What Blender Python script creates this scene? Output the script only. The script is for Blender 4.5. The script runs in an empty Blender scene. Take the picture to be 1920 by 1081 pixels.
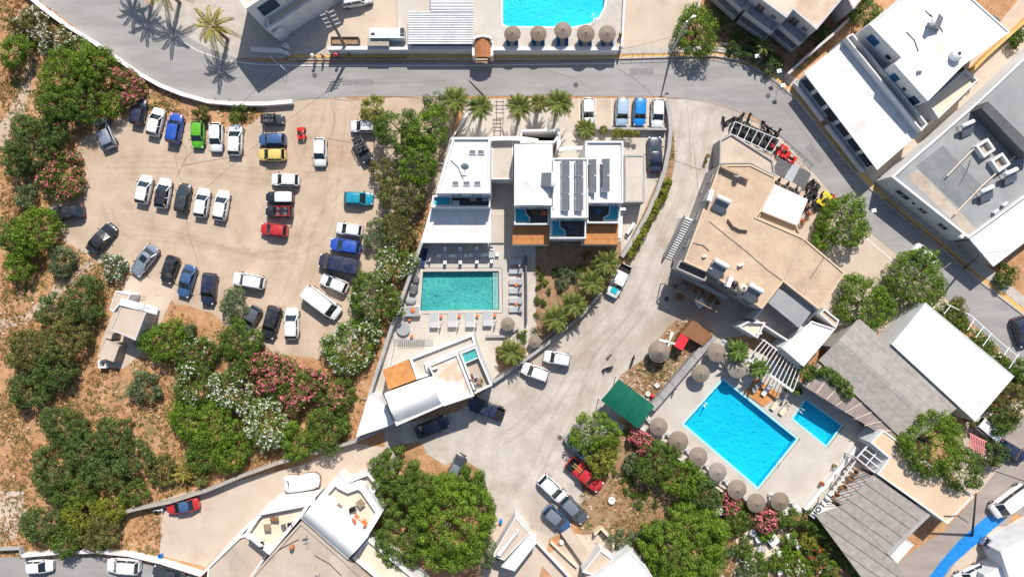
import bpy, math, random
from mathutils import Vector, Matrix
R = math.radians
random.seed(7)
scene = bpy.context.scene
COL = scene.collection
HC = 96.0      # camera height above the ground
S = 0.075      # metres per photograph pixel on the ground

# ---------------- camera, sky, sun, exposure ----------------
cam = bpy.data.cameras.new('camera'); camo = bpy.data.objects.new('camera', cam); COL.objects.link(camo)
camo.location = (0, 0, HC); camo.rotation_euler = (0, 0, 0)
cam.sensor_width = 36; cam.lens = 24; cam.clip_start = 1; cam.clip_end = 3000
scene.camera = camo
SUN_EL, SUN_AZ = 47.0, 12.0      # elevation, azimuth east of north
wd = bpy.data.worlds.new('World'); scene.world = wd; wd.use_nodes = True
wn = wd.node_tree; bg = wn.nodes['Background']
sky = wn.nodes.new('ShaderNodeTexSky'); sky.sky_type = 'NISHITA'; sky.sun_disc = False
sky.sun_elevation = R(SUN_EL); sky.sun_rotation = R(SUN_AZ)
wn.links.new(sky.outputs[0], bg.inputs[0]); bg.inputs[1].default_value = 0.108
sl = bpy.data.lights.new('sun', 'SUN'); sl.energy = 4.9; sl.angle = R(0.55); sl.color = (1.0, 0.95, 0.875)
so = bpy.data.objects.new('sun', sl); COL.objects.link(so)
_d = Vector((-math.sin(R(SUN_AZ)) * math.cos(R(SUN_EL)), -math.cos(R(SUN_AZ)) * math.cos(R(SUN_EL)), -math.sin(R(SUN_EL))))
so.rotation_euler = _d.to_track_quat('-Z', 'Y').to_euler(); so.location = (20, 80, 90)
scene.view_settings.view_transform = 'Standard'; scene.view_settings.look = 'None'
scene.view_settings.exposure = 0.17; scene.view_settings.gamma = 1
scene.render.engine = 'CYCLES'
scene.cycles.max_bounces = 6; scene.cycles.diffuse_bounces = 3; scene.cycles.transparent_max_bounces = 6
scene.cycles.use_denoising = True

# ---------------- coordinates ----------------
def P(px, py, h=0.0):
    k = 1 - h / HC
    return Vector(((px - 960) * S * k, (540.5 - py) * S * k, h))
def PL(pts, h=0.0): return [P(x, y, h) for x, y in pts]

# ---------------- materials ----------------
MATS = {}
def mat(name, c1, c2=None, scale=1.0, detail=5, rough=0.85, bump=0.0, bscale=12.0, lo=0.35, hi=0.65, spec=0.3,
        metal=0.0, c3=None, s3=None, lo3=0.55, hi3=0.7, fine=0.0, fscale=25.0, stretch=None, island=0.0, trans=0.0, coat=0.0, coord='Object', mixc=None):
    m = bpy.data.materials.new(name); m.use_nodes = True; MATS[name] = m
    nt = m.node_tree; N = nt.nodes; L = nt.links; b = N['Principled BSDF']
    b.inputs['Roughness'].default_value = rough; b.inputs['Specular IOR Level'].default_value = spec; b.inputs['Metallic'].default_value = metal
    if coat: b.inputs['Coat Weight'].default_value = coat; b.inputs['Coat Roughness'].default_value = 0.06
    tc = N.new('ShaderNodeTexCoord'); vec = tc.outputs[coord]
    if stretch:
        mp = N.new('ShaderNodeMapping'); mp.inputs['Scale'].default_value = stretch[:3]
        if len(stretch) > 3: mp.inputs['Rotation'].default_value[2] = R(stretch[3])
        L.new(vec, mp.inputs[0]); vec = mp.outputs[0]
    def noise(sc, det=detail, rg=0.6):
        n = N.new('ShaderNodeTexNoise'); n.inputs['Scale'].default_value = sc; n.inputs['Detail'].default_value = det; n.inputs['Roughness'].default_value = rg
        L.new(vec, n.inputs['Vector']); return n.outputs[0]
    def rmp(fac, a, z, ca=(0, 0, 0), cz=(1, 1, 1)):
        r = N.new('ShaderNodeValToRGB'); r.color_ramp.elements[0].position = a; r.color_ramp.elements[1].position = z
        r.color_ramp.elements[0].color = (*ca, 1); r.color_ramp.elements[1].color = (*cz, 1); L.new(fac, r.inputs[0]); return r.outputs[0]
    def mix(fac, a, bb, mode='MIX'):
        x = N.new('ShaderNodeMix'); x.data_type = 'RGBA'; x.blend_type = mode
        if isinstance(fac, (int, float)): x.inputs[0].default_value = fac
        else: L.new(fac, x.inputs[0])
        for k, v in ((6, a), (7, bb)):
            if isinstance(v, tuple): x.inputs[k].default_value = (*v, 1)
            else: L.new(v, x.inputs[k])
        return x.outputs[2]
    col = None
    if island:
        g = N.new('ShaderNodeNewGeometry'); fac = g.outputs['Random Per Island']
        col = rmp(fac, 0.0, 1.0, c1, c2 or c1)
        if c3: col.node.color_ramp.elements.new(0.55).color = (*c3, 1)
        if island > 1: 
            nn = rmp(noise(0.8, 3), 0.3, 0.7, (0.62, 0.62, 0.62), (1.15, 1.15, 1.1)); col = mix(1.0, col, nn, 'MULTIPLY')
    elif c2:
        col = rmp(noise(scale), lo, hi, c1, c2)
        if c3: col = mix(rmp(noise(s3 or scale * .3, 6, .65), lo3, hi3), col, c3)
    if fine:
        base = col if col is not None else c1
        f = rmp(noise(fscale, 3, 0.7), 0.3, 0.7, (1 - fine,) * 3, (1 + fine * .5,) * 3)
        col = mix(1.0, base, f, 'MULTIPLY')
    if col is None: b.inputs['Base Color'].default_value = (*c1, 1)
    else: L.new(col, b.inputs['Base Color'])
    if bump:
        bp = N.new('ShaderNodeBump'); bp.inputs['Strength'].default_value = min(1, bump); bp.inputs['Distance'].default_value = 0.08
        L.new(noise(bscale, 4), bp.inputs['Height']); L.new(bp.outputs[0], b.inputs['Normal'])
    if trans:
        t = N.new('ShaderNodeBsdfTranslucent'); ms = N.new('ShaderNodeMixShader'); ms.inputs[0].default_value = trans
        if col is None: t.inputs[0].default_value = (*c1, 1)
        else: L.new(col, t.inputs[0])
        L.new(b.outputs[0], ms.inputs[1]); L.new(t.outputs[0], ms.inputs[2]); L.new(ms.outputs[0], N['Material Output'].inputs[0])
    return m

def stripe_mat(name, c1, c2, period, ang, width=0.12, rough=.8, fine=.1, cross=None):
    """planks or boards: thin dark joints every period metres, across direction ang"""
    m = mat(name, c1, rough=rough); nt = m.node_tree; N = nt.nodes; L = nt.links; b = N['Principled BSDF']
    tc = N.new('ShaderNodeTexCoord')
    def joints(per, a, w):
        mp = N.new('ShaderNodeMapping'); mp.inputs['Rotation'].default_value[2] = R(a); L.new(tc.outputs['Object'], mp.inputs[0])
        sx = N.new('ShaderNodeSeparateXYZ'); L.new(mp.outputs[0], sx.inputs[0])
        d = N.new('ShaderNodeMath'); d.operation = 'DIVIDE'; L.new(sx.outputs[0], d.inputs[0]); d.inputs[1].default_value = per
        f = N.new('ShaderNodeMath'); f.operation = 'FRACT'; L.new(d.outputs[0], f.inputs[0])
        l = N.new('ShaderNodeMath'); l.operation = 'LESS_THAN'; L.new(f.outputs[0], l.inputs[0]); l.inputs[1].default_value = w
        fl = N.new('ShaderNodeMath'); fl.operation = 'FLOOR'; L.new(d.outputs[0], fl.inputs[0])
        return l.outputs[0], fl.outputs[0]
    j, cell = joints(period, ang, width)
    wn_ = N.new('ShaderNodeTexWhiteNoise'); wn_.noise_dimensions = '1D'; L.new(cell, wn_.inputs['W'])
    rr = N.new('ShaderNodeMapRange'); rr.inputs[3].default_value = 1 - fine; rr.inputs[4].default_value = 1 + fine; L.new(wn_.outputs[0], rr.inputs[0])
    no = N.new('ShaderNodeTexNoise'); no.inputs['Scale'].default_value = 1.3; no.inputs['Detail'].default_value = 6; L.new(tc.outputs['Object'], no.inputs['Vector'])
    r2 = N.new('ShaderNodeMapRange'); r2.inputs[1].default_value = .3; r2.inputs[2].default_value = .7; r2.inputs[3].default_value = .82; r2.inputs[4].default_value = 1.12; L.new(no.outputs[0], r2.inputs[0])
    mu = N.new('ShaderNodeMath'); mu.operation = 'MULTIPLY'; L.new(rr.outputs[0], mu.inputs[0]); L.new(r2.outputs[0], mu.inputs[1])
    x = N.new('ShaderNodeMix'); x.data_type = 'RGBA'; L.new(j, x.inputs[0]); x.inputs[6].default_value = (*c1, 1); x.inputs[7].default_value = (*c2, 1)
    out = x.outputs[2]
    if cross:
        j2, _ = joints(cross, ang + 90, 0.04)
        y = N.new('ShaderNodeMix'); y.data_type = 'RGBA'; L.new(j2, y.inputs[0]); L.new(out, y.inputs[6]); y.inputs[7].default_value = (*c2, 1); out = y.outputs[2]
    v = N.new('ShaderNodeVectorMath'); v.operation = 'SCALE'; L.new(out, v.inputs[0]); L.new(mu.outputs[0], v.inputs['Scale'])
    L.new(v.outputs[0], b.inputs['Base Color'])
    return m

# ---------------- mesh builder ----------------
class MB:
    def __init__(s): s.v = []; s.f = []; s.m = []
    def poly(s, pts, m=0):
        i = len(s.v); s.v += [tuple(p) for p in pts]; s.f.append(tuple(range(i, i + len(pts)))); s.m.append(m)
    def prism(s, pts, z0, z1, m=0, top=True, bottom=True, mt=None):
        n = len(pts); pts = ccw(pts); i = len(s.v)
        s.v += [(p[0], p[1], z0) for p in pts] + [(p[0], p[1], z1) for p in pts]
        for k in range(n):
            j = (k + 1) % n; s.f.append((i + k, i + j, i + n + j, i + n + k)); s.m.append(m)
        if top: s.f.append(tuple(i + n + k for k in range(n))); s.m.append(m if mt is None else mt)
        if bottom: s.f.append(tuple(i + n - 1 - k for k in range(n))); s.m.append(m)
        return s
    def box(s, c, d, rz=0, m=0, M=None):
        cx, cy, cz = c; hx, hy, hz = d[0] / 2, d[1] / 2, d[2] / 2; cs, sn = math.cos(rz), math.sin(rz); i = len(s.v)
        for z in (-hz, hz):
            for x, y in ((-hx, -hy), (hx, -hy), (hx, hy), (-hx, hy)):
                if M is None: s.v.append((cx + x * cs - y * sn, cy + x * sn + y * cs, cz + z))
                else: q = M @ Vector((x, y, z)); s.v.append((cx + q.x, cy + q.y, cz + q.z))
        for f in ((3, 2, 1, 0), (4, 5, 6, 7), (0, 1, 5, 4), (1, 2, 6, 5), (2, 3, 7, 6), (3, 0, 4, 7)):
            s.f.append(tuple(i + k for k in f)); s.m.append(m)
        return s
    def bar(s, a, b, w, t, m=0):
        """rectangular bar from a to b: w wide, t tall"""
        a = Vector(a); b = Vector(b); d = b - a; L = d.length
        q = d.to_track_quat('X', 'Z').to_matrix(); c = (a + b) / 2
        return s.box(c, (L, w, t), m=m, M=q)
    def tube(s, pts, r, n=6, m=0, cap=True):
        pts = [Vector(p) for p in pts]; rs = r if isinstance(r, (list, tuple)) else [r] * len(pts); i = len(s.v); K = len(pts)
        for k, p in enumerate(pts):
            d = (pts[min(k + 1, K - 1)] - pts[max(k - 1, 0)]); d = d.normalized() if d.length > 1e-9 else Vector((0, 0, 1))
            u = d.cross(Vector((0.13, 0.29, 0.95)) if abs(d.z) < 0.9 else Vector((1, 0, 0))).normalized(); w = d.cross(u)
            for a in range(n):
                t = 2 * math.pi * a / n; q = p + (u * math.cos(t) + w * math.sin(t)) * rs[k]; s.v.append(tuple(q))
        for k in range(K - 1):
            for a in range(n):
                b = (a + 1) % n; s.f.append((i + k * n + a, i + k * n + b, i + (k + 1) * n + b, i + (k + 1) * n + a)); s.m.append(m)
        if cap:
            s.f.append(tuple(i + n - 1 - a for a in range(n))); s.m.append(m)
            s.f.append(tuple(i + (K - 1) * n + a for a in range(n))); s.m.append(m)
        return s
    def lathe(s, c, prof, n=24, m=0):
        """prof = [(r, z)...] around the vertical through c"""
        i = len(s.v); K = len(prof)
        for r, z in prof:
            for a in range(n):
                t = 2 * math.pi * a / n; s.v.append((c[0] + r * math.cos(t), c[1] + r * math.sin(t), c[2] + z))
        for k in range(K - 1):
            for a in range(n):
                b = (a + 1) % n; s.f.append((i + k * n + a, i + k * n + b, i + (k + 1) * n + b, i + (k + 1) * n + a)); s.m.append(m)
        return s
    def ell(s, c, r, n=10, k=6, m=0):
        pr = [(max(1e-3, math.cos(-math.pi / 2 + math.pi * j / k)), math.sin(-math.pi / 2 + math.pi * j / k)) for j in range(k + 1)]
        i = len(s.v); s.lathe((0, 0, 0), pr, n, m)
        for q in range(i, len(s.v)): x, y, z = s.v[q]; s.v[q] = (c[0] + x * r[0], c[1] + y * r[1], c[2] + z * r[2])
        return s
    def build(s, name, mats, parent=None, smooth=False, flat_ang=None):
        o = None
        if not isinstance(mats, (list, tuple)): mats = [mats]
        me = bpy.data.meshes.new(name)
        off = Vector((0, 0, 0)) 
        if parent is not None: off = Vector(parent.get('_o', (0, 0, 0)))
        me.from_pydata([(x - off.x, y - off.y, z - off.z) for x, y, z in s.v], [], s.f)
        for mm in mats: me.materials.append(mm)
        me.polygons.foreach_set('material_index', s.m)
        if smooth:
            me.polygons.foreach_set('use_smooth', [True] * len(s.f))
            if flat_ang: me.set_sharp_from_angle(angle=R(flat_ang))
        me.update()
        o = bpy.data.objects.new(name, me); COL.objects.link(o)
        if parent is not None:
            o.parent = parent
            o['_o'] = (off.x, off.y, off.z)
        return o
def ccw(pts):
    a = sum(pts[k][0] * pts[(k + 1) % len(pts)][1] - pts[(k + 1) % len(pts)][0] * pts[k][1] for k in range(len(pts)))
    return list(pts) if a > 0 else list(reversed(pts))
def inset(pts, w):
    pts = ccw(pts); n = len(pts); out = []
    for k in range(n):
        p = Vector(pts[k][:2]); a = Vector(pts[k - 1][:2]); b = Vector(pts[(k + 1) % n][:2])
        e1 = (p - a).normalized(); e2 = (b - p).normalized(); n1 = Vector((-e1.y, e1.x)); n2 = Vector((-e2.y, e2.x))
        bi = n1 + n2; l = bi.length
        if l < 1e-6: bi = n1; c = 1
        else: bi /= l; c = max(0.35, bi.dot(n1))
        q = p + bi * (w / c); out.append(Vector((q.x, q.y, 0)))
    return out
def clean():
    for o in bpy.data.objects:
        if '_o' in o: del o['_o']

# ---------------- things ----------------
def tag(o, label, cat, group=None, kind=None):
    if label: o['label'] = label
    if cat: o['category'] = cat
    if group: o['group'] = group
    if kind: o['kind'] = kind
    return o
def thing(name, label, cat, loc=(0, 0, 0), group=None, rz=0, local=False):
    o = bpy.data.objects.new(name, None); COL.objects.link(o); o.empty_display_size = .3
    o.location = loc; o.rotation_euler = (0, 0, rz)
    if not local: o['_o'] = (loc[0], loc[1], loc[2])
    return tag(o, label, cat, group)
def solo(mb, name, mats, label, cat, loc, group=None, smooth=False, kind=None, flat_ang=None):
    """a thing that is one mesh; mb is in world coordinates, loc its base"""
    o = mb.build(name, mats, None, smooth, flat_ang); loc = Vector(loc)
    o.data.transform(Matrix.Translation(-loc)); o.location = loc
    return tag(o, label, cat, group, kind)
def kids(o): return CH.get(o.name, [])
CH = {}
def index_children():
    CH.clear()
    for o in COL.objects:
        if o.parent: CH.setdefault(o.parent.name, []).append(o)
def copy_tree(o, parent=None):
    c = o.copy(); COL.objects.link(c)
    if parent is not None: c.parent = parent
    k = [copy_tree(ch, c) for ch in CH.get(o.name, [])]
    if k: CH[c.name] = k
    return c
def put(o, loc, rz=0, label=None, group=None, scale=None):
    o.location = loc; o.rotation_euler = (0, 0, rz)
    if label: o['label'] = label
    if group: o['group'] = group
    if scale: o.scale = (scale,) * 3 if isinstance(scale, (int, float)) else scale
    return o
def recolor(o, m, slot=0):
    s = o.material_slots[slot]; s.link = 'OBJECT'; s.material = m
def structure(name, mb, mats, **k):
    o = mb.build(name, mats, None, **k); o['kind'] = 'structure'; return o
def sheet(name, pts, m, z, jitter=0.0, step=1.0, kind='structure'):
    """a flat ground sheet; its outline can be made uneven"""
    pts = [Vector((p[0], p[1], 0)) for p in pts]
    if jitter:
        out = []; n = len(pts)
        for k in range(n):
            a, b = pts[k], pts[(k + 1) % n]; d = b - a; L = d.length; q = max(1, int(L / step)); nn = Vector((-d.y, d.x, 0)).normalized()
            for i in range(q): out.append(a + d * (i / q) + nn * random.uniform(-jitter, jitter) * (1 if i else .3))
        pts = out
    mb = MB(); mb.poly([(p.x, p.y, z) for p in ccw(pts)])
    return structure(name, mb, m)
# ---------------- materials ----------------
M_dirt = mat('dry_earth', (.37, .175, .075), (.60, .35, .185), scale=.6, detail=12, lo=.3, hi=.68, c3=(.24, .19, .08), s3=.28, lo3=.56, hi3=.7, fine=.3, fscale=3.5, bump=.9, bscale=3)
M_lot = mat('gravel_lot', (.46, .345, .25), (.61, .475, .36), scale=.35, detail=9, lo=.3, hi=.7, c3=(.42, .29, .19), s3=.09, lo3=.54, hi3=.72, fine=.17, fscale=7, bump=.5, bscale=14)
M_lane = mat('worn_concrete', (.43, .375, .32), (.59, .53, .47), scale=.45, detail=10, lo=.32, hi=.66, c3=(.37, .30, .235), s3=.06, lo3=.48, hi3=.68, fine=.14, fscale=5, bump=.3, bscale=10)
M_lane2 = mat('beige_concrete', (.53, .425, .335), (.60, .49, .395), scale=.3, detail=9, c3=(.43, .34, .26), s3=.12, fine=.09, fscale=4)
M_road = mat('asphalt', (.285, .272, .26), (.36, .347, .333), scale=.45, detail=8, c3=(.275, .262, .25), s3=.09, lo3=.5, hi3=.66, fine=.09, fscale=9, stretch=(.35, 1.4, 1))
M_road2 = mat('asphalt_brown', (.30, .255, .225), (.375, .325, .29), scale=.5, detail=8, c3=(.25, .21, .185), s3=.15, fine=.1, fscale=9, stretch=(.4, 1.2, 1, 50))
M_walk = mat('sidewalk_concrete', (.44, .39, .34), (.53, .48, .42), scale=1, fine=.12, fscale=6)
M_kerbo = mat('ochre_kerb', (.66, .38, .11), (.74, .47, .18), scale=.7, fine=.15, fscale=5)
M_bluepaint = mat('blue_paint', (.015, .19, .55), (.02, .26, .68), scale=2, rough=.5, fine=.08)
M_whitepaint = mat('white_line_paint', (.62, .60, .55), (.75, .73, .68), scale=3, fine=.15)
M_pave = mat('patio_concrete', (.50, .44, .375), (.565, .51, .445), scale=.5, fine=.06, fscale=4)
M_pave2 = mat('pool_paving', (.50, .445, .385), (.58, .53, .47), scale=.35, detail=8, c3=(.45, .395, .335), s3=.2, fine=.07, fscale=4)
M_white = mat('white_stucco', (.64, .635, .625), (.74, .735, .725), scale=.8, fine=.03, fscale=8, rough=.9)
M_whiter = mat('white_roof', (.64, .63, .615), (.745, .74, .735), scale=.5, detail=9, lo=.3, hi=.6, c3=(.57, .54, .50), s3=.35, lo3=.54, hi3=.72, fine=.04, fscale=5, rough=.85)
M_whitew = mat('white_roof_worn', (.66, .60, .53), (.82, .80, .77), scale=.32, detail=9, lo=.3, hi=.52, fine=.05, fscale=5)
M_villa = mat('villa_roof', (.62, .46, .33), (.80, .77, .73), scale=.22, detail=8, lo=.42, hi=.55, fine=.05)
M_cream = mat('cream_terrace', (.68, .56, .42), (.76, .66, .52), scale=.5, fine=.05, fscale=5)
M_tan = mat('tan_roof', (.50, .36, .245), (.60, .455, .32), scale=.5, detail=11, c3=(.42, .31, .22), s3=.16, lo3=.5, hi3=.7, fine=.08, fscale=4)
M_tan2 = mat('tan_roof_pale', (.62, .46, .31), (.68, .52, .37), scale=.3, fine=.05, fscale=4)
M_greige = mat('greige_roof', (.46, .375, .30), (.55, .455, .37), scale=.35, detail=10, c3=(.35, .29, .24), s3=.22, lo3=.5, hi3=.7, fine=.1, fscale=5)
M_grey = mat('grey_roof', (.28, .285, .285), (.36, .36, .355), scale=.3, detail=8, c3=(.28, .285, .29), s3=.12, fine=.07, fscale=4)
M_greyw = mat('grey_wall', (.36, .34, .32), (.44, .42, .40), scale=1.2, fine=.15, fscale=5)
M_greyd = mat('dark_grey', (.09, .09, .095), (.13, .13, .135), scale=2)
M_stone = mat('stone_wall', (.34, .30, .25), (.48, .43, .37), scale=3, detail=6, fine=.25, fscale=8, bump=.6, bscale=8)
M_apt = mat('apartment_render', (.50, .47, .47), (.57, .54, .53), scale=1, fine=.06)
M_aptr = mat('apartment_roof', (.55, .40, .28), (.68, .57, .46), scale=.25, detail=10, lo=.38, hi=.55, fine=.12, fscale=5)
M_deck = stripe_mat('deck_wood', (.52, .22, .075), (.24, .09, .03), .16, 90, .14)
M_deck2 = stripe_mat('orange_deck', (.62, .27, .09), (.36, .14, .045), .15, 20, .13)
M_planks = stripe_mat('grey_planks', (.36, .35, .335), (.16, .155, .15), .3, 41, .1, cross=2.4)
M_roofg = stripe_mat('grey_felt_roof', (.375, .34, .305), (.23, .21, .19), 1.75, 131, .035, fine=.03)
M_roofg2 = stripe_mat('grey_felt_roof_south', (.36, .32, .28), (.10, .095, .09), 1.55, 125, .07, fine=.04)
M_lattice = stripe_mat('reed_cover', (.34, .275, .25), (.22, .175, .155), .28, 41, .3, fine=.1)
M_tile = stripe_mat('clay_tile', (.50, .20, .09), (.25, .09, .04), .3, 0, .12)
M_metalw = mat('white_metal', (.82, .83, .84), rough=.5, spec=.4, fine=.03)
M_metal = mat('galvanised', (.40, .42, .44), (.50, .52, .54), scale=2, rough=.45, metal=.6)
M_metald = mat('dark_metal', (.05, .05, .055), rough=.5)
M_black = mat('black_plastic', (.02, .02, .022), rough=.5)
M_wood = mat('weathered_wood', (.26, .19, .12), (.36, .27, .18), scale=4, fine=.2)
M_poleW = mat('pole_wood', (.24, .20, .15), (.33, .28, .22), scale=5, fine=.2)
M_brown = mat('brown_wood', (.20, .09, .04), (.28, .14, .07), scale=3)
M_green = mat('green_canvas', (.0, .105, .06), (.005, .13, .075), scale=1.0, rough=.7)
M_red = mat('red_paint', (.62, .03, .045), rough=.5)
M_redpl = mat('red_plastic', (.65, .02, .02), rough=.35)
M_yellow = mat('yellow_paint', (.75, .58, .02), rough=.4)
M_orange = mat('orange_fabric', (.62, .17, .05), rough=.8)
M_greyf = mat('grey_fabric', (.30, .30, .31), (.36, .36, .37), scale=6, rough=.95)
M_greyl = mat('light_grey_fabric', (.42, .42, .43), rough=.95)
M_greydf = mat('charcoal_fabric', (.10, .10, .105), (.15, .15, .155), scale=5, rough=.95)
M_cushion = mat('cream_cushion', (.72, .62, .44), rough=.9)
M_navy = mat('navy_fabric', (.03, .05, .12), rough=.9)
M_thatch = mat('thatch', (.26, .205, .16), (.38, .31, .25), scale=7, detail=8, fine=.35, fscale=22, bump=1, bscale=30)
M_glass = mat('window_glass', (.03, .045, .055), rough=.06, spec=.9)
M_glassb = mat('blue_shutter', (.02, .12, .25), rough=.4)
M_shut = mat('brown_shutter', (.13, .085, .07), (.17, .11, .09), scale=5)
M_panel = mat('solar_cells', (.15, .16, .175), (.18, .19, .21), scale=3, rough=.25, spec=.6)
M_tyre = mat('tyre_rubber', (.02, .02, .02), rough=.9)
M_rim = mat('alloy_rim', (.45, .46, .47), rough=.35, metal=.8)
M_lampw = mat('headlight_glass', (.75, .78, .80), rough=.1, spec=.8)
M_lampr = mat('tail_light', (.45, .01, .01), rough=.25)
M_cglass = mat('car_glass', (.012, .022, .027), rough=.04, spec=1.0)
M_cglassl = mat('car_glass_screen_shade', (.30, .42, .42), rough=.15, spec=.8)
M_trunk = mat('bark', (.12, .085, .06), (.2, .15, .11), scale=6, fine=.3)
M_ptrunk = mat('palm_bark', (.15, .115, .08), (.25, .2, .15), scale=8, fine=.35, bump=1, bscale=10)
M_skin = mat('skin', (.50, .29, .20), rough=.6)
M_terra = mat('terracotta', (.45, .17, .08), rough=.8)
M_soil = mat('planter_soil', (.30, .175, .095), (.42, .27, .16), scale=1.2, detail=8, fine=.3, fscale=5, bump=.6)
M_grass = mat('grass_green', (.10, .17, .03), (.16, .24, .05), scale=4, fine=.3)
M_pinkt = mat('pink_canopy', (.72, .27, .26), rough=.7)
def leafmat(n, a, b, c=None, tr=.28): return mat(n, a, b, c3=c, island=2, rough=.6, spec=.25, trans=tr)
L_bright = leafmat('leaf_bright', (.08, .155, .018), (.33, .47, .055), (.18, .31, .028))
L_mid = leafmat('leaf_mid', (.066, .125, .024), (.25, .36, .058), (.135, .23, .034))
L_dark = leafmat('leaf_dark', (.062, .112, .032), (.225, .315, .085), (.125, .20, .05))
L_olive = leafmat('leaf_olive', (.10, .115, .03), (.32, .33, .10), (.20, .215, .055))
L_grey = leafmat('leaf_greygreen', (0.09, 0.143, 0.0675), (0.3, 0.375, 0.18), (0.18, 0.247, 0.112))
L_yellow = leafmat('leaf_yellow', (0.165, 0.21, 0.0225), (0.495, 0.495, 0.075), (0.3, 0.345, 0.045))
L_palm = leafmat('frond_green', (.065, .10, .018), (.34, .36, .085), (.17, .21, .038))
L_palmy = leafmat('frond_yellow', (0.192, 0.18, 0.024), (0.552, 0.432, 0.084), (0.36, 0.324, 0.054))
L_pink = mat('blossom_pink', (.60, .10, .14), (.80, .34, .36), c3=(.72, .18, .23), island=1, rough=.7, trans=.25)
L_white = mat('blossom_white', (.62, .62, .50), (.88, .87, .80), c3=(.78, .77, .66), island=1, rough=.7, trans=.25)
L_redf = mat('blossom_red', (.60, .03, .05), (.75, .12, .06), island=1, rough=.7, trans=.2)
L_dry = mat('dry_grass_blade', (.30, .155, .06), (.58, .37, .17), c3=(.44, .25, .10), island=1, rough=.9, trans=.2)
L_weed = mat('weed_blade', (.10, .14, .035), (.30, .30, .09), c3=(.17, .2, .05), island=1, rough=.9, trans=.2)
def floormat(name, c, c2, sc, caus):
    """tiled pool floor with a ripple light net painted into its colour; the water itself is a separate clear surface"""
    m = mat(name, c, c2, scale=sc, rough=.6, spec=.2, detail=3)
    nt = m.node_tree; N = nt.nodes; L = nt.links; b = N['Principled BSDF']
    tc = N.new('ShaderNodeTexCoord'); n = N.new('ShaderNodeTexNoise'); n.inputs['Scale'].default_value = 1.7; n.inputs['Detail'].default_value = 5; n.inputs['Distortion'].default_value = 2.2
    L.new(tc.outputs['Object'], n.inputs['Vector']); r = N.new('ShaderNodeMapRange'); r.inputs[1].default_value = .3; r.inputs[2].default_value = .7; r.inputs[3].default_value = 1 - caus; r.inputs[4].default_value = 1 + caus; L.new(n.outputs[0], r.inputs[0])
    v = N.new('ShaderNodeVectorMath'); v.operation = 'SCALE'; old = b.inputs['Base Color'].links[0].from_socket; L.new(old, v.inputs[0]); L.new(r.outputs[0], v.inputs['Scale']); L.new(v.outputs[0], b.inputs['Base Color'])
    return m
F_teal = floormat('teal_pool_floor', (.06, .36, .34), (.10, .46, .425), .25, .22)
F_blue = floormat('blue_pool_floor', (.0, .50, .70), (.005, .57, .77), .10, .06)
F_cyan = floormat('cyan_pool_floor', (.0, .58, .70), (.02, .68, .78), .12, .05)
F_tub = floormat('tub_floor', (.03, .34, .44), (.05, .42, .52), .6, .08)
def clearwater():
    m = bpy.data.materials.new('clear_water'); m.use_nodes = True; nt = m.node_tree; N = nt.nodes; L = nt.links; N.remove(N['Principled BSDF'])
    t = N.new('ShaderNodeBsdfTransparent'); t.inputs[0].default_value = (.90, .98, 1, 1); g = N.new('ShaderNodeBsdfGlossy'); g.inputs['Roughness'].default_value = .03
    f = N.new('ShaderNodeFresnel'); f.inputs[0].default_value = 1.33; x = N.new('ShaderNodeMixShader'); L.new(f.outputs[0], x.inputs[0]); L.new(t.outputs[0], x.inputs[1]); L.new(g.outputs[0], x.inputs[2]); L.new(x.outputs[0], N['Material Output'].inputs[0])
    tc = N.new('ShaderNodeTexCoord'); n = N.new('ShaderNodeTexNoise'); n.inputs['Scale'].default_value = 1.8; n.inputs['Detail'].default_value = 4; n.inputs['Distortion'].default_value = .8
    L.new(tc.outputs['Object'], n.inputs['Vector']); bp = N.new('ShaderNodeBump'); bp.inputs['Strength'].default_value = .5; bp.inputs['Distance'].default_value = .12; L.new(n.outputs[0], bp.inputs['Height']); L.new(bp.outputs[0], g.inputs['Normal']); L.new(bp.outputs[0], f.inputs['Normal'])
    return m
M_water = clearwater()
M_poolrim = mat('pool_rim_tiles', (.36, .66, .72), (.45, .74, .79), scale=3, rough=.4, fine=.08, fscale=9)
def trackmat():
    m = mat('tyre_track', (.36, .265, .19), (.42, .32, .24), scale=2); nt = m.node_tree; N = nt.nodes; L = nt.links; tc = N.new('ShaderNodeTexCoord'); n = N.new('ShaderNodeTexNoise'); n.inputs['Scale'].default_value = .9; n.inputs['Detail'].default_value = 8
    L.new(tc.outputs['Object'], n.inputs['Vector']); r = N.new('ShaderNodeMapRange'); r.inputs[1].default_value = .30; r.inputs[2].default_value = .70; r.inputs[3].default_value = .02; r.inputs[4].default_value = .13; L.new(n.outputs[0], r.inputs[0]); L.new(r.outputs[0], N['Principled BSDF'].inputs['Alpha'])
    return m
M_track = trackmat()
M_crack_shadow = mat('crack_and_shadow_dark', (.22, .17, .13), (.32, .26, .2), scale=3)

M_thatch2 = mat('thatch_grey', (.30, .255, .215), (.42, .37, .32), scale=6, detail=8, fine=.35, fscale=20, bump=1, bscale=30)
M_thatch3 = mat('thatch_brown', (.24, .18, .13), (.35, .275, .21), scale=8, detail=8, fine=.35, fscale=24, bump=1, bscale=30)
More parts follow.
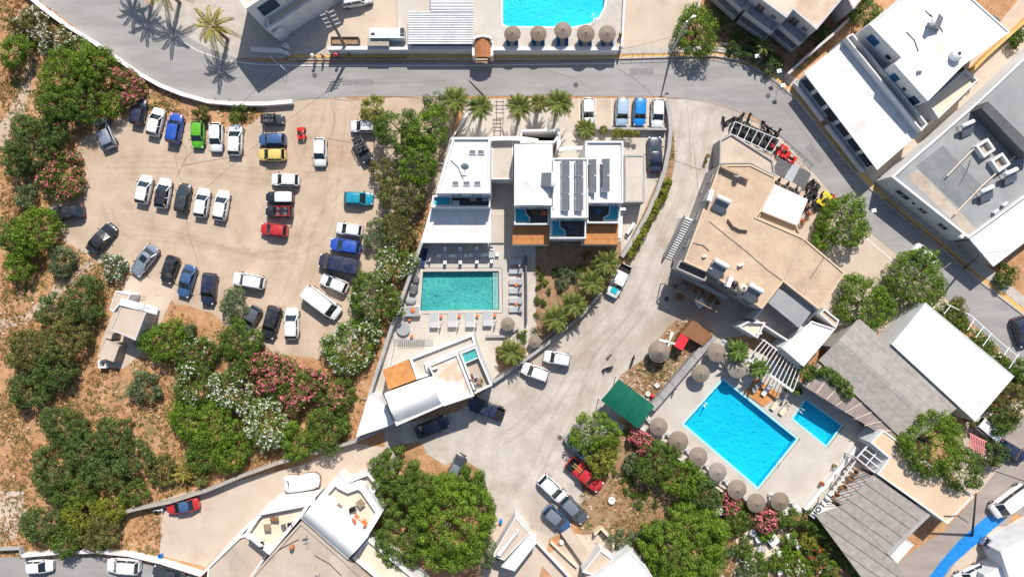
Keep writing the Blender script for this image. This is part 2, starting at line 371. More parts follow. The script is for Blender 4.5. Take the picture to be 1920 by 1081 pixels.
# ================= THE SETTING =================
def holed(name, outer, holes, m, z, zb=0):
    """a paved sheet with pool openings cut out, and its edge down to the ground"""
    import bmesh
    from mathutils.geometry import tessellate_polygon
    rings = [[Vector((p.x, p.y, 0)) for p in ccw(PL(outer))]] + [[Vector((p.x, p.y, 0)) for p in reversed(ccw(PL(h)))] for h in holes]
    tris = tessellate_polygon(rings); flat = [p for r in rings for p in r]
    mb = MB()
    for t in tris:
        q = [flat[i] for i in t]; mb.poly([(p.x, p.y, z) for p in ccw(q)])
    o = rings[0]
    for k in range(len(o)):
        a, b = o[k], o[(k + 1) % len(o)]; mb.poly([(a.x, a.y, zb), (b.x, b.y, zb), (b.x, b.y, z), (a.x, a.y, z)])
    return structure(name, mb, m)
POOLM = [(1356, 712), (1493, 822), (1421, 912), (1283, 794)]
POOLK = [(1511, 750), (1577, 797), (1549, 834), (1487, 784)]
def scaleq(q, w):
    """grow a pixel quad outward by w metres"""
    pp = inset(PL(q), -w); return [(p.x / S + 960, 540.5 - p.y / S) for p in pp]
POOLH = [(793, 509), (935, 508), (936, 580), (788, 582)]
holed('ground', [(-7000, -7400), (8900, -7400), (8900, 8500), (-7000, 8500)], [scaleq(POOLM, .1), scaleq(POOLK, .1), scaleq(POOLH, .1)], M_dirt, 0)
sheet('gravel_lot', PL([(196, 232), (262, 207), (335, 222), (400, 236), (455, 240), (486, 222), (500, 198), (560, 184), (700, 182), (850, 182), (850, 300), (790, 400), (735, 470), (705, 540), (700, 600), (655, 655), (600, 676), (545, 664), (505, 660), (470, 636), (432, 622), (395, 585), (330, 572), (300, 540), (262, 520), (215, 500), (170, 485), (122, 455), (100, 420), (92, 385), (130, 362), (160, 330), (140, 290), (150, 262)]), M_lot, .012, .35, 1.0)
sheet('dirt_path', PL([(0, 600), (40, 590), (80, 560), (110, 528), (165, 488), (180, 496), (130, 540), (90, 575), (50, 604), (0, 622)]), M_lot, .008, .15, .8)
sheet('dirt_path', PL([(0, 232), (22, 200), (40, 150), (52, 100), (70, 108), (58, 160), (44, 215), (18, 262), (0, 285)]), M_lot, .008, .2, .8)
sheet('dirt_path', PL([(0, 920), (44, 918), (46, 965), (30, 1010), (0, 1020)]), M_lane2, .008, .1, .8)
# concrete lane from the road to the lower lot
sheet('concrete_yard', PL([(1250, 184), (1345, 188), (1400, 214), (1372, 240), (1330, 320), (1300, 420), (1270, 500), (1330, 520), (1400, 560), (1440, 620), (1330, 640), (1290, 660), (1262, 690), (1222, 745), (1150, 790), (1098, 860), (1088, 908), (1110, 940), (1075, 960), (1058, 996), (1020, 1015), (985, 990), (940, 990), (918, 940), (900, 880), (862, 858), (835, 872), (800, 850), (790, 826), (722, 842), (720, 800), (860, 770), (1000, 660), (1080, 610), (1140, 545), (1178, 480), (1235, 370), (1262, 280)]), M_lane, .020, .12, 1.5)
sheet('concrete_lane', PL([(725, 838), (735, 842), (748, 858), (740, 880), (700, 900), (620, 905), (560, 960), (480, 970), (385, 1062), (300, 1040), (303, 960), (300, 936), (380, 915), (560, 872), (660, 830)]), M_lane2, .016, .06, 1.5)
sheet('concrete_forecourt', PL([(1340, 230), (1392, 213), (1447, 240), (1484, 272), (1535, 332), (1597, 405), (1655, 450), (1720, 505), (1790, 560), (1740, 600), (1600, 640), (1500, 560)]), M_lane2, .016, .05, 2)
# roads
ROAD = [(-60, -150), (150, -150), (230, -30), (270, 0), (300, 32), (345, 66), (392, 92), (440, 108), (480, 115), (560, 117), (900, 117), (1160, 113), (1300, 110), (1370, 113), (1430, 134), (1488, 172), (1520, 205), (1562, 262), (1610, 322), (1655, 368), (1706, 412), (1760, 460), (1810, 505), (1880, 560), (2100, 740),
        (2100, 900), (1990, 790), (1870, 650), (1800, 585), (1720, 508), (1650, 452), (1590, 400), (1530, 330), (1480, 275), (1440, 235), (1400, 212), (1340, 191), (1240, 181), (1100, 180), (700, 181), (620, 183), (545, 190), (470, 192), (400, 190), (330, 178), (270, 150), (210, 105), (140, 50), (70, 0), (-60, -80)]
sheet('road', PL(ROAD), M_road, .026)
sheet('road', PL([(-200, 1044), (40, 1044), (160, 1042), (230, 1045), (300, 1060), (380, 1085), (420, 1200), (-200, 1200)]), M_road, .026)
sheet('road', PL([(1640, 1100), (1700, 1040), (1770, 995), (1830, 930), (1870, 880), (1860, 830), (1880, 790), (2000, 760), (2000, 1000), (1900, 960), (1880, 1010), (1800, 1100)]), M_road2, .022)
sheet('concrete_apron', PL([(1760, 1100), (1800, 1040), (1865, 985), (1930, 990), (2000, 1010), (2000, 1100)]), M_lane2, .03)
def band(name, ptsA, ptsB, m, z0, z1=None, kind='structure'):
    """a strip between two pixel polylines, flat at z0 or raised from z0 to z1"""
    mb = MB(); A = PL(ptsA); B = PL(ptsB)
    for k in range(len(A) - 1):
        q = [A[k], A[k + 1], B[k + 1], B[k]]
        if z1 is None: mb.poly([(p.x, p.y, z0) for p in ccw(q)])
        else:
            mb.poly([(p.x, p.y, z1) for p in ccw(q)])
            for a, b in ((A[k], A[k + 1]), (B[k], B[k + 1])): mb.poly([(a.x, a.y, z0), (b.x, b.y, z0), (b.x, b.y, z1), (a.x, a.y, z1)])
    if z1 is not None:
        for a, b in ((A[0], B[0]), (A[-1], B[-1])): mb.poly([(a.x, a.y, z0), (b.x, b.y, z0), (b.x, b.y, z1), (a.x, a.y, z1)])
    return structure(name, mb, m)
# blue painted strip along the lower road
sheet('road_marking', PL([(1735, 1090), (1765, 1050), (1800, 1010), (1840, 975), (1862, 958), (1885, 972), (1850, 1002), (1815, 1032), (1783, 1060), (1762, 1090)]), M_bluepaint, .036, .03, .5)
# pale edge lines and kerbs
def line(name, pts, w, m, z):
    mb = MB(); A = PL(pts)
    L = [];Rr = []
    for k in range(len(A)):
        d = (A[min(k + 1, len(A) - 1)] - A[max(k - 1, 0)]).normalized(); n = Vector((-d.y, d.x, 0)) * (w / 2); L.append(A[k] + n); Rr.append(A[k] - n)
    for k in range(len(A) - 1): mb.poly([(p.x, p.y, z) for p in ccw([L[k], L[k + 1], Rr[k + 1], Rr[k]])])
    return structure(name, mb, m)
line('road_marking', [(330, 72), (372, 96), (420, 113), (480, 121), (560, 123), (900, 123), (1160, 119)], .14, M_whitepaint, .034)
line('road_marking', [(1615, 440), (1650, 468), (1700, 512)], .2, M_whitepaint, .034)
for px in (1086, 1117, 1147, 1180, 1215, 1248): line('parking_line', [(px, 184), (px, 236)], .1, M_whitepaint, .042)
# pavement with an ochre gutter along the north side of the street
KU = [(540, 88), (560, 88), (900, 88), (1160, 88), (1340, 88), (1400, 96), (1460, 126), (1500, 152), (1545, 205), (1600, 275), (1650, 330), (1706, 378), (1760, 420), (1830, 480), (1900, 540), (2000, 620)]
KO = [(540, 103), (560, 103), (900, 103), (1160, 102), (1340, 98), (1392, 107), (1450, 136), (1496, 172), (1535, 222), (1588, 290), (1640, 346), (1694, 396), (1755, 444), (1825, 505), (1890, 555), (2000, 640)]
KL = [(540, 110), (560, 110), (900, 110), (1160, 108), (1340, 103), (1390, 112), (1442, 141), (1490, 180), (1528, 228), (1580, 296), (1633, 352), (1688, 401), (1750, 450), (1820, 511), (1885, 561), (2000, 648)]
band('pavement', KU, KO, M_walk, 0, .13)
band('ochre_gutter', [(x, y + .25) for x, y in KO], KL, M_kerbo, 0, .10)
KK = [(x - 2.0 if x > 1400 else x, y + 3.5) for x, y in KL]
band('kerb', [(x, y + .25) for x, y in KL], KK, M_walk, 0, .16)
sheet('driveway', PL([(255, -60), (285, 20), (343, 66), (392, 93), (440, 109), (545, 108), (600, 60), (660, -60)]), M_walk, .021)
sheet('pavement', PL([(335, 40), (360, 58), (398, 84), (440, 100), (485, 108), (540, 110), (540, 70), (470, 60), (430, 20), (425, -60), (300, -60)]), M_walk, .03)
# concrete yards on the far side of the street
sheet('concrete_yard', PL([(520, 90), (520, 60), (640, -80), (770, -80), (770, 90)]), M_lane2, .018)
sheet('concrete_yard', PL([(1165, 92), (1165, -60), (1350, -60), (1300, 20), (1262, 92)]), M_lane2, .018)
sheet('dark_soil', PL([(1330, 90), (1300, 60), (1330, 10), (1430, -60), (1650, -60), (1640, 20), (1560, 80), (1500, 140), (1460, 120), (1400, 92)]), M_soil, .016)
sheet('alley', PL([(1600, 330), (1760, 200), (1850, 120), (1960, 20), (1980, 80), (1900, 160), (1800, 260), (1690, 370), (1640, 345)]), M_lane2, .018)
sheet('alley', PL([(1790, 130), (1830, 90), (1960, -40), (2010, 0), (1850, 150), (1800, 180)]), M_lane2, .022)
sheet('yard', PL([(1790, 812), (1832, 770), (1935, 745), (1960, 900), (1870, 905), (1815, 930), (1780, 880)]), M_lane2, .019)
sheet('yard', PL([(1790, 160), (1850, 70), (1960, -60), (2080, -60), (2080, 40), (1960, 80), (1860, 160), (1830, 195)]), M_lane2, .015)
# hotel ground
holed('hotel_paving', ([(862, 240), (872, 186), (1250, 184), (1254, 290), (1205, 400), (1165, 488), (1120, 545), (1003, 655), (935, 705), (700, 800), (668, 818), (692, 735), (745, 600), (788, 465), (815, 390), (845, 290)]), [scaleq(POOLH, .12)], M_pave, .030)
sheet('garden_soil', PL([(1004, 452), (1164, 452), (1164, 486), (1128, 540), (1058, 604), (1012, 640), (1004, 600)]), M_soil, .038, .05, 1)
sheet('garden_soil', PL([(927, 652), (962, 640), (990, 654), (982, 672), (935, 700)]), M_soil, .038)
sheet('driveway', PL([(1060, 186), (1249, 186), (1249, 238), (1110, 238), (1060, 230)]), M_lane2, .036)
# sandy strip along the curved hotel wall
sheet('sandy_verge', PL([(1252, 186), (1262, 240), (1266, 290), (1258, 345), (1232, 400), (1200, 455), (1180, 500), (1160, 500), (1185, 440), (1215, 390), (1240, 330), (1250, 270)]), M_soil, .034, .06, 1)
sheet('garden_soil', PL([(1270, 600), (1340, 620), (1330, 640), (1245, 740), (1228, 752), (1190, 735), (1160, 708), (1180, 690), (1215, 668), (1230, 640), (1255, 610)]), M_soil, .034, .12, 1)
sheet('garden_soil', PL([(1105, 870), (1170, 790), (1240, 830), (1420, 960), (1450, 990), (1520, 965), (1640, 1120), (1300, 1120), (1180, 1040), (1090, 1000), (1080, 950), (1108, 930)]), M_soil, .024, .15, 1.5)
sheet('garden_path', PL([(1380, 1010), (1410, 990), (1440, 1000), (1470, 985), (1490, 1010), (1450, 1040), (1440, 1085), (1370, 1085), (1380, 1050)]), M_cream, .033, .1, .8)
sheet('garden_path', PL([(1080, 1000), (1140, 1000), (1185, 1040), (1170, 1075), (1050, 1100), (1010, 1050)]), M_lane2, .030, .1, 1)
sheet('forecourt', PL([(925, 975), (960, 965), (1030, 1010), (1010, 1090), (900, 1090)]), M_lane2, .028, .1, 1)
sheet('shed_slab', PL([(240, 517), (268, 517), (330, 545), (308, 590), (300, 612), (262, 665), (232, 690), (185, 688), (190, 640)]), M_lane2, .016, .05, 1.5)
# terrace of the big pool
TP = [(1342, 628), (1440, 668), (1520, 730), (1560, 755), (1640, 815), (1600, 862), (1532, 955), (1470, 966), (1425, 962), (1180, 792), (1185, 772), (1240, 745), (1300, 680)]
holed('pool_terrace', TP, [scaleq(POOLM, .32), scaleq(POOLK, .28)], M_pave2, .26)

# worn tracks, cracks, painted cable shadows and covers in the ground
def strip(name, pts, w, m, z):
    A = PL(pts); B = []
    for k in range(len(A) - 1):
        p0, p1, p2, p3 = A[max(k - 1, 0)], A[k], A[k + 1], A[min(k + 2, len(A) - 1)]
        for i in range(6):
            t = i / 6; B.append(.5 * ((2 * p1) + (p2 - p0) * t + (2 * p0 - 5 * p1 + 4 * p2 - p3) * t * t + (3 * p1 - p0 - 3 * p2 + p3) * t ** 3))
    B.append(A[-1]); mb = MB(); L = []; Q = []
    for k in range(len(B)):
        d = B[min(k + 1, len(B) - 1)] - B[max(k - 1, 0)]; d.z = 0; d.normalize(); n = Vector((-d.y, d.x, 0)); ww = w * (1 if 0 < k < len(B) - 1 else .1) * random.uniform(.7, 1.2) / 2; L.append(B[k] + n * ww); Q.append(B[k] - n * ww)
    for k in range(len(B) - 1): mb.poly([(v.x, v.y, z) for v in (L[k], Q[k], Q[k + 1], L[k + 1])])
    return structure(name, mb, m)
z_ = .040
for pts in ([(600, 190), (590, 240), (560, 330), (470, 340), (330, 320), (210, 320)], [(640, 190), (625, 330), (600, 440), (500, 480), (380, 450), (240, 420)], [(660, 330), (590, 400), (560, 500), (540, 560)], [(230, 300), (330, 300), (480, 320), (620, 330)], [(200, 385), (230, 440), (330, 450), (450, 470), (570, 480)],
            [(1290, 200), (1270, 330), (1220, 450), (1170, 570), (1080, 660), (1000, 780), (930, 830)], [(1320, 210), (1290, 360), (1240, 480), (1190, 590), (1120, 680), (1080, 800), (1020, 880)], [(1000, 900), (1060, 760), (1150, 640), (1220, 560)]):
    for o_ in (-10, 10): strip('tyre_track', [(x + o_, y + o_ * .5) for x, y in pts], .5, M_track, z_); z_ += .001
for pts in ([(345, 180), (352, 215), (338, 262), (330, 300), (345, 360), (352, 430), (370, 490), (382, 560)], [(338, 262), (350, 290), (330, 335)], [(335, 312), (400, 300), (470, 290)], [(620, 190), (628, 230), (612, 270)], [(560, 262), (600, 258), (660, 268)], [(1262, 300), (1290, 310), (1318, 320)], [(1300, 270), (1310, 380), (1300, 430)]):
    strip('crack_and_cable_shadow', pts, .07, M_crack_shadow, .0375)  # the long lot lines are cable shadows painted as dark strips
for pts in ([(560, 186), (600, 184), (660, 188), (730, 182), (800, 185)], [(1240, 185), (1290, 186), (1345, 196), (1395, 214)], [(1000, 124), (1080, 150), (1120, 178)], [(620, 150), (720, 156), (860, 150)], [(1460, 190), (1500, 240), (1560, 310)], [(1285, 120), (1287, 180), (1292, 240), (1296, 330)]):
    strip('crack_and_cable_shadow', pts, .05, M_crack_shadow, .0385)
for x, y in ((590, 142), (1080, 160), (1440, 180), (1620, 400), (1250, 560), (1050, 820)):
    c = P(x, y, 0); mb = MB(); mb.lathe((c.x, c.y, .041), [(.001, .003), (.34, .003), (.36, 0)], 18); structure('manhole_cover', mb, M_greyd)
for q in ([(640, 150), (700, 149), (702, 160), (642, 161)], [(1180, 128), (1225, 128), (1226, 141), (1181, 142)], [(1520, 268), (1545, 300), (1534, 308), (1510, 277)]): sheet('asphalt_patch', PL(q), mat('asphalt_patch', (.22, .215, .21), (.27, .265, .26), scale=2, fine=.1), .030)

random.seed(11)
for k in range(26):
    x, y = random.choice(((200, 300), (260, 400), (430, 300), (560, 420), (600, 330), (460, 420), (380, 330), (620, 520), (520, 480), (1250, 450), (1180, 600), (1080, 700), (1030, 860), (980, 930), (1120, 660)))
    x += random.uniform(-40, 40); y += random.uniform(-30, 30); r = random.uniform(6, 20)
    sheet('ground_stain', PL([(x + r * math.cos(a * .785) * random.uniform(.6, 1.2), y + r * .8 * math.sin(a * .785) * random.uniform(.6, 1.2)) for a in range(8)]), M_track, .058 + k * .0008, .08, .3)
# ================= BUILDERS FOR BUILDINGS =================
def walls(root, pts, h, z0=0, wm=None, rm=None, pw=.25, ph=.35, name='wall', rname='roof', base=None, topm=None):
    """walls from z0 to h over the pixel outline pts (measured at height h), a parapet ring and a roof slab behind it"""
    W = ccw(PL(pts, h)); n = len(W); mb = MB(); tm = 1 if topm else 0
    for k in range(n):
        a, b = W[k], W[(k + 1) % n]; mb.poly([(a.x, a.y, z0), (b.x, b.y, z0), (b.x, b.y, h), (a.x, a.y, h)])
    if pw > 0:
        I = inset(W, pw)
        for k in range(n):
            a, b, c, d = W[k], W[(k + 1) % n], I[(k + 1) % n], I[k]
            mb.poly([(a.x, a.y, h), (b.x, b.y, h), (c.x, c.y, h), (d.x, d.y, h)], tm)
            mb.poly([(c.x, c.y, h), (c.x, c.y, h - ph), (d.x, d.y, h - ph), (d.x, d.y, h)], tm)
    else: I = W; ph = .0
    w = mb.build(name, [wm or M_white] + ([topm] if topm else []), root)
    r = MB(); I2 = inset(I, -.01) if pw > 0 else I
    r.prism([(p.x, p.y) for p in I2], h - ph - .12, h - ph - (.0 if pw > 0 else -.01))
    rr = r.build(rname, rm or M_whiter, root)
    return w, rr
def bil(q, u, v):
    a, b, c, d = q; return (a * (1 - u) + b * u) * (1 - v) + (d * (1 - u) + c * u) * v
def slab(root, pts, h, t, m, name='roof', h2=None):
    """flat sheet roof h high, t thick"""
    mb = MB(); mb.prism([(p.x, p.y) for p in PL(pts, h)], h - t, h); return mb.build(name, m, root)
def ribbed(root, q4, hs, m, n=24, t=.08, rib=.05, along='v', name='roof', rw=.07):
    """a corrugated roof on four pixel corners with corner heights hs; ribs run from edge 0-1 to edge 3-2"""
    if not isinstance(hs, (list, tuple)): hs = [hs] * 4
    Q = [P(x, y, h) for (x, y), h in zip(q4, hs)]; mb = MB()
    lo = [p - Vector((0, 0, t)) for p in Q]
    mb.poly(Q); mb.poly(list(reversed(lo)))
    for k in range(4): j = (k + 1) % 4; mb.poly([lo[k], lo[j], Q[j], Q[k]])
    for i in range(n + 1):
        u = .004 + (i / n) * .992
        if along == 'v': a, b = bil(Q, u, .002), bil(Q, u, .998)
        else: a, b = bil(Q, .002, u), bil(Q, .998, u)
        z = Vector((0, 0, rib / 2)); mb.bar(a + z, b + z, rw, rib)
    return mb.build(name, m, root)
def vault(root, q4, h0, rise, m, n=14, over=.0, name='vault_roof', base=0, wm=None):
    """barrel roof: edges 0-1 and 3-2 are the straight springing lines, arched between them"""
    Q = [P(x, y, h0) for x, y in q4]; mb = MB(); rows = []
    for i in range(n + 1):
        t = i / n; z = rise * math.sin(math.pi * t)
        a = Q[0].lerp(Q[3], t); b = Q[1].lerp(Q[2], t)
        rows.append((a + Vector((0, 0, z)), b + Vector((0, 0, z))))
    for i in range(n): mb.poly([rows[i][0], rows[i][1], rows[i + 1][1], rows[i + 1][0]])
    for s in (0, 1): mb.poly([r[s] for r in rows])
    o = mb.build(name, m, root, smooth=True, flat_ang=40)
    return o
def win(root, a, b, t, w, z0, z1, fm=None, gm=None, name='window', out=.05, sill=False, bars=1):
    """a window in the wall that runs a->b (world xy, seen from its outer side); t = distance of its middle from a"""
    a = Vector((a[0], a[1], 0)); b = Vector((b[0], b[1], 0)); d = (b - a).normalized(); n = Vector((d.y, -d.x, 0))
    c = a + d * t; rz = math.atan2(d.y, d.x); f = MB(); zc = (z0 + z1) / 2; hh = z1 - z0; fw = .09
    o_ = n * (out / 2)
    for sx in (-1, 1): f.box((c.x + d.x * sx * (w / 2 - fw / 2) + o_.x, c.y + d.y * sx * (w / 2 - fw / 2) + o_.y, zc), (fw, out + .06, hh), rz)
    for sz in (-1, 1): f.box((c.x + o_.x, c.y + o_.y, zc + sz * (hh / 2 - fw / 2)), (w - 2 * fw, out + .06, fw), rz)
    if bars: f.box((c.x + o_.x, c.y + o_.y, zc), (.06, out + .04, hh - 2 * fw), rz)
    fo = f.build(name, fm or M_white, root)
    p = MB(); p.box((c.x + n.x * .012, c.y + n.y * .012, zc), (w - 2 * fw, .03, hh - 2 * fw), rz); p.build('pane', gm or M_glass, fo)
    if sill:
        s_ = MB(); s_.box((c.x + n.x * .1, c.y + n.y * .1, z0 - .04), (w + .2, .24, .08), rz); s_.build('sill', M_white, fo)
    return fo
def door(root, a, b, t, w, z0, z1, m=None, name='door'):
    a = Vector((a[0], a[1], 0)); b = Vector((b[0], b[1], 0)); d = (b - a).normalized(); n = Vector((d.y, -d.x, 0)); c = a + d * t; rz = math.atan2(d.y, d.x)
    mb = MB(); mb.box((c.x + n.x * .03, c.y + n.y * .03, (z0 + z1) / 2), (w, .08, z1 - z0), rz)
    for k in (-1, 1): mb.box((c.x + n.x * .04 + d.x * k * w * .25, c.y + n.y * .04 + d.y * k * w * .25, (z0 + z1) / 2), (w * .32, .1, (z1 - z0) * .8), rz)
    o = mb.build(name, m or M_brown, root)
    h = MB(); h.box((c.x + n.x * .12 + d.x * w * .42, c.y + n.y * .12 + d.y * w * .42, z0 + (z1 - z0) * .48), (.05, .07, .16), rz); h.build('handle', M_metal, o)
    return o
def rail(root, pts, z0, h, name='railing', m=None, gap=1.2, r=.03):
    """posts and two rails along world points"""
    mb = MB()
    for k in range(len(pts) - 1):
        a = Vector((pts[k][0], pts[k][1], 0)); b = Vector((pts[k + 1][0], pts[k + 1][1], 0)); L = (b - a).length; n = max(1, int(L / gap))
        for i in range(n + 1):
            p = a.lerp(b, i / n); mb.tube([(p.x, p.y, z0), (p.x, p.y, z0 + h)], r, 5)
        for zz in (h, h * .5): mb.tube([(a.x, a.y, z0 + zz), (b.x, b.y, z0 + zz)], r, 5)
    return mb.build(name, m or M_metald, root)
def outline(pts, h): return ccw(PL(pts, h))
def wallrun(name, label, pts, h, w, m, cat='wall', z0=0, group=None, cap=None, hpx=None):
    """a free standing wall along a pixel polyline (its top's middle line), w thick"""
    A = PL(pts, h); mb = MB(); L = []; Rr = []; n = len(A)
    for k in range(n):
        d = (A[min(k + 1, n - 1)] - A[max(k - 1, 0)]); d.z = 0; d.normalize(); q = Vector((-d.y, d.x, 0)) * (w / 2); L.append(A[k] + q); Rr.append(A[k] - q)
    for k in range(n - 1):
        a, b, c, d = L[k], L[k + 1], Rr[k + 1], Rr[k]
        mb.poly([a, d, c, b])
        mb.poly([(a.x, a.y, z0), a, b, (b.x, b.y, z0)]); mb.poly([(c.x, c.y, z0), c, d, (d.x, d.y, z0)])
    for a, b in ((Rr[0], L[0]), (L[-1], Rr[-1])): mb.poly([(a.x, a.y, z0), a, b, (b.x, b.y, z0)])
    mid = A[n // 2]
    return solo(mb, name, m, label, cat, (mid.x, mid.y, z0), group)
def edge_of(W, i): return W[i], W[(i + 1) % len(W)]
def nearest_edge(W, px, py, h):
    """the wall edge of outline W whose middle is nearest to the pixel point"""
    p = P(px, py, h); best = None
    for k in range(len(W)):
        a, b = W[k], W[(k + 1) % len(W)]; m = (a + b) / 2; d = math.hypot(m.x - p.x, m.y - p.y)
        if best is None or d < best[0]: best = (d, a, b)
    return best[1], best[2]
# ================= VEGETATION BUILDERS =================
import numpy as np
def np_mesh(name, V, F4, mats, midx=None):
    me = bpy.data.meshes.new(name); n = len(F4)
    me.vertices.add(len(V)); me.vertices.foreach_set('co', np.asarray(V, dtype=np.float32).ravel())
    me.loops.add(n * 4); me.loops.foreach_set('vertex_index', np.asarray(F4, dtype=np.int32).ravel())
    me.polygons.add(n); me.polygons.foreach_set('loop_start', np.arange(n, dtype=np.int32) * 4)
    me.polygons.foreach_set('loop_total', np.full(n, 4, dtype=np.int32))
    for m in (mats if isinstance(mats, (list, tuple)) else [mats]): me.materials.append(m)
    if midx is not None: me.polygons.foreach_set('material_index', midx)
    me.update(calc_edges=True); me.validate(); return me
def leaf_quads(pos, nrm, length, width, rng, fold=.0):
    """one rhombic leaf at every point of pos, facing nrm"""
    n = len(pos); nrm = nrm / (np.linalg.norm(nrm, axis=1, keepdims=True) + 1e-9)
    t = rng.normal(size=(n, 3)); t -= (t * nrm).sum(1, keepdims=True) * nrm; t /= np.linalg.norm(t, axis=1, keepdims=True) + 1e-9
    b = np.cross(nrm, t); L = (length * rng.uniform(.7, 1.35, (n, 1))); W = width * rng.uniform(.75, 1.3, (n, 1))
    V = np.stack([pos - t * L * .5, pos - b * W * .5 + nrm * .02, pos + t * L * .5 - nrm * L * .12, pos + b * W * .5 + nrm * .02], 1).reshape(-1, 3)
    return V, np.arange(n * 4).reshape(n, 4)
def spaced(rng, inside, box, d, tries):
    pts = []; grid = {}
    for _ in range(tries):
        x = rng.uniform(box[0], box[2]); y = rng.uniform(box[1], box[3])
        if not inside(x, y): continue
        gx, gy = int(x // d), int(y // d); ok = True
        for i in (-1, 0, 1):
            for j in (-1, 0, 1):
                for q in grid.get((gx + i, gy + j), ()):
                    if (q[0] - x) ** 2 + (q[1] - y) ** 2 < d * d: ok = False; break
        if ok: pts.append((x, y)); grid.setdefault((gx, gy), []).append((x, y))
    return pts
def crown_points(rng, r, hz, rc, lob=.16, sq=1.0):
    ph = rng.uniform(0, 6.28, 4); am = rng.uniform(.4, 1, 4) * lob
    def R_(t): return r * (1 + am[0] * math.sin(2 * t + ph[0]) + am[1] * math.sin(3 * t + ph[1]) * .8 + am[2] * math.sin(5 * t + ph[2]) * .5)
    def ins(x, y): y /= sq; return math.hypot(x, y) < R_(math.atan2(y, x)) - rc * .5
    C = []
    for x, y in spaced(rng, ins, (-r * 1.3, -r * 1.3, r * 1.3, r * 1.3), rc * 1.12, int(22 * (r / rc) ** 2) + 40):
        d = min(1, math.hypot(x, y / sq) / R_(math.atan2(y / sq, x)))
        z = hz * math.sqrt(max(0, 1 - d * d)) * (1 + rng.uniform(-.12, .12)) + rng.uniform(-.35, .25) * rc
        z += .22 * hz * math.sin(x * 1.3 + ph[0]) * math.sin(y * 1.2 + ph[1]) * (1 - d)
        C.append((x, y, z, rc * rng.uniform(.75, 1.2)))
        if d > .62:
            for q in (.35, .7): C.append((x * .97 + rng.uniform(-.2, .2), y * .97 + rng.uniform(-.2, .2), z - hz * q, rc * rng.uniform(.8, 1.1)))
    return C
def foliage(C, rng, nl, length, width, up=-.25):
    P_, N_ = [], []
    for x, y, z, rc in C:
        k = int(nl * rng.uniform(.75, 1.2)); d = rng.normal(size=(k, 3)); d /= np.linalg.norm(d, axis=1, keepdims=True)
        d[:, 2] = np.where(d[:, 2] < up, -d[:, 2], d[:, 2])
        P_.append(np.array([x, y, z]) + d * rc * rng.uniform(.68, 1.05, (k, 1)) * np.array([1, 1, .8])); N_.append(d + rng.normal(size=(k, 3)) * .45)
    return leaf_quads(np.concatenate(P_), np.concatenate(N_), length, width, rng)
def blossoms(C, rng, share, per, size):
    P_, N_ = [], []
    w = rng.uniform(.9, 1.6, 2); s_ = rng.uniform(0, 6, 2)
    for x, y, z, rc in C:
        g = math.sin(x * w[0] + s_[0]) * math.sin(y * w[1] + s_[1])
        if rng.uniform() > share * (1.15 if g > -.1 else .4): continue
        for _ in range(int(per * 2.2)):
            d = rng.normal(size=3); d /= np.linalg.norm(d); d[2] = abs(d[2]) * .8 + .35; d /= np.linalg.norm(d)
            c = np.array([x, y, z]) + d * rc * 1.08
            q = 3
            P_.append(c + rng.normal(size=(q, 3)) * size * .38); N_.append(np.tile(d, (q, 1)) + rng.normal(size=(q, 3)) * .5)
    if not P_: return None
    return leaf_quads(np.concatenate(P_), np.concatenate(N_), size, size * .85, rng)
def link_mesh(name, me, parent):
    o = bpy.data.objects.new(name, me); COL.objects.link(o); o.parent = parent; return o
SEED = [100]
def plant(px, py, rpx, h, lm, label, name='tree', cat='tree', bl=None, share=.5, per=2, bs=.2, rc=.58, nl=92, leaf=.22, group=None, sq=1.0, rot=0, lob=.16, flat=.72, trunk='trunk', multi=None):
    """a tree or shrub whose crown shows at px, py with radius rpx (pixels)"""
    SEED[0] += 1; rng = np.random.default_rng(SEED[0]); rnd = random.Random(SEED[0])
    r = rpx * S * (1 - h * .75 / HC); hz = min(h * .68, r * flat); ctop = P(px, py, h - hz * .4)
    t = thing(name, label, cat, (ctop.x, ctop.y, 0), group, rot, local=True)
    rc = min(rc, r * .42); C = crown_points(rng, r, hz, rc, lob, sq); zb = h - hz - rc * .5
    C = [(x, y, max(rc * .6, z + zb), q) for x, y, z, q in C]
    V, F = foliage(C, rng, nl, leaf, leaf * .55)
    link_mesh('crown' if name.endswith('tree') else 'foliage', np_mesh('crown', V, F, lm), t)
    if bl is not None:
        cl = multi if multi else [bl]
        for m_ in cl:
            b = blossoms(C, rng, share / len(cl), per, bs)
            if b is not None: link_mesh('blossoms', np_mesh('blossoms', b[0], b[1], m_), t)
    mb = MB(); tr = max(.05, r * .055)
    if name.endswith('tree'):
        mb.tube([(0, 0, 0), (.06 * r, .02, zb * .5), (.02, .05 * r, zb + hz * .15)], [tr * 1.5, tr * 1.1, tr * .8], 8)
        for k in range(6):
            a = k * 1.05 + rnd.random(); q = r * rnd.uniform(.4, .72)
            mb.tube([(.03, .03, zb * .75), (math.cos(a) * q * .5, math.sin(a) * q * .5 * sq, zb + hz * .15), (math.cos(a) * q, math.sin(a) * q * sq, zb + hz * .45)], [tr * .7, tr * .45, tr * .15], 6)
    else:
        for k in range(5):
            a = k * 1.26 + rnd.random(); q = r * rnd.uniform(.3, .6)
            mb.tube([(0, 0, 0), (math.cos(a) * q, math.sin(a) * q * sq, max(.2, zb + hz * .5))], [.05, .02], 5)
    mb.build('trunk' if name.endswith('tree') else 'stem', M_trunk, t, smooth=True)
    return t
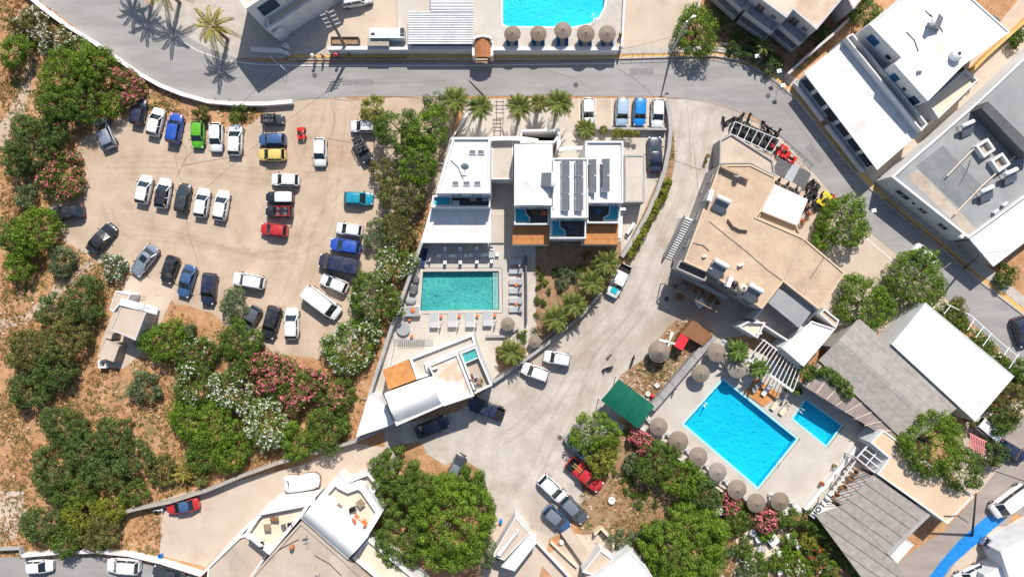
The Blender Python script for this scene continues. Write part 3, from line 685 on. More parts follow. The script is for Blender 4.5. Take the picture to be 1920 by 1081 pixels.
def hedge(pts, wpx, h, lm, label, name='hedge', cat='hedge', bl=None, share=.2, group=None, rc=.42, nl=56, leaf=.2, bs=.2):
    """a hedge whose top shows along the pixel polyline pts, wpx wide"""
    SEED[0] += 1; rng = np.random.default_rng(SEED[0]); A = [P(x, y, h) for x, y in pts]; C = []; w = wpx * S * .5
    for k in range(len(A) - 1):
        a, b = A[k], A[k + 1]; L = (b - a).length; n = max(1, int(L * 2 * w / (rc * rc * 1.1)))
        d = (b - a).normalized(); q = Vector((-d.y, d.x, 0))
        for _ in range(n):
            s = rng.uniform(0, 1); u = rng.uniform(-1, 1); c = a.lerp(b, s) + q * (w - rc * .6) * u
            z = h * (.62 + .3 * math.sqrt(1 - u * u * .95)) + rng.uniform(-.2, .12)
            C.append((c.x, c.y, max(rc * .5, z), rc * rng.uniform(.75, 1.2)))
            if abs(u) > .6: C.append((c.x, c.y, max(rc * .4, z * .5), rc))
    m = A[len(A) // 2]; C = [(x - m.x, y - m.y, z, r) for x, y, z, r in C]
    t = thing(name, label, cat, (m.x, m.y, 0), group, local=True)
    V, F = foliage(C, rng, nl, leaf, leaf * .55); link_mesh('foliage', np_mesh('foliage', V, F, lm), t)
    if bl is not None:
        b = blossoms(C, rng, share, 2, bs)
        if b is not None: link_mesh('blossoms', np_mesh('blossoms', b[0], b[1], bl), t)
    mb = MB()
    for k in range(0, len(C), max(1, len(C) // 9)): mb.tube([(C[k][0], C[k][1], 0), (C[k][0], C[k][1], C[k][2])], [.05, .02], 5)
    mb.build('stem', M_trunk, t)
    return t
def frond_mesh(rng, n, L, lm, rise=.9, droop=1.5, leaflets=17, lw=.05, ll=.46, fan=False):
    V = []; F = []
    def quad(a, b, c, d): i = len(V); V.extend([a, b, c, d]); F.append((i, i + 1, i + 2, i + 3))
    for k in range(n):
        az = k * 2.39996 + rng.uniform(-.15, .15); tier = k / n; ln = L * rng.uniform(.82, 1.08) * (.72 + .28 * tier)
        d = np.array([math.cos(az), math.sin(az), 0]); side = np.array([-math.sin(az), math.cos(az), 0])
        el = rise * (1.25 - tier) - .15; prev = None; pts = []
        for s in range(9):
            u = s / 8; pts.append(d * ln * (u * (1 - .06 * u * droop)) + side * (rng.uniform(-.02, .02)) + np.array([0, 0, ln * (el * u - droop * .42 * u * u * (.5 + tier))]))
        for s in range(8):
            a, b = pts[s], pts[s + 1]; w = .05 * (1 - s / 9); quad(a - side * w, b - side * w * .8, b + side * w * .8, a + side * w)
        for q in range(leaflets):
            u = .14 + .86 * q / (leaflets - 1); s = min(7, int(u * 8)); f = u * 8 - s; p = pts[s] * (1 - f) + pts[s + 1] * f
            dd = pts[min(8, s + 1)] - pts[s]; dd /= np.linalg.norm(dd) + 1e-9
            l2 = ll * ln / 2.6 * (1.0 - .62 * abs(u - .42) * 1.4) * rng.uniform(.85, 1.1)
            for sg in (-1, 1):
                t = side * sg * .86 + dd * .62; tip = p + t * l2 + np.array([0, 0, -l2 * rng.uniform(.15, .45)])
                quad(p - dd * lw, p + t * l2 * .5 - dd * lw * .7 + np.array([0, 0, .02]), tip, p + t * l2 * .5 + dd * lw + np.array([0, 0, .02]))
    return V, F
def palm(px, py, rpx, h, label, lm=None, n=30, group=None, leaflets=19, rise=.95, droop=1.5, lw=.078, tr=.2):
    SEED[0] += 1; rng = np.random.default_rng(SEED[0]); c = P(px, py, h)
    t = thing('palm_tree', label, 'palm tree', (c.x, c.y, 0), group, local=True)
    V, F = frond_mesh(rng, n, rpx * S * 1.08, lm or L_palm, rise, droop, leaflets, lw)
    V = np.array(V) + np.array([0, 0, h - .1]); link_mesh('crown', np_mesh('crown', V, F, lm or L_palm), t)
    mb = MB(); K = max(4, int(h / .4)); pr = []; 
    for k in range(K + 1):
        z = h * k / K; r = tr * (1.25 - .35 * k / K) * (1.06 if k % 2 else .94); pr.append((r, z))
    pr += [(tr * 1.35, h - .05), (tr * .9, h + .12), (.02, h + .2)]
    mb.lathe((0, 0, 0), pr, 9); mb.build('trunk', M_ptrunk, t)
    return t

# ================= VEHICLES =================
def car_mesh(kind):
    """stations: bonnet, cabin and tail of each kind of car; x forward, wheels on z = 0"""
    K = dict(
        hatch=dict(L=4.0, W=1.84, H=1.48, zb=.93, hf=.70, hm=.90, ht=.90, xw=.95, xr=.28, rr=-1.45, rg=-1.86, tail=-1.9),
        city=dict(L=3.6, W=1.7, H=1.5, zb=.93, hf=.72, hm=.92, ht=.90, xw=.95, xr=.35, rr=-1.35, rg=-1.68, tail=-1.7),
        sedan=dict(L=4.55, W=1.88, H=1.44, zb=.92, hf=.68, hm=.88, ht=.93, xw=.95, xr=.2, rr=-1.0, rg=-1.62, tail=-1.65),
        suv=dict(L=4.45, W=1.98, H=1.68, zb=1.06, hf=.86, hm=1.03, ht=1.02, xw=1.05, xr=.5, rr=-1.75, rg=-2.1, tail=-2.12),
        van=dict(L=5.2, W=2.08, H=1.98, zb=1.2, hf=.92, hm=1.12, ht=1.15, xw=1.85, xr=1.25, rr=-2.42, rg=-2.55, tail=-2.55),
        pickup=dict(L=5.1, W=1.98, H=1.74, zb=1.08, hf=.90, hm=1.05, ht=1.05, xw=1.15, xr=.6, rr=-.45, rg=-.62, tail=-.62),
        jeep=dict(L=3.7, W=1.62, H=1.7, zb=1.08, hf=.98, hm=1.04, ht=1.04, xw=.55, xr=.38, rr=-1.75, rg=-1.82, tail=-1.83))[kind]
    return K
def car(kind, label, paint, roof=None, opts=''):
    k = car_mesh(kind); L, W, H = k['L'] / 2, k['W'] / 2, k['H']; t = thing({'van': 'van', 'pickup': 'pickup_truck', 'jeep': 'jeep'}.get(kind, 'car'), label, {'van': 'van', 'pickup': 'pickup', 'jeep': 'off-road car'}.get(kind, 'car'), local=True, group='cars parked in the lots and along the roads')
    mb = MB(); boxy = kind in ('jeep', 'van'); bed = kind == 'pickup'
    xs = [-L, -L + .06, -L + .22, -L + .5, -L * .55, -.2, k['xw'] * .6, k['xw'], k['xw'] + .3, L - .45, L - .2, L - .06, L]
    def top(x):
        if x >= k['xw']: u = (x - k['xw']) / (L - k['xw']); return k['hm'] + (k['hf'] - k['hm']) * (u ** 1.6) - (.10 * max(0, (x - L + .2) / .2) ** 2)
        if x <= k['tail']: u = (k['tail'] - x) / max(.01, L + k['tail']); return k['ht'] - .07 * u * u - (.06 if x < -L + .05 else 0)
        return k['zb']
    def hw(x):
        e = (abs(x) / L); q = 7 if boxy else (4.2 if x > 0 else 5.5); return W * (1 - .30 * e ** (q * 1.6) - .035 * e * e)
    rows = []
    for x in xs:
        w = hw(x); z = top(x); e = .0 if abs(x) < L - .01 else .06
        half = [(0, z + .03), (w * .45, z + .022), (w * .78, z - .005), (w * .93, z - .06), (w * 1.0, z - .22), (w * 1.0, .52 + e), (w * .985, .34), (w * .93, .2)]
        rows.append([(x, -y, zz) for y, zz in reversed(half[1:])] + [(x, y, zz) for y, zz in half])
    n = len(rows[0]); base = len(mb.v)
    for r_ in rows: mb.v += r_
    for i in range(len(rows) - 1):
        for j in range(n - 1):
            if bed and rows[i + 1][0][0] <= k['tail'] + .01 and 4 <= j <= n - 6 and i > 0: continue
            a = base + i * n + j; mb.f.append((a, a + 1, a + n + 1, a + n)); mb.m.append(0)
    mb.f.append(tuple(base + j for j in range(n))); mb.m.append(0)
    mb.f.append(tuple(base + (len(rows) - 1) * n + n - 1 - j for j in range(n))); mb.m.append(0)
    # cabin pillars
    zb, zr = k['zb'] - .01, H - .06; wb = W * .91; wr = W * (.86 if boxy else .77)
    LB = [(k['xw'], wb * .93), (k['rg'], wb * .95)]; LR = [(k['xr'], wr * .95), (k['rr'], wr * .96)]
    for sg in (-1, 1):
        for (x0, y0), (x1, y1) in zip(LB, LR): mb.bar((x0, y0 * sg, zb), (x1, y1 * sg, zr), .09, .07)
        xm = (k['xw'] + k['rg']) / 2 - .1; xm2 = (k['xr'] + k['rr']) / 2 - .05; mb.bar((xm, wb * sg * .985, zb), (xm2, wr * sg * .985, zr), .08, .05)
    body = mb.build('body', paint, t, smooth=True, flat_ang=38)
    # roof: a domed panel with rounded corners
    rf = MB(); nx, ny = 8, 8; x0, x1 = k['rr'] - .10, k['xr'] + .06
    for i in range(nx + 1):
        u = i / nx * 2 - 1; x = (x0 + x1) / 2 + (x1 - x0) / 2 * u
        for j in range(ny + 1):
            v = j / ny * 2 - 1; w = wr * 1.03 * (1 - .10 * abs(u) ** 6); y = w * v
            edge = max(abs(u) ** 5, abs(v) ** 5); rf.v.append((x, y, H - .005 - .055 * v * v - .03 * u * u - .05 * edge))
    for i in range(nx):
        for j in range(ny): a = i * (ny + 1) + j; rf.f.append((a, a + ny + 1, a + ny + 2, a + 1)); rf.m.append(0)
    rim = [i * (ny + 1) for i in range(nx + 1)] + [nx * (ny + 1) + j for j in range(1, ny + 1)] + [i * (ny + 1) + ny for i in range(nx - 1, -1, -1)] + list(range(ny - 1, 0, -1))
    b0 = len(rf.v)
    for q in rim: x, y, z = rf.v[q]; rf.v.append((x * .995, y * .985, z - .05))
    for q in range(len(rim)): w2 = (q + 1) % len(rim); rf.f.append((rim[q], rim[w2], b0 + w2, b0 + q)); rf.m.append(0)
    if 'rack' in opts:
        for sg in (-1, 1): rf.bar((x0 + .25, wr * .86 * sg, H - .01), (x1 - .25, wr * .86 * sg, H - .01), .05, .06)
    if 'sunroof' in opts: pass
    op = 'open' in opts
    if not op: roof_o = rf.build('roof', roof or paint, t, smooth=True, flat_ang=50)
    else:
        q_ = MB(); q_.box(((k['xw'] + k['rg']) / 2, 0, zb + .012), (k['xw'] - k['rg'], W * 1.6, .03)); q_.build('interior', M_black, t)
        for sx in (.05, -.95):
            for sg in (-1, 1): q_ = MB(); q_.box((sx, .36 * sg, zb + .08), (.48, .46, .12)); q_.box((sx - .26, .36 * sg, zb + .25), (.1, .44, .4)); q_.build('seat', M_greydf, t)
        q_ = MB()
        for x_ in (k['xr'] - .5, k['rr'] + .1): q_.tube([(x_, -wr, zb), (x_, -wr * .9, H - .08), (x_, wr * .9, H - .08), (x_, wr, zb)], .05, 6)
        for sg in (-1, 1): q_.tube([(k['xr'], wr * .9 * sg, H - .08), (k['rr'] + .1, wr * .9 * sg, H - .08)], .05, 6)
        q_.build('roll_bar', roof or paint, t)
    if 'sunroof' in opts:
        s_ = MB(); s_.box(((x0 + x1) / 2 + .15, 0, H + .006), (.75, wr * 1.2, .03)); s_.build('sunroof', M_cglass, roof_o)
    # glass
    def gl(name, pts, m=M_cglass):
        g_ = MB(); g_.poly(pts); return g_.build(name, m, t)
    f0, f1 = k['xw'] + .02, k['xr'] + .02
    gl('windscreen', [(f0, -wb * .90, zb), (f0 + .06, 0, zb), (f0, wb * .90, zb), (f1, wr * .92, zr), (f1 + .03, 0, zr), (f1, -wr * .92, zr)], M_cglassl if 'shade' in opts else M_cglass)
    if not op: gl('rear_window', [(k['rg'] - .01, wb * .90, zb), (k['rg'] - .01, -wb * .90, zb), (k['rr'] - .01, -wr * .92, zr), (k['rr'] - .01, wr * .92, zr)])
    for sg in (-1, 1):
        if op: continue
        p = [(k['xw'] - .03, wb * .965 * sg, zb), (k['rg'] + .03, wb * .975 * sg, zb), (k['rr'] + .02, wr * .985 * sg, zr), (k['xr'], wr * .985 * sg, zr)]
        gl('side_window', p if sg > 0 else list(reversed(p)))
    # wheels
    wr_ = .33 if kind in ('suv', 'pickup', 'jeep', 'van') else .30
    for sx in (L - .78, -L + .74):
        for sg in (-1, 1):
            m_ = MB(); y = (W - .09) * sg; m_.tube([(sx, y - .105, wr_), (sx, y + .105, wr_)], wr_, 16); w_ = m_.build('wheel', M_tyre, t)
            m_ = MB(); m_.tube([(sx, y + .10 * sg, wr_), (sx, y + .115 * sg, wr_)], wr_ * .62, 10); m_.build('rim', M_rim, w_)
    for sg in (-1, 1):
        m_ = MB(); m_.ell((L - .20, W * .70 * sg, top(L - .2) - .08), (.16, .14, .08), 8, 5); m_.build('headlight', M_lampw, t)
        m_ = MB(); m_.ell((-L + .10, W * .80 * sg, k['ht'] - .17), (.09, .13, .12), 8, 5); m_.build('tail_light', M_lampr, t)
        m_ = MB(); m_.ell((k['xw'] - .12, (wb + .14) * sg, zb + .06), (.09, .13, .07), 8, 5); m_.build('mirror', M_black if 'white' not in opts else paint, t)
    m_ = MB(); m_.box((L - .02, 0, .5), (.08, W * 1.1, .16)); m_.build('grille', M_black, t)
    m_ = MB()
    zc = top(k['xw'] + .12) + .036
    m_.box((k['xw'] + .06, 0, zc - .02), (.09, W * 1.45, .012))
    for sg in (-1, 1): m_.bar((k['xw'] + .12, W * .72 * sg, top(k['xw'] + .12) + .012), (L - .3, W * .66 * sg, top(L - .3) + .012), .02, .01)
    m_.build('panel_gaps', M_black, t)
    if bed:
        m_ = MB(); xa, xb_ = -L + .12, k['tail'] - .05; wi = W * .80
        m_.box(((xa + xb_) / 2, 0, .66), (xb_ - xa, wi * 2, .06))
        for sg in (-1, 1): m_.box(((xa + xb_) / 2, sg * wi, .86), (xb_ - xa, .05, .40))
        m_.box((xa, 0, .86), (.05, wi * 2, .40)); m_.box((xb_, 0, .86), (.05, wi * 2, .40)); m_.build('cargo_bed', M_black, t)
    return t
PAINT = {}
def paint(name, c, metal=0.0, rough=.32):
    if name not in PAINT: PAINT[name] = mat('paint_' + name, c, tuple(x * .86 + d * .14 for x, d in zip(c, (.42, .35, .28))), scale=1.6, lo=.4, hi=.75, rough=rough, metal=metal, coat=.6, spec=.4)
    return PAINT[name]
P_white = paint('white', (.78, .78, .77)); P_black = paint('black', (.016, .019, .028)); P_navy = paint('navy', (.012, .022, .06)); P_dgrey = paint('dark_grey', (.055, .06, .07), .3)
P_silver = paint('silver', (.36, .40, .47), .5); P_blue = paint('blue', (.015, .08, .42)); P_bblue = paint('bright_blue', (.0, .22, .62)); P_teal = paint('teal', (.0, .27, .40)); P_green = paint('green', (.10, .40, .015))
P_yellow = paint('yellow', (.68, .50, .14)); P_red = paint('red', (.50, .02, .025)); P_steel = paint('steel_blue', (.06, .14, .30), .3); P_grey = paint('grey', (.13, .15, .17), .4); P_roofd = paint('roof_dark', (.012, .014, .025)); P_glassroof = paint('pale_roof', (.22, .25, .29), .3)
_car_proto = {}
def place_car(px, py, ang, kind, label, pnt, roof=None, L=None, opts=''):
    """ang: heading in degrees, anticlockwise from east; L: length in pixels"""
    key = (kind, opts)
    if key not in _car_proto:
        _car_proto[key] = car(kind, label, pnt, roof, opts); index_children(); t = _car_proto[key]; first = True
    else: t = copy_tree(_car_proto[key]); first = False
    h = car_mesh(kind); s = (L * S * (1 - .8 / HC) / h['L']) if L else 1.0
    s = max(.84, min(1.14, s)); c = P(px, py, .75)
    put(t, (c.x, c.y, .045), R(ang), label, scale=(s, 1 + (s - 1) * .7, 1))
    for ch in CH.get(t.name, []):
        b = ch.name.split('.')[0]
        if b == 'body': recolor(ch, pnt)
        elif b in ('roof', 'roll_bar'): recolor(ch, roof or pnt)
    return t

# ================= SMALL THINGS =================
def umbrella(h=2.35, r=1.28, thatch=True):
    t = thing('umbrella', '', 'umbrella', local=True)
    mb = MB(); n = 28; pr = [(r, 0, ), (r * .985, .06), (r * .72, .21), (r * .4, .37), (r * .12, .52), (.05, .58)]
    mb.lathe((0, 0, h - .52), pr, n)
    mb.lathe((0, 0, h - .56), [(r * .99, 0.04), (r * .9, .06), (.06, .5)], n)
    for k in range(n * 2):  # ragged hem
        a = 2 * math.pi * (k + random.random() * .7) / (n * 2); b = a + .09; q = r * random.uniform(1.0, 1.07)
        mb.poly([(r * math.cos(a), r * math.sin(a), h - .5), (q * math.cos(a + .02), q * math.sin(a + .02), h - .62), (q * math.cos(b), q * math.sin(b), h - .62), (r * math.cos(b), r * math.sin(b), h - .5)])
    mb.build('canopy', M_thatch, t)
    m2 = MB(); m2.tube([(0, 0, 0), (0, 0, h + .1)], .045, 8); m2.build('pole', M_wood, t)
    m3 = MB(); m3.lathe((0, 0, h + .0), [(.11, 0), (.09, .12), (.02, .17)], 10); m3.build('cap', M_thatch, t)
    m4 = MB(); m4.lathe((0, 0, 0), [(.32, 0), (.32, .08), (.06, .1)], 16); m4.build('base', M_greyw, t)
    return t
def lounger(fm, cm, L=1.95, W=.68, back=.34, name='sun_lounger', side=True):
    """x = towards the head"""
    t = thing(name, '', 'sun lounger', local=True)
    f = MB()
    for sg in (-1, 1): f.box((0, sg * (W / 2 - .03), .27), (L, .05, .07))
    for x in (-L / 2 + .03, L / 2 - .03): f.box((x, 0, .27), (.05, W, .07))
    f.build('frame', fm, t)
    for sx in (-L / 2 + .2, L / 2 - .3):
        for sg in (-1, 1): q = MB(); q.box((sx, sg * (W / 2 - .04), .12), (.06, .05, .24)); q.build('leg', fm, t)
    c = MB(); xb = L * .12
    c.box(((-L / 2 + xb) / 2, 0, .345), (L / 2 + xb - .02, W * .92, .09)); c.build('cushion', cm, t)
    b = MB(); b.bar((xb, 0, .35), (L / 2 - .04, 0, .35 + back), W * .92, .09); b.build('backrest', cm, t)
    p = MB(); p.bar((L / 2 - .30, 0, .41 + back * .75), (L / 2 - .06, 0, .42 + back), W * .7, .07); p.build('pillow', cm, t)
    return t
def chair(cm, name='chair', w=.46):
    t = thing(name, '', 'chair', local=True)
    s_ = MB(); s_.box((0, 0, .44), (w, w, .06)); s_.build('seat', cm, t)
    b = MB(); b.bar((-w / 2 + .02, 0, .46), (-w / 2 - .08, 0, .86), w * .95, .04); b.build('backrest', cm, t)
    for x in (-1, 1):
        for y in (-1, 1): q = MB(); q.tube([(x * (w / 2 - .03), y * (w / 2 - .03), 0), (x * (w / 2 - .04), y * (w / 2 - .04), .42)], .018, 5); q.build('leg', cm, t)
    return t
def table(tm, lm, w=.75, d=.75, h=.74, round_=False, name='table'):
    t = thing(name, '', 'table', local=True); mb = MB()
    if round_: mb.lathe((0, 0, h - .04), [(.01, 0), (w / 2, 0), (w / 2, .04), (.001, .042)], 22)
    else: mb.box((0, 0, h - .02), (w, d, .04))
    mb.build('table_top', tm, t)
    for x in (-1, 1):
        for y in (-1, 1): q = MB(); q.tube([(x * w * .32, y * d * .32, 0), (x * w * .32, y * d * .32, h - .04)], .022, 5); q.build('leg', lm, t)
    return t
def ac_unit(label, group=None, L=1.5):
    """a rooftop solar water tank on its stand: a horizontal cylinder above a tilted panel"""
    t = thing('solar_water_heater', label, 'water heater', local=True, group=group)
    c = MB(); c.tube([(-L / 2, 0, 1.15), (-L / 2 + .06, 0, 1.15), (L / 2 - .06, 0, 1.15), (L / 2, 0, 1.15)], [.2, .27, .27, .2], 14); c.build('tank', M_metalw, t, smooth=True, flat_ang=50)
    p = MB(); p.bar((0, -.25, 1.0), (0, -1.35, .28), L * .95, .08); p.build('collector_panel', M_panel, t)
    f = MB()
    for sg in (-1, 1):
        x = sg * L * .42; f.tube([(x, .2, 0), (x, 0, .9)], .025, 5); f.tube([(x, -1.3, 0), (x, -1.3, .26)], .025, 5); f.tube([(x, .2, .03), (x, -1.3, .03)], .025, 5)
    f.build('stand', M_metald, t)
    return t
def condenser(label, group=None):
    t = thing('air_conditioner', label, 'air conditioner', local=True, group=group)
    b = MB(); b.box((0, 0, .38), (.85, .34, .6)); b.build('casing', M_metalw, t)
    f = MB(); f.tube([(-.12, -.175, .38), (-.12, -.195, .38)], .23, 14); f.build('fan_grille', M_metald, t)
    q = MB(); q.box((-.3, 0, .04), (.06, .34, .08)); q.box((.3, 0, .04), (.06, .34, .08)); q.build('foot', M_metald, t)
    return t
def dish(label, group=None, r=.45):
    t = thing('satellite_dish', label, 'satellite dish', local=True, group=group)
    pr = [(r * k / 5, .22 * r * (k / 5) ** 2) for k in range(6)]; mb = MB(); i0 = len(mb.v); mb.lathe((0, 0, 0), [(max(.01, a), b) for a, b in pr], 18)
    Mx = Matrix.Rotation(R(50), 4, 'X'); mb.v = [tuple(Mx @ Vector(v) + Vector((0, -.1, .95))) for v in mb.v]; mb.build('reflector', M_metal, t, smooth=True)
    p = MB(); p.tube([(0, 0, 0), (0, 0, .9)], .03, 6); p.build('mast', M_metald, t)
    a = MB(); a.tube([(0, -.2, .85), (0, -.62, 1.2)], .018, 5); a.box((0, -.64, 1.22), (.08, .12, .08)); a.build('feed_arm', M_metald, t)
    return t
def lamp(px, py, hpx, hpy, h, label, arm=(0.9, 0.3), name='street_lamp', mt=None, r=.1, group=None, head=True):
    """pole from the ground pixel (px,py); its top shows at (hpx,hpy)"""
    a = P(px, py, 0); b = P(hpx, hpy, h); t = thing(name, label, 'street lamp' if head else 'utility pole', (a.x, a.y, 0), group)
    mb = MB(); mb.tube([tuple(a), tuple(a.lerp(b, .5)), tuple(b)], [r * 1.3, r, r * .7], 8); mb.build('pole', mt or M_metal, t)
    if head:
        m2 = MB(); e = b + Vector((arm[0], arm[1], .15)); m2.tube([tuple(b), tuple(b.lerp(e, .6) + Vector((0, 0, .1))), tuple(e)], .04, 6); m2.build('arm', M_metal, t)
        m3 = MB(); m3.ell((e.x, e.y, e.z - .02), (.32, .15, .08), 10, 5); m3.build('lamp_head', M_metalw, t)
    return t
def cross_pole(px, py, hpx, hpy, h, label, r=.13, ang=20, arms=3):
    a = P(px, py, 0); b = P(hpx, hpy, h); t = thing('utility_pole', label, 'utility pole', (a.x, a.y, 0))
    mb = MB(); mb.tube([tuple(a), tuple(b)], [r * 1.25, r * .8], 9); mb.build('pole', M_poleW, t)
    d = Vector((math.cos(R(ang)), math.sin(R(ang)), 0))
    for k in range(arms):
        c = a.lerp(b, 1 - .035 - k * .085); q = MB(); q.bar(c - d * .95, c + d * .95, .09, .09); ar = q.build('crossarm', M_metal, t)
        for s_ in (-.85, -.45, .45, .85):
            e = c + d * s_; i_ = MB(); i_.lathe((e.x, e.y, e.z + .04), [(.02, 0), (.06, .05), (.045, .11), (.06, .16), (.01, .19)], 8); i_.build('insulator', M_metalw, ar)
    return t
def person(px, py, rz, label, shirt, trousers, hat=None, hair=None, z=.13):
    """a walking adult, facing +x before the turn; body one skinned surface"""
    t = thing('person', label, 'person', local=True)
    def skin(name, vs, es, rs, m, par, sub=1, root=0):
        me = bpy.data.meshes.new(name); me.from_pydata(vs, es, []); me.materials.append(m)
        o = bpy.data.objects.new(name, me); COL.objects.link(o); o.parent = par
        md = o.modifiers.new('skin', 'SKIN'); md.use_smooth_shade = True
        if not me.skin_vertices: me.skin_vertices.new()
        for i, r_ in enumerate(rs): me.skin_vertices[0].data[i].radius = (r_, r_) if not isinstance(r_, tuple) else r_
        me.skin_vertices[0].data[root].use_root = True
        sb = o.modifiers.new('sub', 'SUBSURF'); sb.levels = sub; sb.render_levels = sub
        return o
    V = [(0, 0, .95), (0, 0, 1.15), (.01, 0, 1.40), (.02, 0, 1.50), (.03, 0, 1.58), (.035, 0, 1.66), (.03, 0, 1.74)]
    Rr = [(.13, .16), (.11, .14), (.11, .17), .055, .07, .092, .06]; E = [(0, 1), (1, 2), (2, 3), (3, 4), (4, 5), (5, 6)]
    for sg in (-1, 1):
        s = sg; i = len(V)  # legs in mid stride
        V += [(0, .10 * sg, .90), (.16 * s, .11 * sg, .50), (.10 * s - .02, .11 * sg, .09), (.24 * s * .4 + .14, .115 * sg, .04)]; Rr += [.095, .06, .042, .035]; E += [(0, i), (i, i + 1), (i + 1, i + 2), (i + 2, i + 3)]
        i = len(V)  # arms swing against the legs
        V += [(.0, .20 * sg, 1.40), (-.10 * s, .25 * sg, 1.14), (-.12 * s + .08, .25 * sg, .90), (-.12 * s + .11, .25 * sg, .83)]; Rr += [.055, .042, .03, (.022, .036)]; E += [(2, i), (i, i + 1), (i + 1, i + 2), (i + 2, i + 3)]
        hx, hy, hz = V[-1]; j = len(V) - 1
        for q, (dx, ln) in enumerate(((-.028, .065), (-.010, .078), (.010, .074), (.028, .058))):
            i = len(V); V += [(hx + dx, hy, hz - .05), (hx + dx + .012, hy - .01 * sg, hz - .05 - ln * .6), (hx + dx + .028, hy - .02 * sg, hz - .05 - ln)]; Rr += [.010, .009, .007]; E += [(j, i), (i, i + 1), (i + 1, i + 2)]
        i = len(V); V += [(hx + .04, hy - .015 * sg, hz - .01), (hx + .062, hy - .025 * sg, hz - .055)]; Rr += [.011, .009]; E += [(j, i), (i, i + 1)]
    body = skin('body', V, E, Rr, M_skin, t, 1)
    f = MB(); f.ell((.125, 0, 1.655), (.022, .014, .022), 6, 4); f.build('nose', M_skin, t)
    for sg in (-1, 1):
        f = MB(); f.ell((.03, .095 * sg, 1.655), (.022, .012, .034), 6, 4); f.build('ear', M_skin, t)
        f = MB(); f.ell((.108, .036 * sg, 1.68), (.012, .014, .010), 6, 4); f.build('eye', M_black, t)
    f = MB(); f.ell((.112, 0, 1.615), (.010, .03, .007), 6, 4); f.build('mouth', M_red, t)
    skin('shirt', [(0, 0, .93), (0, 0, 1.15), (.01, 0, 1.41), (0, .205, 1.395), (-.05, .235, 1.22), (0, -.205, 1.395), (.05, -.235, 1.22)], [(0, 1), (1, 2), (2, 3), (3, 4), (2, 5), (5, 6)], [(.155, .18), (.135, .165), (.13, .18), .075, .06, .075, .06], shirt, t)
    tv = [(0, 0, .93)]; te = []; tr = [(.15, .17)]
    for sg in (-1, 1): i = len(tv); tv += [(0, .105 * sg, .86), (.16 * sg, .11 * sg, .50), (.10 * sg - .02, .11 * sg, .14)]; te += [(0, i), (i, i + 1), (i + 1, i + 2)]; tr += [.115, .08, .06]
    skin('trousers', tv, te, tr, trousers, t)
    if hat:
        h_ = MB(); h_.lathe((.03, 0, 1.70), [(.001, .16), (.08, .15), (.115, .08), (.12, .02), (.24, -.01), (.24, -.02), (.12, 0)], 16); h_.build('hat', hat, t)
    else:
        h_ = MB(); h_.ell((.02, 0, 1.70), (.115, .105, .09), 10, 6); h_.build('hair', hair or M_brown, t)
    c = P(px, py, 1.4); put(t, (c.x, c.y, z), R(rz)); return t
def quad_bike(label, m):
    t = thing('quad_bike', label, 'quad bike', local=True)
    b = MB(); b.ell((.0, 0, .55), (.72, .24, .2), 12, 6); b.box((.62, 0, .68), (.36, .5, .07)); b.box((-.58, 0, .70), (.42, .56, .07)); b.build('body', m, t, smooth=True, flat_ang=40)
    for sx in (.55, -.55):
        for sg in (-1, 1):
            f = MB(); f.box((sx, .42 * sg, .62), (.52, .24, .05)); f.build('mudguard', m, t)
            w = MB(); w.tube([(sx, .36 * sg, .27), (sx, .56 * sg, .27)], .27, 12); w.build('wheel', M_tyre, t)
    s_ = MB(); s_.ell((-.18, 0, .78), (.42, .15, .1), 10, 5); s_.build('seat', M_black, t, smooth=True)
    h = MB(); h.tube([(.30, -.4, .98), (.38, 0, .92), (.30, .4, .98)], .022, 6); h.tube([(.45, 0, .6), (.38, 0, .92)], .03, 6); h.build('handlebar', M_metald, t)
    r_ = MB()
    for y in (-.2, 0, .2): r_.tube([(-.85, y, .8), (-.45, y, .8)], .014, 4)
    r_.build('luggage_rack', M_metald, t)
    return t
def scooter(label, m):
    t = thing('scooter', label, 'scooter', local=True)
    for x in (.62, -.58): w = MB(); w.tube([(x, -.05, .24), (x, .05, .24)], .24, 14); w.build('wheel', M_tyre, t)
    b = MB(); b.ell((-.35, 0, .52), (.48, .17, .2), 12, 6); b.ell((.5, 0, .55), (.12, .2, .32), 10, 6); b.box((.15, 0, .32), (.5, .3, .06)); b.build('body', m, t, smooth=True, flat_ang=40)
    s_ = MB(); s_.ell((-.32, 0, .74), (.36, .13, .07), 10, 5); s_.build('seat', M_black, t, smooth=True)
    h = MB(); h.tube([(.36, -.34, .98), (.45, 0, .95), (.36, .34, .98)], .02, 6); h.tube([(.6, 0, .3), (.45, 0, .95)], .03, 6); h.build('handlebar', M_metald, t)
    return t
def pot_plant(px, py, z, label, lm=None, r=.28, bl=None, pot=None, h=.8, group=None):
    SEED[0] += 1; rng = np.random.default_rng(SEED[0]); c = P(px, py, z + h * .6)
    t = thing('potted_plant', label, 'potted plant', (c.x, c.y, z), group, local=True)
    mb = MB(); mb.lathe((0, 0, 0), [(.001, 0), (.13, 0), (.19, .32), (.2, .34), (.16, .34), (.14, .28), (.001, .28)], 14); mb.build('pot', pot or M_terra, t)
    C = [(rng.uniform(-.12, .12), rng.uniform(-.12, .12), h - r * .5 + rng.uniform(-.1, .1), r * .75) for _ in range(4)]
    V, F = foliage(C, rng, 22, .16, .09); link_mesh('foliage', np_mesh('foliage', V, F, lm or L_bright), t)
    if bl is not None:
        b = blossoms(C, rng, .9, 3, .13)
        if b: link_mesh('blossoms', np_mesh('blossoms', b[0], b[1], bl), t)
    return t
# ================= BUILDINGS =================
def bldg(name, label, px, py, cat='building', z=0):
    c = P(px, py, 0); return thing(name, label, cat, (c.x, c.y, z))

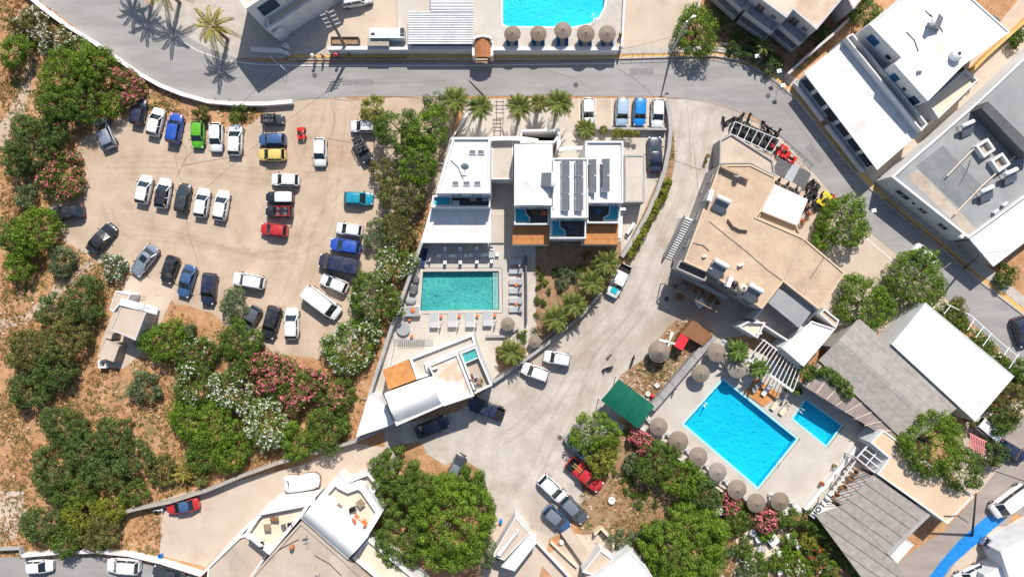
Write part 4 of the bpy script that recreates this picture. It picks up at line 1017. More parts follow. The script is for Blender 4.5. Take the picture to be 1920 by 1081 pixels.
# --- central hotel, west block ---
b = bldg('hotel_block', 'white flat-roofed hotel block with five roof skylights, west of the beige courtyard', 868, 330)
walls(b, [(849, 257), (919.5, 257), (919.5, 362), (817, 362)], 7.2, 0, M_white, M_whiter, .3, .3)
for (x, y) in ((886, 285), (902, 285), (854, 343.5), (875, 343.5), (895, 343.5)):
    c = P(x, y, 7.0); f = MB(); f.box((c.x, c.y, 6.98), (.9, .62, .2)); fo = f.build('skylight', M_white, b)
    p_ = MB(); p_.box((c.x, c.y, 7.085), (.74, .46, .03)); p_.build('pane', M_panel, fo)
walls(b, [(811, 366), (919, 366), (919, 388.5), (807, 388.5)], 5.0, 0, M_white, M_greyd, .22, 1.1, name='balcony_wall', rname='balcony_floor')
W = outline([(817, 362), (919.5, 362), (919.5, 360), (817, 360)], 8.0)
wa, wb_ = P(817, 362, 7.2), P(919.5, 362, 7.2)
for t_, w_ in ((2.6, 1.6), (5.3, 1.6)): win(b, wa, wb_, t_, w_, 4.1, 6.2, name='balcony_door')
def tub(root, pts, h, wm=F_tub, name='plunge_pool', rim=.14):
    W = ccw(PL(pts, h)); I = inset(W, rim); mb = MB(); n = len(W)
    for k in range(n):
        a, b_, c, d = W[k], W[(k + 1) % n], I[(k + 1) % n], I[k]
        mb.poly([(a.x, a.y, h), (b_.x, b_.y, h), (c.x, c.y, h), (d.x, d.y, h)]); mb.poly([(a.x, a.y, h - .7), (b_.x, b_.y, h - .7), (b_.x, b_.y, h), (a.x, a.y, h)])
        mb.poly([(c.x, c.y, h), (c.x, c.y, h - .3), (d.x, d.y, h - .3), (d.x, d.y, h)])
    o = mb.build(name, M_white, root); w = MB(); w.prism([(p.x, p.y) for p in inset(I, -.005)], h - .4, h - .12); w.build('water', wm, o); return o
tub(b, [(815, 368), (846, 368), (846, 386), (810, 386)], 4.6)
tub(b, [(848, 376), (861, 376), (861, 386), (848, 386)], 4.5, M_white)
walls(b, [(807, 390), (921, 390), (921, 455), (789, 455)], 3.05, 2.75, M_white, M_whiter, 0, 0, name='canopy_edge', rname='canopy_roof')
for px, py in ((794, 452), (835, 452), (878, 452), (918, 452)):
    c = P(px, py, 2.75); m_ = MB(); m_.box((c.x, c.y, 1.37), (.22, .22, 2.74)); m_.build('column', M_white, b)
m_ = MB(); A = P(812, 402, 3); B = P(921, 402, 3); m_.bar((A.x, A.y, 1.37), (B.x, B.y, 1.37), .2, 2.74); m_.build('back_wall', M_white, b)
for t_ in (2.0, 5.0): win(b, (A.x, A.y - .1), (B.x, B.y - .1), t_, 2.2, .2, 2.4)

# --- central hotel, link and east block ---
b = bldg('hotel_block', 'white hotel block with solar panels on its roof, balconies with plunge pools and wooden decks', 1065, 340)
walls(b, [(921.5, 262), (962, 262), (962, 336), (921.5, 336)], 4.0, 0, M_white, M_pave, .15, .12, name='link_wall', rname='link_roof')
slab(b, [(921, 402), (945, 402), (945, 455), (921, 455)], .35, .3, M_pave, 'step')
# vaulted west wing
walls(b, [(964, 270), (1036, 270), (1036, 386), (964, 386)], 7.3, 0, M_white, M_whiter, .18, .06)
vault(b, [(1036, 271), (1036, 385), (965, 385), (965, 271)], 7.32, .45, M_whiter)
walls(b, [(1036.5, 296), (1103, 296), (1103, 408), (1033, 408), (1033, 388), (1036.5, 388)], 7.9, 0, M_white, M_whiter, .2, .2)
walls(b, [(1097.5, 264), (1169, 264), (1169, 380), (1103.5, 380), (1103.5, 295), (1097.5, 295)], 7.6, 0, M_white, M_whiter, .25, .28)
for nm, bal, pool_ in (('a', [(964, 388), (1030, 388), (1030, 421), (964, 421)], [(966, 390), (984, 390), (988, 401), (994, 408), (994, 418), (966, 418)]),
                       ('b', [(1032, 410), (1099, 410), (1099, 447), (1031, 447)], [(1034, 412), (1050, 412), (1051, 425), (1060, 432), (1061, 443), (1034, 443)]),
                       ('c', [(1101, 382), (1164, 382), (1162, 418), (1101, 418)], [(1143, 384), (1160, 384), (1159, 414), (1131, 414), (1132, 407), (1142, 401)])):
    walls(b, bal, 5.4, 0, M_white, M_greyd, .2, 1.05, name='balcony_wall', rname='balcony_floor'); tub(b, pool_, 5.0)
for a_, b2, hh in (((964, 386), (1036, 386), 7.3), ((1033, 408), (1103, 408), 7.9), ((1103.5, 380), (1169, 380), 7.6)):
    for t_ in (1.4, 3.4): win(b, P(*a_, hh), P(*b2, hh), t_, 1.4, 4.5, 6.6, name='balcony_door')
for pts in ([(961, 424), (1030, 424), (1030, 458), (961, 458)], [(1100, 421), (1160, 421), (1158, 458), (1093, 458)]):
    o_ = slab(b, pts, 4.0, .35, M_deck, 'wooden_deck'); walls(b, [(x, y) for x, y in pts], 3.64, 0, M_white, M_white, 0, 0, name='lower_wall', rname='lower_roof')
walls(b, [(1171, 290), (1209, 290), (1209, 379), (1171, 379)], 3.0, 0, M_greyw, M_pave, .22, .1, name='annex_wall', rname='annex_roof')
slab(b, [(1160, 394), (1168, 394), (1166, 446), (1158, 446)], 3.2, 3.2, M_white, 'stair_wall')
# curved entrance beams
def arcbar(root, pts, h, w, t, m, name):
    A = PL(pts, h); mb = MB()
    for k in range(len(A) - 1): mb.bar(A[k] - Vector((0, 0, t / 2)), A[k + 1] - Vector((0, 0, t / 2)), w, t)
    return mb.build(name, m, root)
arcbar(b, [(921, 260), (945, 259), (970, 259), (990, 261), (1009, 264)], 4.8, .55, .5, M_whiter, 'entrance_beam')
arcbar(b, [(1048, 281), (1060, 278), (1075, 277), (1095, 277)], 4.4, .5, .4, M_white, 'entrance_beam')
walls(b, [(975, 243), (1048, 241), (1052, 268), (1044, 282), (1044, 262), (1040, 268), (975, 268)], 3.6, 0, M_white, M_greige, .3, 2.6, name='entrance_wall', rname='entrance_floor')

# --- south villa of the hotel ---
b = bldg('villa', 'white villa with barrel roof, orange deck and small plunge pool at its corner', 805, 720, 'villa')
walls(b, [(720, 738), (811, 705), (831, 760), (743, 798)], 6.0, 0, M_white, M_whiter, .3, .1)
vault(b, [(724, 741), (809, 710), (828, 756), (745, 790)], 6.0, 1.1, M_whiter)
walls(b, [(801.5, 684), (858, 661), (889, 742), (832, 761), (812, 705)], 5.9, 0, M_white, M_villa, .28, .3, name='wall', rname='roof')
walls(b, [(861, 661), (893, 648), (901, 671), (923, 722), (890.5, 738)], 5.5, 0, M_white, M_greige, .25, 1.0, name='terrace_wall', rname='terrace_floor')
tub(b, [(864, 664), (891, 652), (899, 670), (871, 682)], 5.3, F_teal)
walls(b, [(767, 671), (888, 624), (893, 646), (858, 660), (801, 683), (807, 703), (781, 711)], 4.6, 0, M_white, M_pave, .35, .5, name='terrace_wall', rname='terrace_floor')
slab(b, [(717, 693), (766, 673), (780, 711), (728, 730)], 4.6, .3, M_deck2, 'wooden_deck'); walls(b, [(717, 693), (766, 673), (780, 711), (728, 730)], 4.28, 0, M_white, M_white, 0, 0, name='lower_wall', rname='lower_roof')
walls(b, [(667, 819), (690, 742), (700, 737), (712, 745), (722, 760), (738, 795)], 3.0, 0, M_white, M_whiter, .12, .06, name='wing_wall', rname='wing_roof')
W_ = outline([(720, 738), (811, 705), (831, 760), (743, 798)], 6.0)
a_, c_ = nearest_edge(W_, 787, 780, 6.0)
for t_ in (1.5, 4.2): win(b, a_, c_, t_, 1.2, 3.6, 4.8); 
door(b, a_, c_, 2.9, 1.1, 0, 2.2)

# --- beige building of the bikes shop and restaurant (middle right) ---
b = bldg('restaurant_building', 'large tan flat-roofed building between the gravel lane and the curving street', 1420, 440)
G_ = [(1349, 309), (1407, 308), (1454, 331), (1452, 346), (1427, 396), (1419, 407), (1507, 445), (1585, 511), (1562, 545), (1535, 580), (1469, 528), (1429, 579), (1331, 512), (1282, 490)]
walls(b, G_, 6.5, 0, M_greyw, M_tan, .2, .14, topm=M_tan2)
slab(b, [(1453, 345), (1515, 374), (1495, 422), (1428, 395)], 5.6, .15, M_whiter, 'white_awning_roof')
walls(b, [(1428, 397), (1495, 424), (1503, 443), (1421, 408)], 5.2, 0, M_tan, M_tan2, .15, .4, name='parapet_wall', rname='balcony_floor')
walls(b, [(1350, 262), (1372, 250), (1450, 300), (1454, 330), (1407, 306), (1349, 307)], 3.3, 0, M_greyw, M_lane2, .2, .25, name='side_wall', rname='side_roof')
walls(b, [(1470, 530), (1535, 582), (1478, 640), (1412, 598)], 3.6, 0, M_white, M_greige, .22, .7, name='terrace_wall', rname='terrace_floor')
slab(b, [(1459, 540), (1527, 577), (1499, 615), (1440, 567)], 5.6, .12, M_grey, 'grey_awning')
for x, y in ((1461, 542), (1524, 578), (1498, 612), (1443, 567)):
    p_ = P(x, y, 5.5); m_ = MB(); m_.tube([(p_.x, p_.y, 2.9), (p_.x, p_.y, 5.5)], .05, 6); m_.build('awning_post', M_metalw, b)
walls(b, [(1522, 601), (1567, 616), (1507, 687), (1465, 651)], 4.2, 0, M_white, M_whitew, .22, .16, name='wing_wall', rname='wing_roof')
walls(b, [(1545, 577), (1574, 600), (1568, 615), (1537, 588)], 3.8, 0, M_white, M_tan, .2, .3, name='wing_wall', rname='wing_roof')
walls(b, [(1402, 602), (1436, 604), (1421, 634), (1385, 612)], 4.2, 0, M_white, M_cream, .2, .5, name='wing_wall', rname='wing_roof')
walls(b, [(1275, 487), (1331, 509), (1322, 527), (1268, 503)], 6.1, 3.4, M_greyw, M_greydf, .18, .9, name='balcony_wall', rname='balcony_floor')
# west face: shutters and a stair
W_ = outline(G_, 6.5); a_, c_ = nearest_edge(W_, 1315, 400, 6.5); L_ = (Vector(c_) - Vector(a_)).length
for f_ in (.12, .32, .52, .8): win(b, a_, c_, L_ * f_, 1.1, 3.9, 5.2, M_greyw, M_glass)
for f_ in (.2, .6): win(b, a_, c_, L_ * f_, 1.1, .9, 2.2, M_greyw, M_glass)
st = MB()
s0 = P(1252, 484, 0); s1 = P(1292, 408, 3.4)
for k in range(18):
    u = k / 18; q = Vector((s0.x, s0.y, 0)).lerp(Vector((s1.x, s1.y, 0)), (k + .5) / 18); zz = 3.4 * (k + 1) / 18; st.box((q.x, q.y, zz / 2), (.30, 1.15, zz), math.atan2(s1.y - s0.y, s1.x - s0.x))
sto = st.build('staircase', M_whiter, b)
st = MB(); n0 = Vector((s1.y - s0.y, s0.x - s1.x, 0)).normalized()
for sd in (-.72, .72): st.bar(Vector((s0.x, s0.y, .5)) + n0 * sd, Vector((s1.x, s1.y, 3.9)) + n0 * sd, .16, 1.0)
st.build('stair_parapet', M_greyw, sto)
# south porch: dark pergola over tables
pf = MB(); A0 = P(1262, 508, 2.9); A1 = P(1362, 560, 2.9); D0 = P(1247, 532, 2.9); D1 = P(1345, 585, 2.9)
for k in range(8):
    a2 = A0.lerp(A1, k / 7); d2 = D0.lerp(D1, k / 7); pf.bar(a2, d2, .1, .14)
pf.bar(A0, A1, .12, .18); pf.bar(D0, D1, .12, .18); pf.build('porch_beams', M_wood, b)
for k in range(0, 8, 1):
    d2 = D0.lerp(D1, k / 7); m_ = MB(); m_.box((d2.x, d2.y, 1.42), (.12, .12, 2.84)); m_.build('porch_post', M_wood, b)
slab(b, [(1266, 505), (1366, 556), (1362, 562), (1262, 511)], 3.4, .3, M_greyw, 'porch_edge')
a_, c_ = nearest_edge(W_, 1380, 545, 6.5); L_ = (Vector(c_) - Vector(a_)).length
for f_ in (.15, .35, .55, .8): win(b, a_, c_, L_ * f_, 1.3, 4.0, 5.3, M_greyw)
# roof furniture that belongs to the building
m_ = MB(); p_ = P(1380, 410, 6.4); m_.prism([(v.x, v.y) for v in PL([(1363, 411), (1378, 416), (1401, 432), (1385, 431), (1372, 424)], 6.3)], 6.34, 6.9); m_.build('roof_hump', M_tan, b)
for pts in ([(1330, 414), (1360, 438), (1400, 470), (1440, 505), (1470, 527)], [(1507, 446), (1492, 480), (1469, 527)], [(1353, 322), (1330, 400), (1290, 482)]):
    A_ = PL(pts, 6.42); m_ = MB()
    for k in range(len(A_) - 1): m_.bar(A_[k], A_[k + 1], .13, .1)
    m_.build('roof_ridge', M_greige, b)
for pts in ([(1351, 311), (1404, 336)],):
    A_ = PL(pts, 6.9); m_ = MB(); m_.bar(A_[0], A_[1], .35, .6); m_.build('roof_parapet', M_tan, b)

# white slatted pergola between restaurant and pool
t = bldg('pergola', 'white slatted pergola south of the tan building, beside the orange deck by the pool', 1455, 690, 'pergola')
A0, A1, D0, D1 = P(1432, 637, 3), P(1502, 690, 3), P(1402, 672, 3), P(1487, 733, 3)
for k in range(13):
    a2 = A0.lerp(A1, k / 12); d2 = D0.lerp(D1, k / 12); m_ = MB(); m_.bar(a2, d2, .085, .16); m_.build('slat', M_metalw, t)
m_ = MB(); m_.bar(A0, A1, .16, .2); m_.bar(D0 - Vector((0, 0, .18)), D1 - Vector((0, 0, .18)), .34, .2); m_.build('beam', M_white, t)
for a2 in (A0, A1, D0, D1, D0.lerp(D1, .5)): m_ = MB(); m_.box((a2.x, a2.y, 1.4), (.18, .18, 2.8)); m_.build('post', M_white, t)

# --- top right: white building with corrugated roof ---
b = bldg('white_building', 'big white building with corrugated front roof and taller rear block on the street bend', 1640, 180)
ribbed(b, [(1507, 136), (1586, 73), (1727, 247), (1645, 319)], 3.6, M_whiter, 34, along='u', name='corrugated_roof', rib=.04)
walls(b, [(1512, 139), (1584, 80), (1720, 246), (1644, 310)], 3.48, 0, M_white, M_white, 0, 0, name='lower_wall', rname='ceiling')
walls(b, [(1586, 70), (1599, 62), (1740, 232), (1728, 246)], 4.9, 0, M_white, M_greige, .2, .9, name='balcony_wall', rname='balcony_floor')
walls(b, [(1630, 46), (1686, 0), (1760, -60), (1895, 60), (1807, 122), (1740, 190), (1677, 120), (1690, 108)], 7.4, 0, M_white, M_whitew, .22, .12)
walls(b, [(1740, 192), (1812, 130), (1835, 150), (1760, 222)], 3.4, 0, M_white, M_cream, .2, .5, name='terrace_wall', rname='terrace_floor')
UW = outline([(1630, 46), (1686, 0), (1760, -60), (1895, 60), (1807, 122), (1740, 190), (1677, 120), (1690, 108)], 7.4)
a_, c_ = nearest_edge(UW, 1660, 78, 7.4)
win(b, a_, c_, 2.0, 1.6, 5.0, 6.4, M_glassb, M_glassb); win(b, a_, c_, 5.0, .7, 5.2, 5.9, M_metald, bars=0)
a_, c_ = nearest_edge(UW, 1708, 155, 7.4)
win(b, a_, c_, 1.6, 1.1, 5.0, 6.2, M_glassb, M_glassb); win(b, a_, c_, 3.6, .45, 5.2, 5.7, M_metald, bars=0); win(b, a_, c_, 5.6, 1.2, 4.2, 6.1, M_glassb, M_glass, name='balcony_door')
LW = outline([(1512, 139), (1584, 80), (1720, 246), (1644, 310)], 3.48); a_, c_ = nearest_edge(LW, 1578, 225, 3.48); L_ = (Vector(c_) - Vector(a_)).length
for k in range(6): win(b, a_, c_, L_ * (k + .5) / 6, L_ / 6 * .78, .9, 2.9, M_metald, M_glass, bars=1)
m_ = MB(); d_ = (Vector(c_) - Vector(a_)).normalized(); n_ = Vector((d_.y, -d_.x, 0)); A_ = Vector((a_.x, a_.y, .8)) + n_ * .35; B_ = Vector((c_.x, c_.y, .8)) + n_ * .35
m_.bar(A_, A_.lerp(B_, .42), 1.1, .9); m_.bar(A_.lerp(B_, .47), B_, 1.1, .9); m_.build('balcony_ledge', M_white, b)
rail(b, [(A_ + n_ * .2), (B_ + n_ * .2)], .9, .8, gap=.8)

# --- far right: grey-roofed building ---
b = bldg('grey_roofed_building', 'long white building with grey flat roof, two hatches and corrugated white end roof', 1800, 330)
E_ = [(1672, 330), (1697, 322), (1835, 188), (1920, 108), (2050, 20), (2120, 150), (1925, 372), (1817, 447)]
walls(b, [(1671, 331), (1835, 188), (1920, 108), (2030, 10), (2130, 180), (1925, 368), (1817, 447)], 4.3, 0, M_white, M_grey, .32, .3)
ribbed(b, [(1818, 449), (1925, 371), (1990, 400), (1861, 499)], [4.2, 4.2, 3.6, 3.6], M_metalw, 20, along='u', name='corrugated_roof', rib=.10, rw=.16)
walls(b, [(1822, 450), (1922, 376), (1985, 398), (1861, 494)], 3.4, 0, M_greyw, M_white, 0, 0, name='end_wall', rname='ceiling')
EW = outline([(1671, 331), (1835, 188), (1920, 108), (2030, 10), (2130, 180), (1925, 368), (1817, 447)], 4.3); a_, c_ = nearest_edge(EW, 1744, 389, 4.3); L_ = (Vector(c_) - Vector(a_)).length
win(b, a_, c_, L_ * .26, 2.2, 1.6, 3.0, M_white, M_glass); win(b, a_, c_, L_ * .52, 1.4, 1.7, 2.9, M_white, M_shut); win(b, a_, c_, L_ * .78, 1.5, 1.7, 3.0, M_white, M_glass); win(b, a_, c_, L_ * .4, .4, 2.1, 2.5, M_metald, bars=0)
for x, y in ((1846, 278), (1874, 305)):
    c = P(x, y, 4.6); h_ = MB(); rz_ = R(35)
    for (dx, dy, sx, sy) in ((0, .8, 1.9, .3), (0, -.8, 1.9, .3), (.8, 0, .3, 1.3), (-.8, 0, .3, 1.3)): h_.box((c.x + dx * math.cos(rz_) - dy * math.sin(rz_), c.y + dx * math.sin(rz_) + dy * math.cos(rz_), 4.45), (sx, sy, .9), rz_)
    ho = h_.build('roof_hatch', M_whiter, b); q_ = MB(); q_.box((c.x, c.y, 4.2), (1.3, 1.3, .1), rz_); q_.build('hatch_floor', M_greige, ho)
m_ = MB(); m_.prism([(v.x, v.y) for v in PL([(1820, 210), (1832, 198), (1925, 290), (1905, 300)], 4.1)], 4.02, 6.2); m_.build('roof_seam', M_greyd, b)
m_ = MB(); m_.prism([(v.x, v.y) for v in PL([(1717, 312), (1768, 272), (1842, 350), (1802, 392)], 4.03)], 3.99, 4.012); m_.build('roof_patch', mat('dark_grey_felt', (.19, .20, .205), (.25, .255, .26), scale=.6, fine=.08), b)
m_ = MB(); m_.prism([(v.x, v.y) for v in PL([(1700, 330), (1722, 318), (1830, 428), (1815, 440)], 4.03)], 3.99, 4.009); m_.build('roof_patch', M_greige, b)
for pts in ([(1790, 402), (1840, 350), (1890, 305), (1918, 280)], [(1776, 330), (1800, 305), (1830, 275)]):
    A_ = PL(pts, 4.5); m_ = MB()
    for k in range(len(A_) - 1): m_.tube([A_[k], A_[k + 1]], .09, 6)
    m_.build('roof_pipe', M_cream, b)

# --- top: grey apartment house ---
b = bldg('apartment_building', 'lilac grey apartment house with balconies and tan roof above the shaded garden', 1480, 20)
C_ = [(1418, -8), (1475, 34), (1487, 18), (1531, 56), (1585, -8), (1640, -80), (1500, -180), (1360, -60)]
walls(b, C_, 6.3, 0, M_apt, M_aptr, .3, .3)
CW = outline(C_, 6.3)
for mid in ((1447, 13), (1509, 37), (1389, -34)):
    a_, c_ = nearest_edge(CW, *mid, 6.3); L_ = (Vector(c_) - Vector(a_)).length; d_ = (Vector(c_) - Vector(a_)).normalized(); n_ = Vector((d_.y, -d_.x, 0)); d_.z = 0; n_.z = 0
    for zf in (3.2, .5):
        q_ = MB(); m0 = Vector(a_).lerp(Vector(c_), .5) + n_ * .75; q_.box((m0.x, m0.y, zf), (L_ * .94, 1.5, .18), math.atan2(d_.y, d_.x)); so_ = q_.build('balcony', M_apt, b)
        q_ = MB(); m1 = m0 + n_ * .68; q_.box((m1.x, m1.y, zf + .5), (L_ * .94, .12, .9), math.atan2(d_.y, d_.x))
        for s_ in (-1, 1): m2 = m0 + d_ * s_ * (L_ * .47 - .06); q_.box((m2.x, m2.y, zf + .5), (.12, 1.28, .9), math.atan2(d_.y, d_.x))
        q_.build('parapet', M_apt, so_)
        win(b, a_, c_, L_ * .3, 1.3, zf + .2, zf + 2.2, M_apt, M_shut, name='balcony_door'); win(b, a_, c_, L_ * .72, .9, zf + 1, zf + 2.0, M_apt, M_shut)
b = bldg('wall_building', 'narrow beige outbuilding with flat roof between apartment house and white building', 1590, 10)
walls(b, [(1588, -6), (1612, -50), (1640, -30), (1600, 18)], 5, 0, M_apt, M_whitew, .25, .3)

# --- top left: white house in shade ---
b = bldg('white_house', 'tall white house with shaded balcony and tan roof, behind the street bend', 500, 10, 'house')
A__ = [(461, 17), (415, -45), (520, -140), (600, -75)]
walls(b, A__, 9.0, 0, M_white, M_tan2, .5, .3)
walls(b, [(478, 34), (490, 18), (528, 50), (512, 64)], 3.4, 0, M_white, M_white, .2, .3, name='porch_wall', rname='porch_roof')
walls(b, [(500, 55), (521, 42), (640, -35), (600, -60), (500, 0)], 4.5, 0, M_white, M_cream, .3, .5, name='lower_wall', rname='lower_roof')
AW = outline([(478, 34), (490, 18), (528, 50), (512, 64)], 3.4)
AW = outline(A__, 9.0); a_, c_ = nearest_edge(AW, 530, -29, 9.0); L_ = (Vector(c_) - Vector(a_)).length
win(b, a_, c_, 2.4, 2.6, 5.2, 7.8, M_glassb, M_glass, bars=1); win(b, a_, c_, 6.2, 2.0, 5.2, 7.6, M_white, M_shut)
a_, c_ = nearest_edge(AW, 438, -14, 9.0); win(b, a_, c_, 2.5, 1.4, 5.2, 6.8, M_glassb, M_glass)
wallrun('garden_wall', 'low white wall with round gatepost at the shaded driveway', [(469, 90), (525, 93), (540, 99)], 1.1, .35, M_white)
c = P(535, 85, 1.2); m_ = MB(); m_.lathe((c.x, c.y, 0), [(.35, 0), (.35, 1.2), (.25, 1.25), (.2, 1.0), (.01, 1.0)], 16); solo(m_, 'gatepost', M_white, 'round white gatepost at the end of the low wall', 'post', (c.x, c.y, 0))

# --- top centre: raised pool terrace ---
b = bldg('terrace_building', 'white corrugated canopy on the raised pool terrace beside the clay tiled gate', 820, 50)
ribbed(b, [(765, 23), (888, 23), (888, 82), (765, 82)], 2.8, M_whiter, 13, along='u', name='corrugated_roof', rib=.10, rw=.16)
ribbed(b, [(807, -60), (888, -60), (888, 22.5), (807, 22.5)], 2.8, M_whiter, 14, along='u', name='corrugated_roof', rib=.10, rw=.16)
walls(b, [(768, 25), (886, 25), (886, 80), (768, 80)], 2.65, 1.5, M_white, M_white, 0, 0, name='wall', rname='ceiling')
TT = [(536, 88), (1164, 88), (1172, -70), (760, -70), (700, 56), (690, 84), (536, 85)]
TT = [(690, 93), (1164, 93), (1176, -70), (745, -70), (745, 52), (690, 52)]
hp = PL([(943, 1), (943, 46), (948, 50), (1070, 50), (1100, 46), (1122, 32), (1132, 14), (1134, -6), (1134, -60), (943, -60)], 1.5)
POOLT = [(943, -60), (943, 44), (950, 49), (1075, 50), (1105, 44), (1123, 31), (1132, 14), (1135, -6), (1135, -60)]
def g2(pts, h): return [(960 + (x - 960) * (1 - h / HC), 540.5 + (y - 540.5) * (1 - h / HC)) for x, y in pts]
holed('raised_terrace', g2([(690, 87.5), (1166, 87.5), (1178, -90), (745, -90), (745, 52), (690, 52)], 1.5), [g2(POOLT, 1.5)], M_pave2, 1.5)
def pool(label, pts, h, wm, rim=.25, rimm=None, depth=.12, name='swimming_pool', cat='swimming pool', deep=1.0):
    W = ccw(PL(pts, h)); c = sum(W, Vector()) / len(W); t = thing(name, label, cat, (c.x, c.y, h - deep))
    O = inset(W, -rim + .01); mb = MB(); n = len(W)
    for k in range(n):
        a, b_, c2, d2 = O[k], O[(k + 1) % n], W[(k + 1) % n], W[k]
        mb.poly([(a.x, a.y, h + .015), (b_.x, b_.y, h + .015), (c2.x, c2.y, h + .015), (d2.x, d2.y, h + .015)]); mb.poly([(a.x, a.y, h - .14), (b_.x, b_.y, h - .14), (b_.x, b_.y, h + .015), (a.x, a.y, h + .015)])
    mb.build('pool_rim', rimm or M_poolrim, t)
    mb = MB()
    for k in range(n): a, b_ = W[k], W[(k + 1) % n]; mb.poly([(b_.x, b_.y, h - deep), (a.x, a.y, h - deep), (a.x, a.y, h + .015), (b_.x, b_.y, h + .015)])
    mb.poly([(p.x, p.y, h - deep) for p in W]); mb.build('basin', wm, t)
    w = MB(); w.poly([(p.x, p.y, h - depth) for p in inset(W, .002)]); w.build('water', M_water, t)
    return t
pool('round ended turquoise pool on the raised terrace across the street', POOLT, 1.5, F_cyan, .3, M_whiter, .12)
wallrun('terrace_wall', 'white street wall along the raised pool terrace, east of the tiled gate', [(923, 91), (1160, 91)], 2.0, .5, M_white)
wallrun('terrace_wall', 'white street wall along the canopy and yard, west of the tiled gate', [(614, 90), (890, 90)], 2.0, .5, M_white)
wallrun('side_wall', 'white side wall at the east end of the raised pool terrace', [(1166, 88), (1171, 0), (1174, -60)], 2.0, .3, M_white)
# gate
t = bldg('entrance_gate', 'clay tiled entrance roof with rounded white arch on the street wall', 905, 92, 'gate')
m_ = MB(); Q = [P(890, 72, 2.9), P(920, 72, 2.9), P(920, 108, 2.5), P(890, 108, 2.5)]; n_ = 8
for i in range(n_): 
    a0 = bil(Q, i / n_, 0) + Vector((0, 0, .35 * math.sin(math.pi * i / n_))); a1 = bil(Q, (i + 1) / n_, 0) + Vector((0, 0, .35 * math.sin(math.pi * (i + 1) / n_))); d0 = bil(Q, i / n_, 1) + Vector((0, 0, .35 * math.sin(math.pi * i / n_))); d1 = bil(Q, (i + 1) / n_, 1) + Vector((0, 0, .35 * math.sin(math.pi * (i + 1) / n_)))
    m_.poly([a0, d0, d1, a1])
m_.build('tiled_roof', M_tile, t)
for x in (888, 922): c = P(x, 90, 2.4); q_ = MB(); q_.box((c.x, c.y, 1.25), (.4, 2.2, 2.5)); q_.build('pillar', M_white, t)
arcbar(t, [(888, 73), (893, 69), (905, 67), (917, 69), (923, 73)], 3.4, .3, .5, M_whiter, 'arch')
# service boxes beside the canopy
t = bldg('service_box', 'white metal service box with three dark vents west of the corrugated canopy', 728, 60, 'service unit')
m_ = MB(); c = P(724, 60, 3.0); m_.prism([(v.x, v.y) for v in PL([(694, 53), (758, 53), (758, 71), (694, 71)], 3.0)], 1.5, 3.0); m_.build('casing', M_metalw, t)
for x, y in ((699, 64), (754, 55), (754, 60), (754, 66)): c = P(x, y, 3.0); q_ = MB(); q_.box((c.x, c.y, 3.02), (.55, .35, .06)); q_.build('vent', M_metald, t)
t = bldg('planter', 'dark rectangular roof planter with green shrubs by the street wall', 646, 77, 'planter')
walls(t, [(620, 69), (672, 69), (672, 84), (620, 84)], 1.2, 0, M_metald, M_soil, .12, .25, name='planter_wall', rname='soil')
m_ = MB(); m_.prism([(v.x, v.y) for v in PL([(689, 71), (729, 71), (729, 86), (689, 86)], 2.6)], 0, 2.6); solo(m_, 'stone_hut', M_stone, 'small grey stone hut below the white service box', 'hut', tuple(P(709, 79, 0)))

# --- pool bar roofs ---
b = bldg('pool_bar', 'long grey felt roof with reed covered front edge beside the small pool', 1660, 710)
Hq = [(1610, 596), (1800, 760), (1702, 832), (1535, 675)]
mb = MB(); q = [P(1610, 596, 4.0), P(1800, 760, 4.0), P(1757, 795, 4.3), P(1574, 636, 4.3), P(1702, 832, 3.6), P(1535, 675, 3.6)]
mb.poly([q[0], q[3], q[2], q[1]]); mb.poly([q[3], q[5], q[4], q[2]]); dn = [v - Vector((0, 0, .12)) for v in q]
mb.poly([dn[0], dn[1], dn[2], dn[3]]); mb.poly([dn[3], dn[2], dn[4], dn[5]])
for i, j in ((0, 1), (1, 2), (2, 4), (4, 5), (5, 3), (3, 0)): mb.poly([dn[i], dn[j], q[j], q[i]])
mb.build('felt_roof', M_roofg, b)
ribbed(b, [(1534, 677), (1700, 830), (1662, 820), (1505, 722)], 3.3, M_lattice, 16, along='v', name='reed_roof', rib=.05, rw=.06)
m_ = MB()
for k in range(9): m_.bar(P(1540 + k * 19.5, 683 + k * 17.6, 3.36), P(1513 + k * 18, 724 + k * 12.2, 3.36), .09, .05)
m_.build('reed_batten', M_cream, b)
for x, y in ((1510, 722), (1545, 746), (1580, 768), (1615, 790), (1650, 812)): c = P(x, y, 3.2); q_ = MB(); q_.tube([(c.x, c.y, 0), (c.x, c.y, 3.2)], .07, 6); q_.build('post', M_white, b)
walls(b, [(1606, 604), (1790, 762), (1740, 798), (1560, 650)], 3.5, 0, M_greyw, M_greyw, 0, 0, name='wall', rname='ceiling')
b = bldg('white_roofed_hall', 'large plain white flat roof between grey felt roof and hedge by the road', 1790, 680)
walls(b, [(1736, 567), (1902, 705), (1829, 790), (1672, 645)], 4.4, 0, M_white, M_whiter, .1, .05)
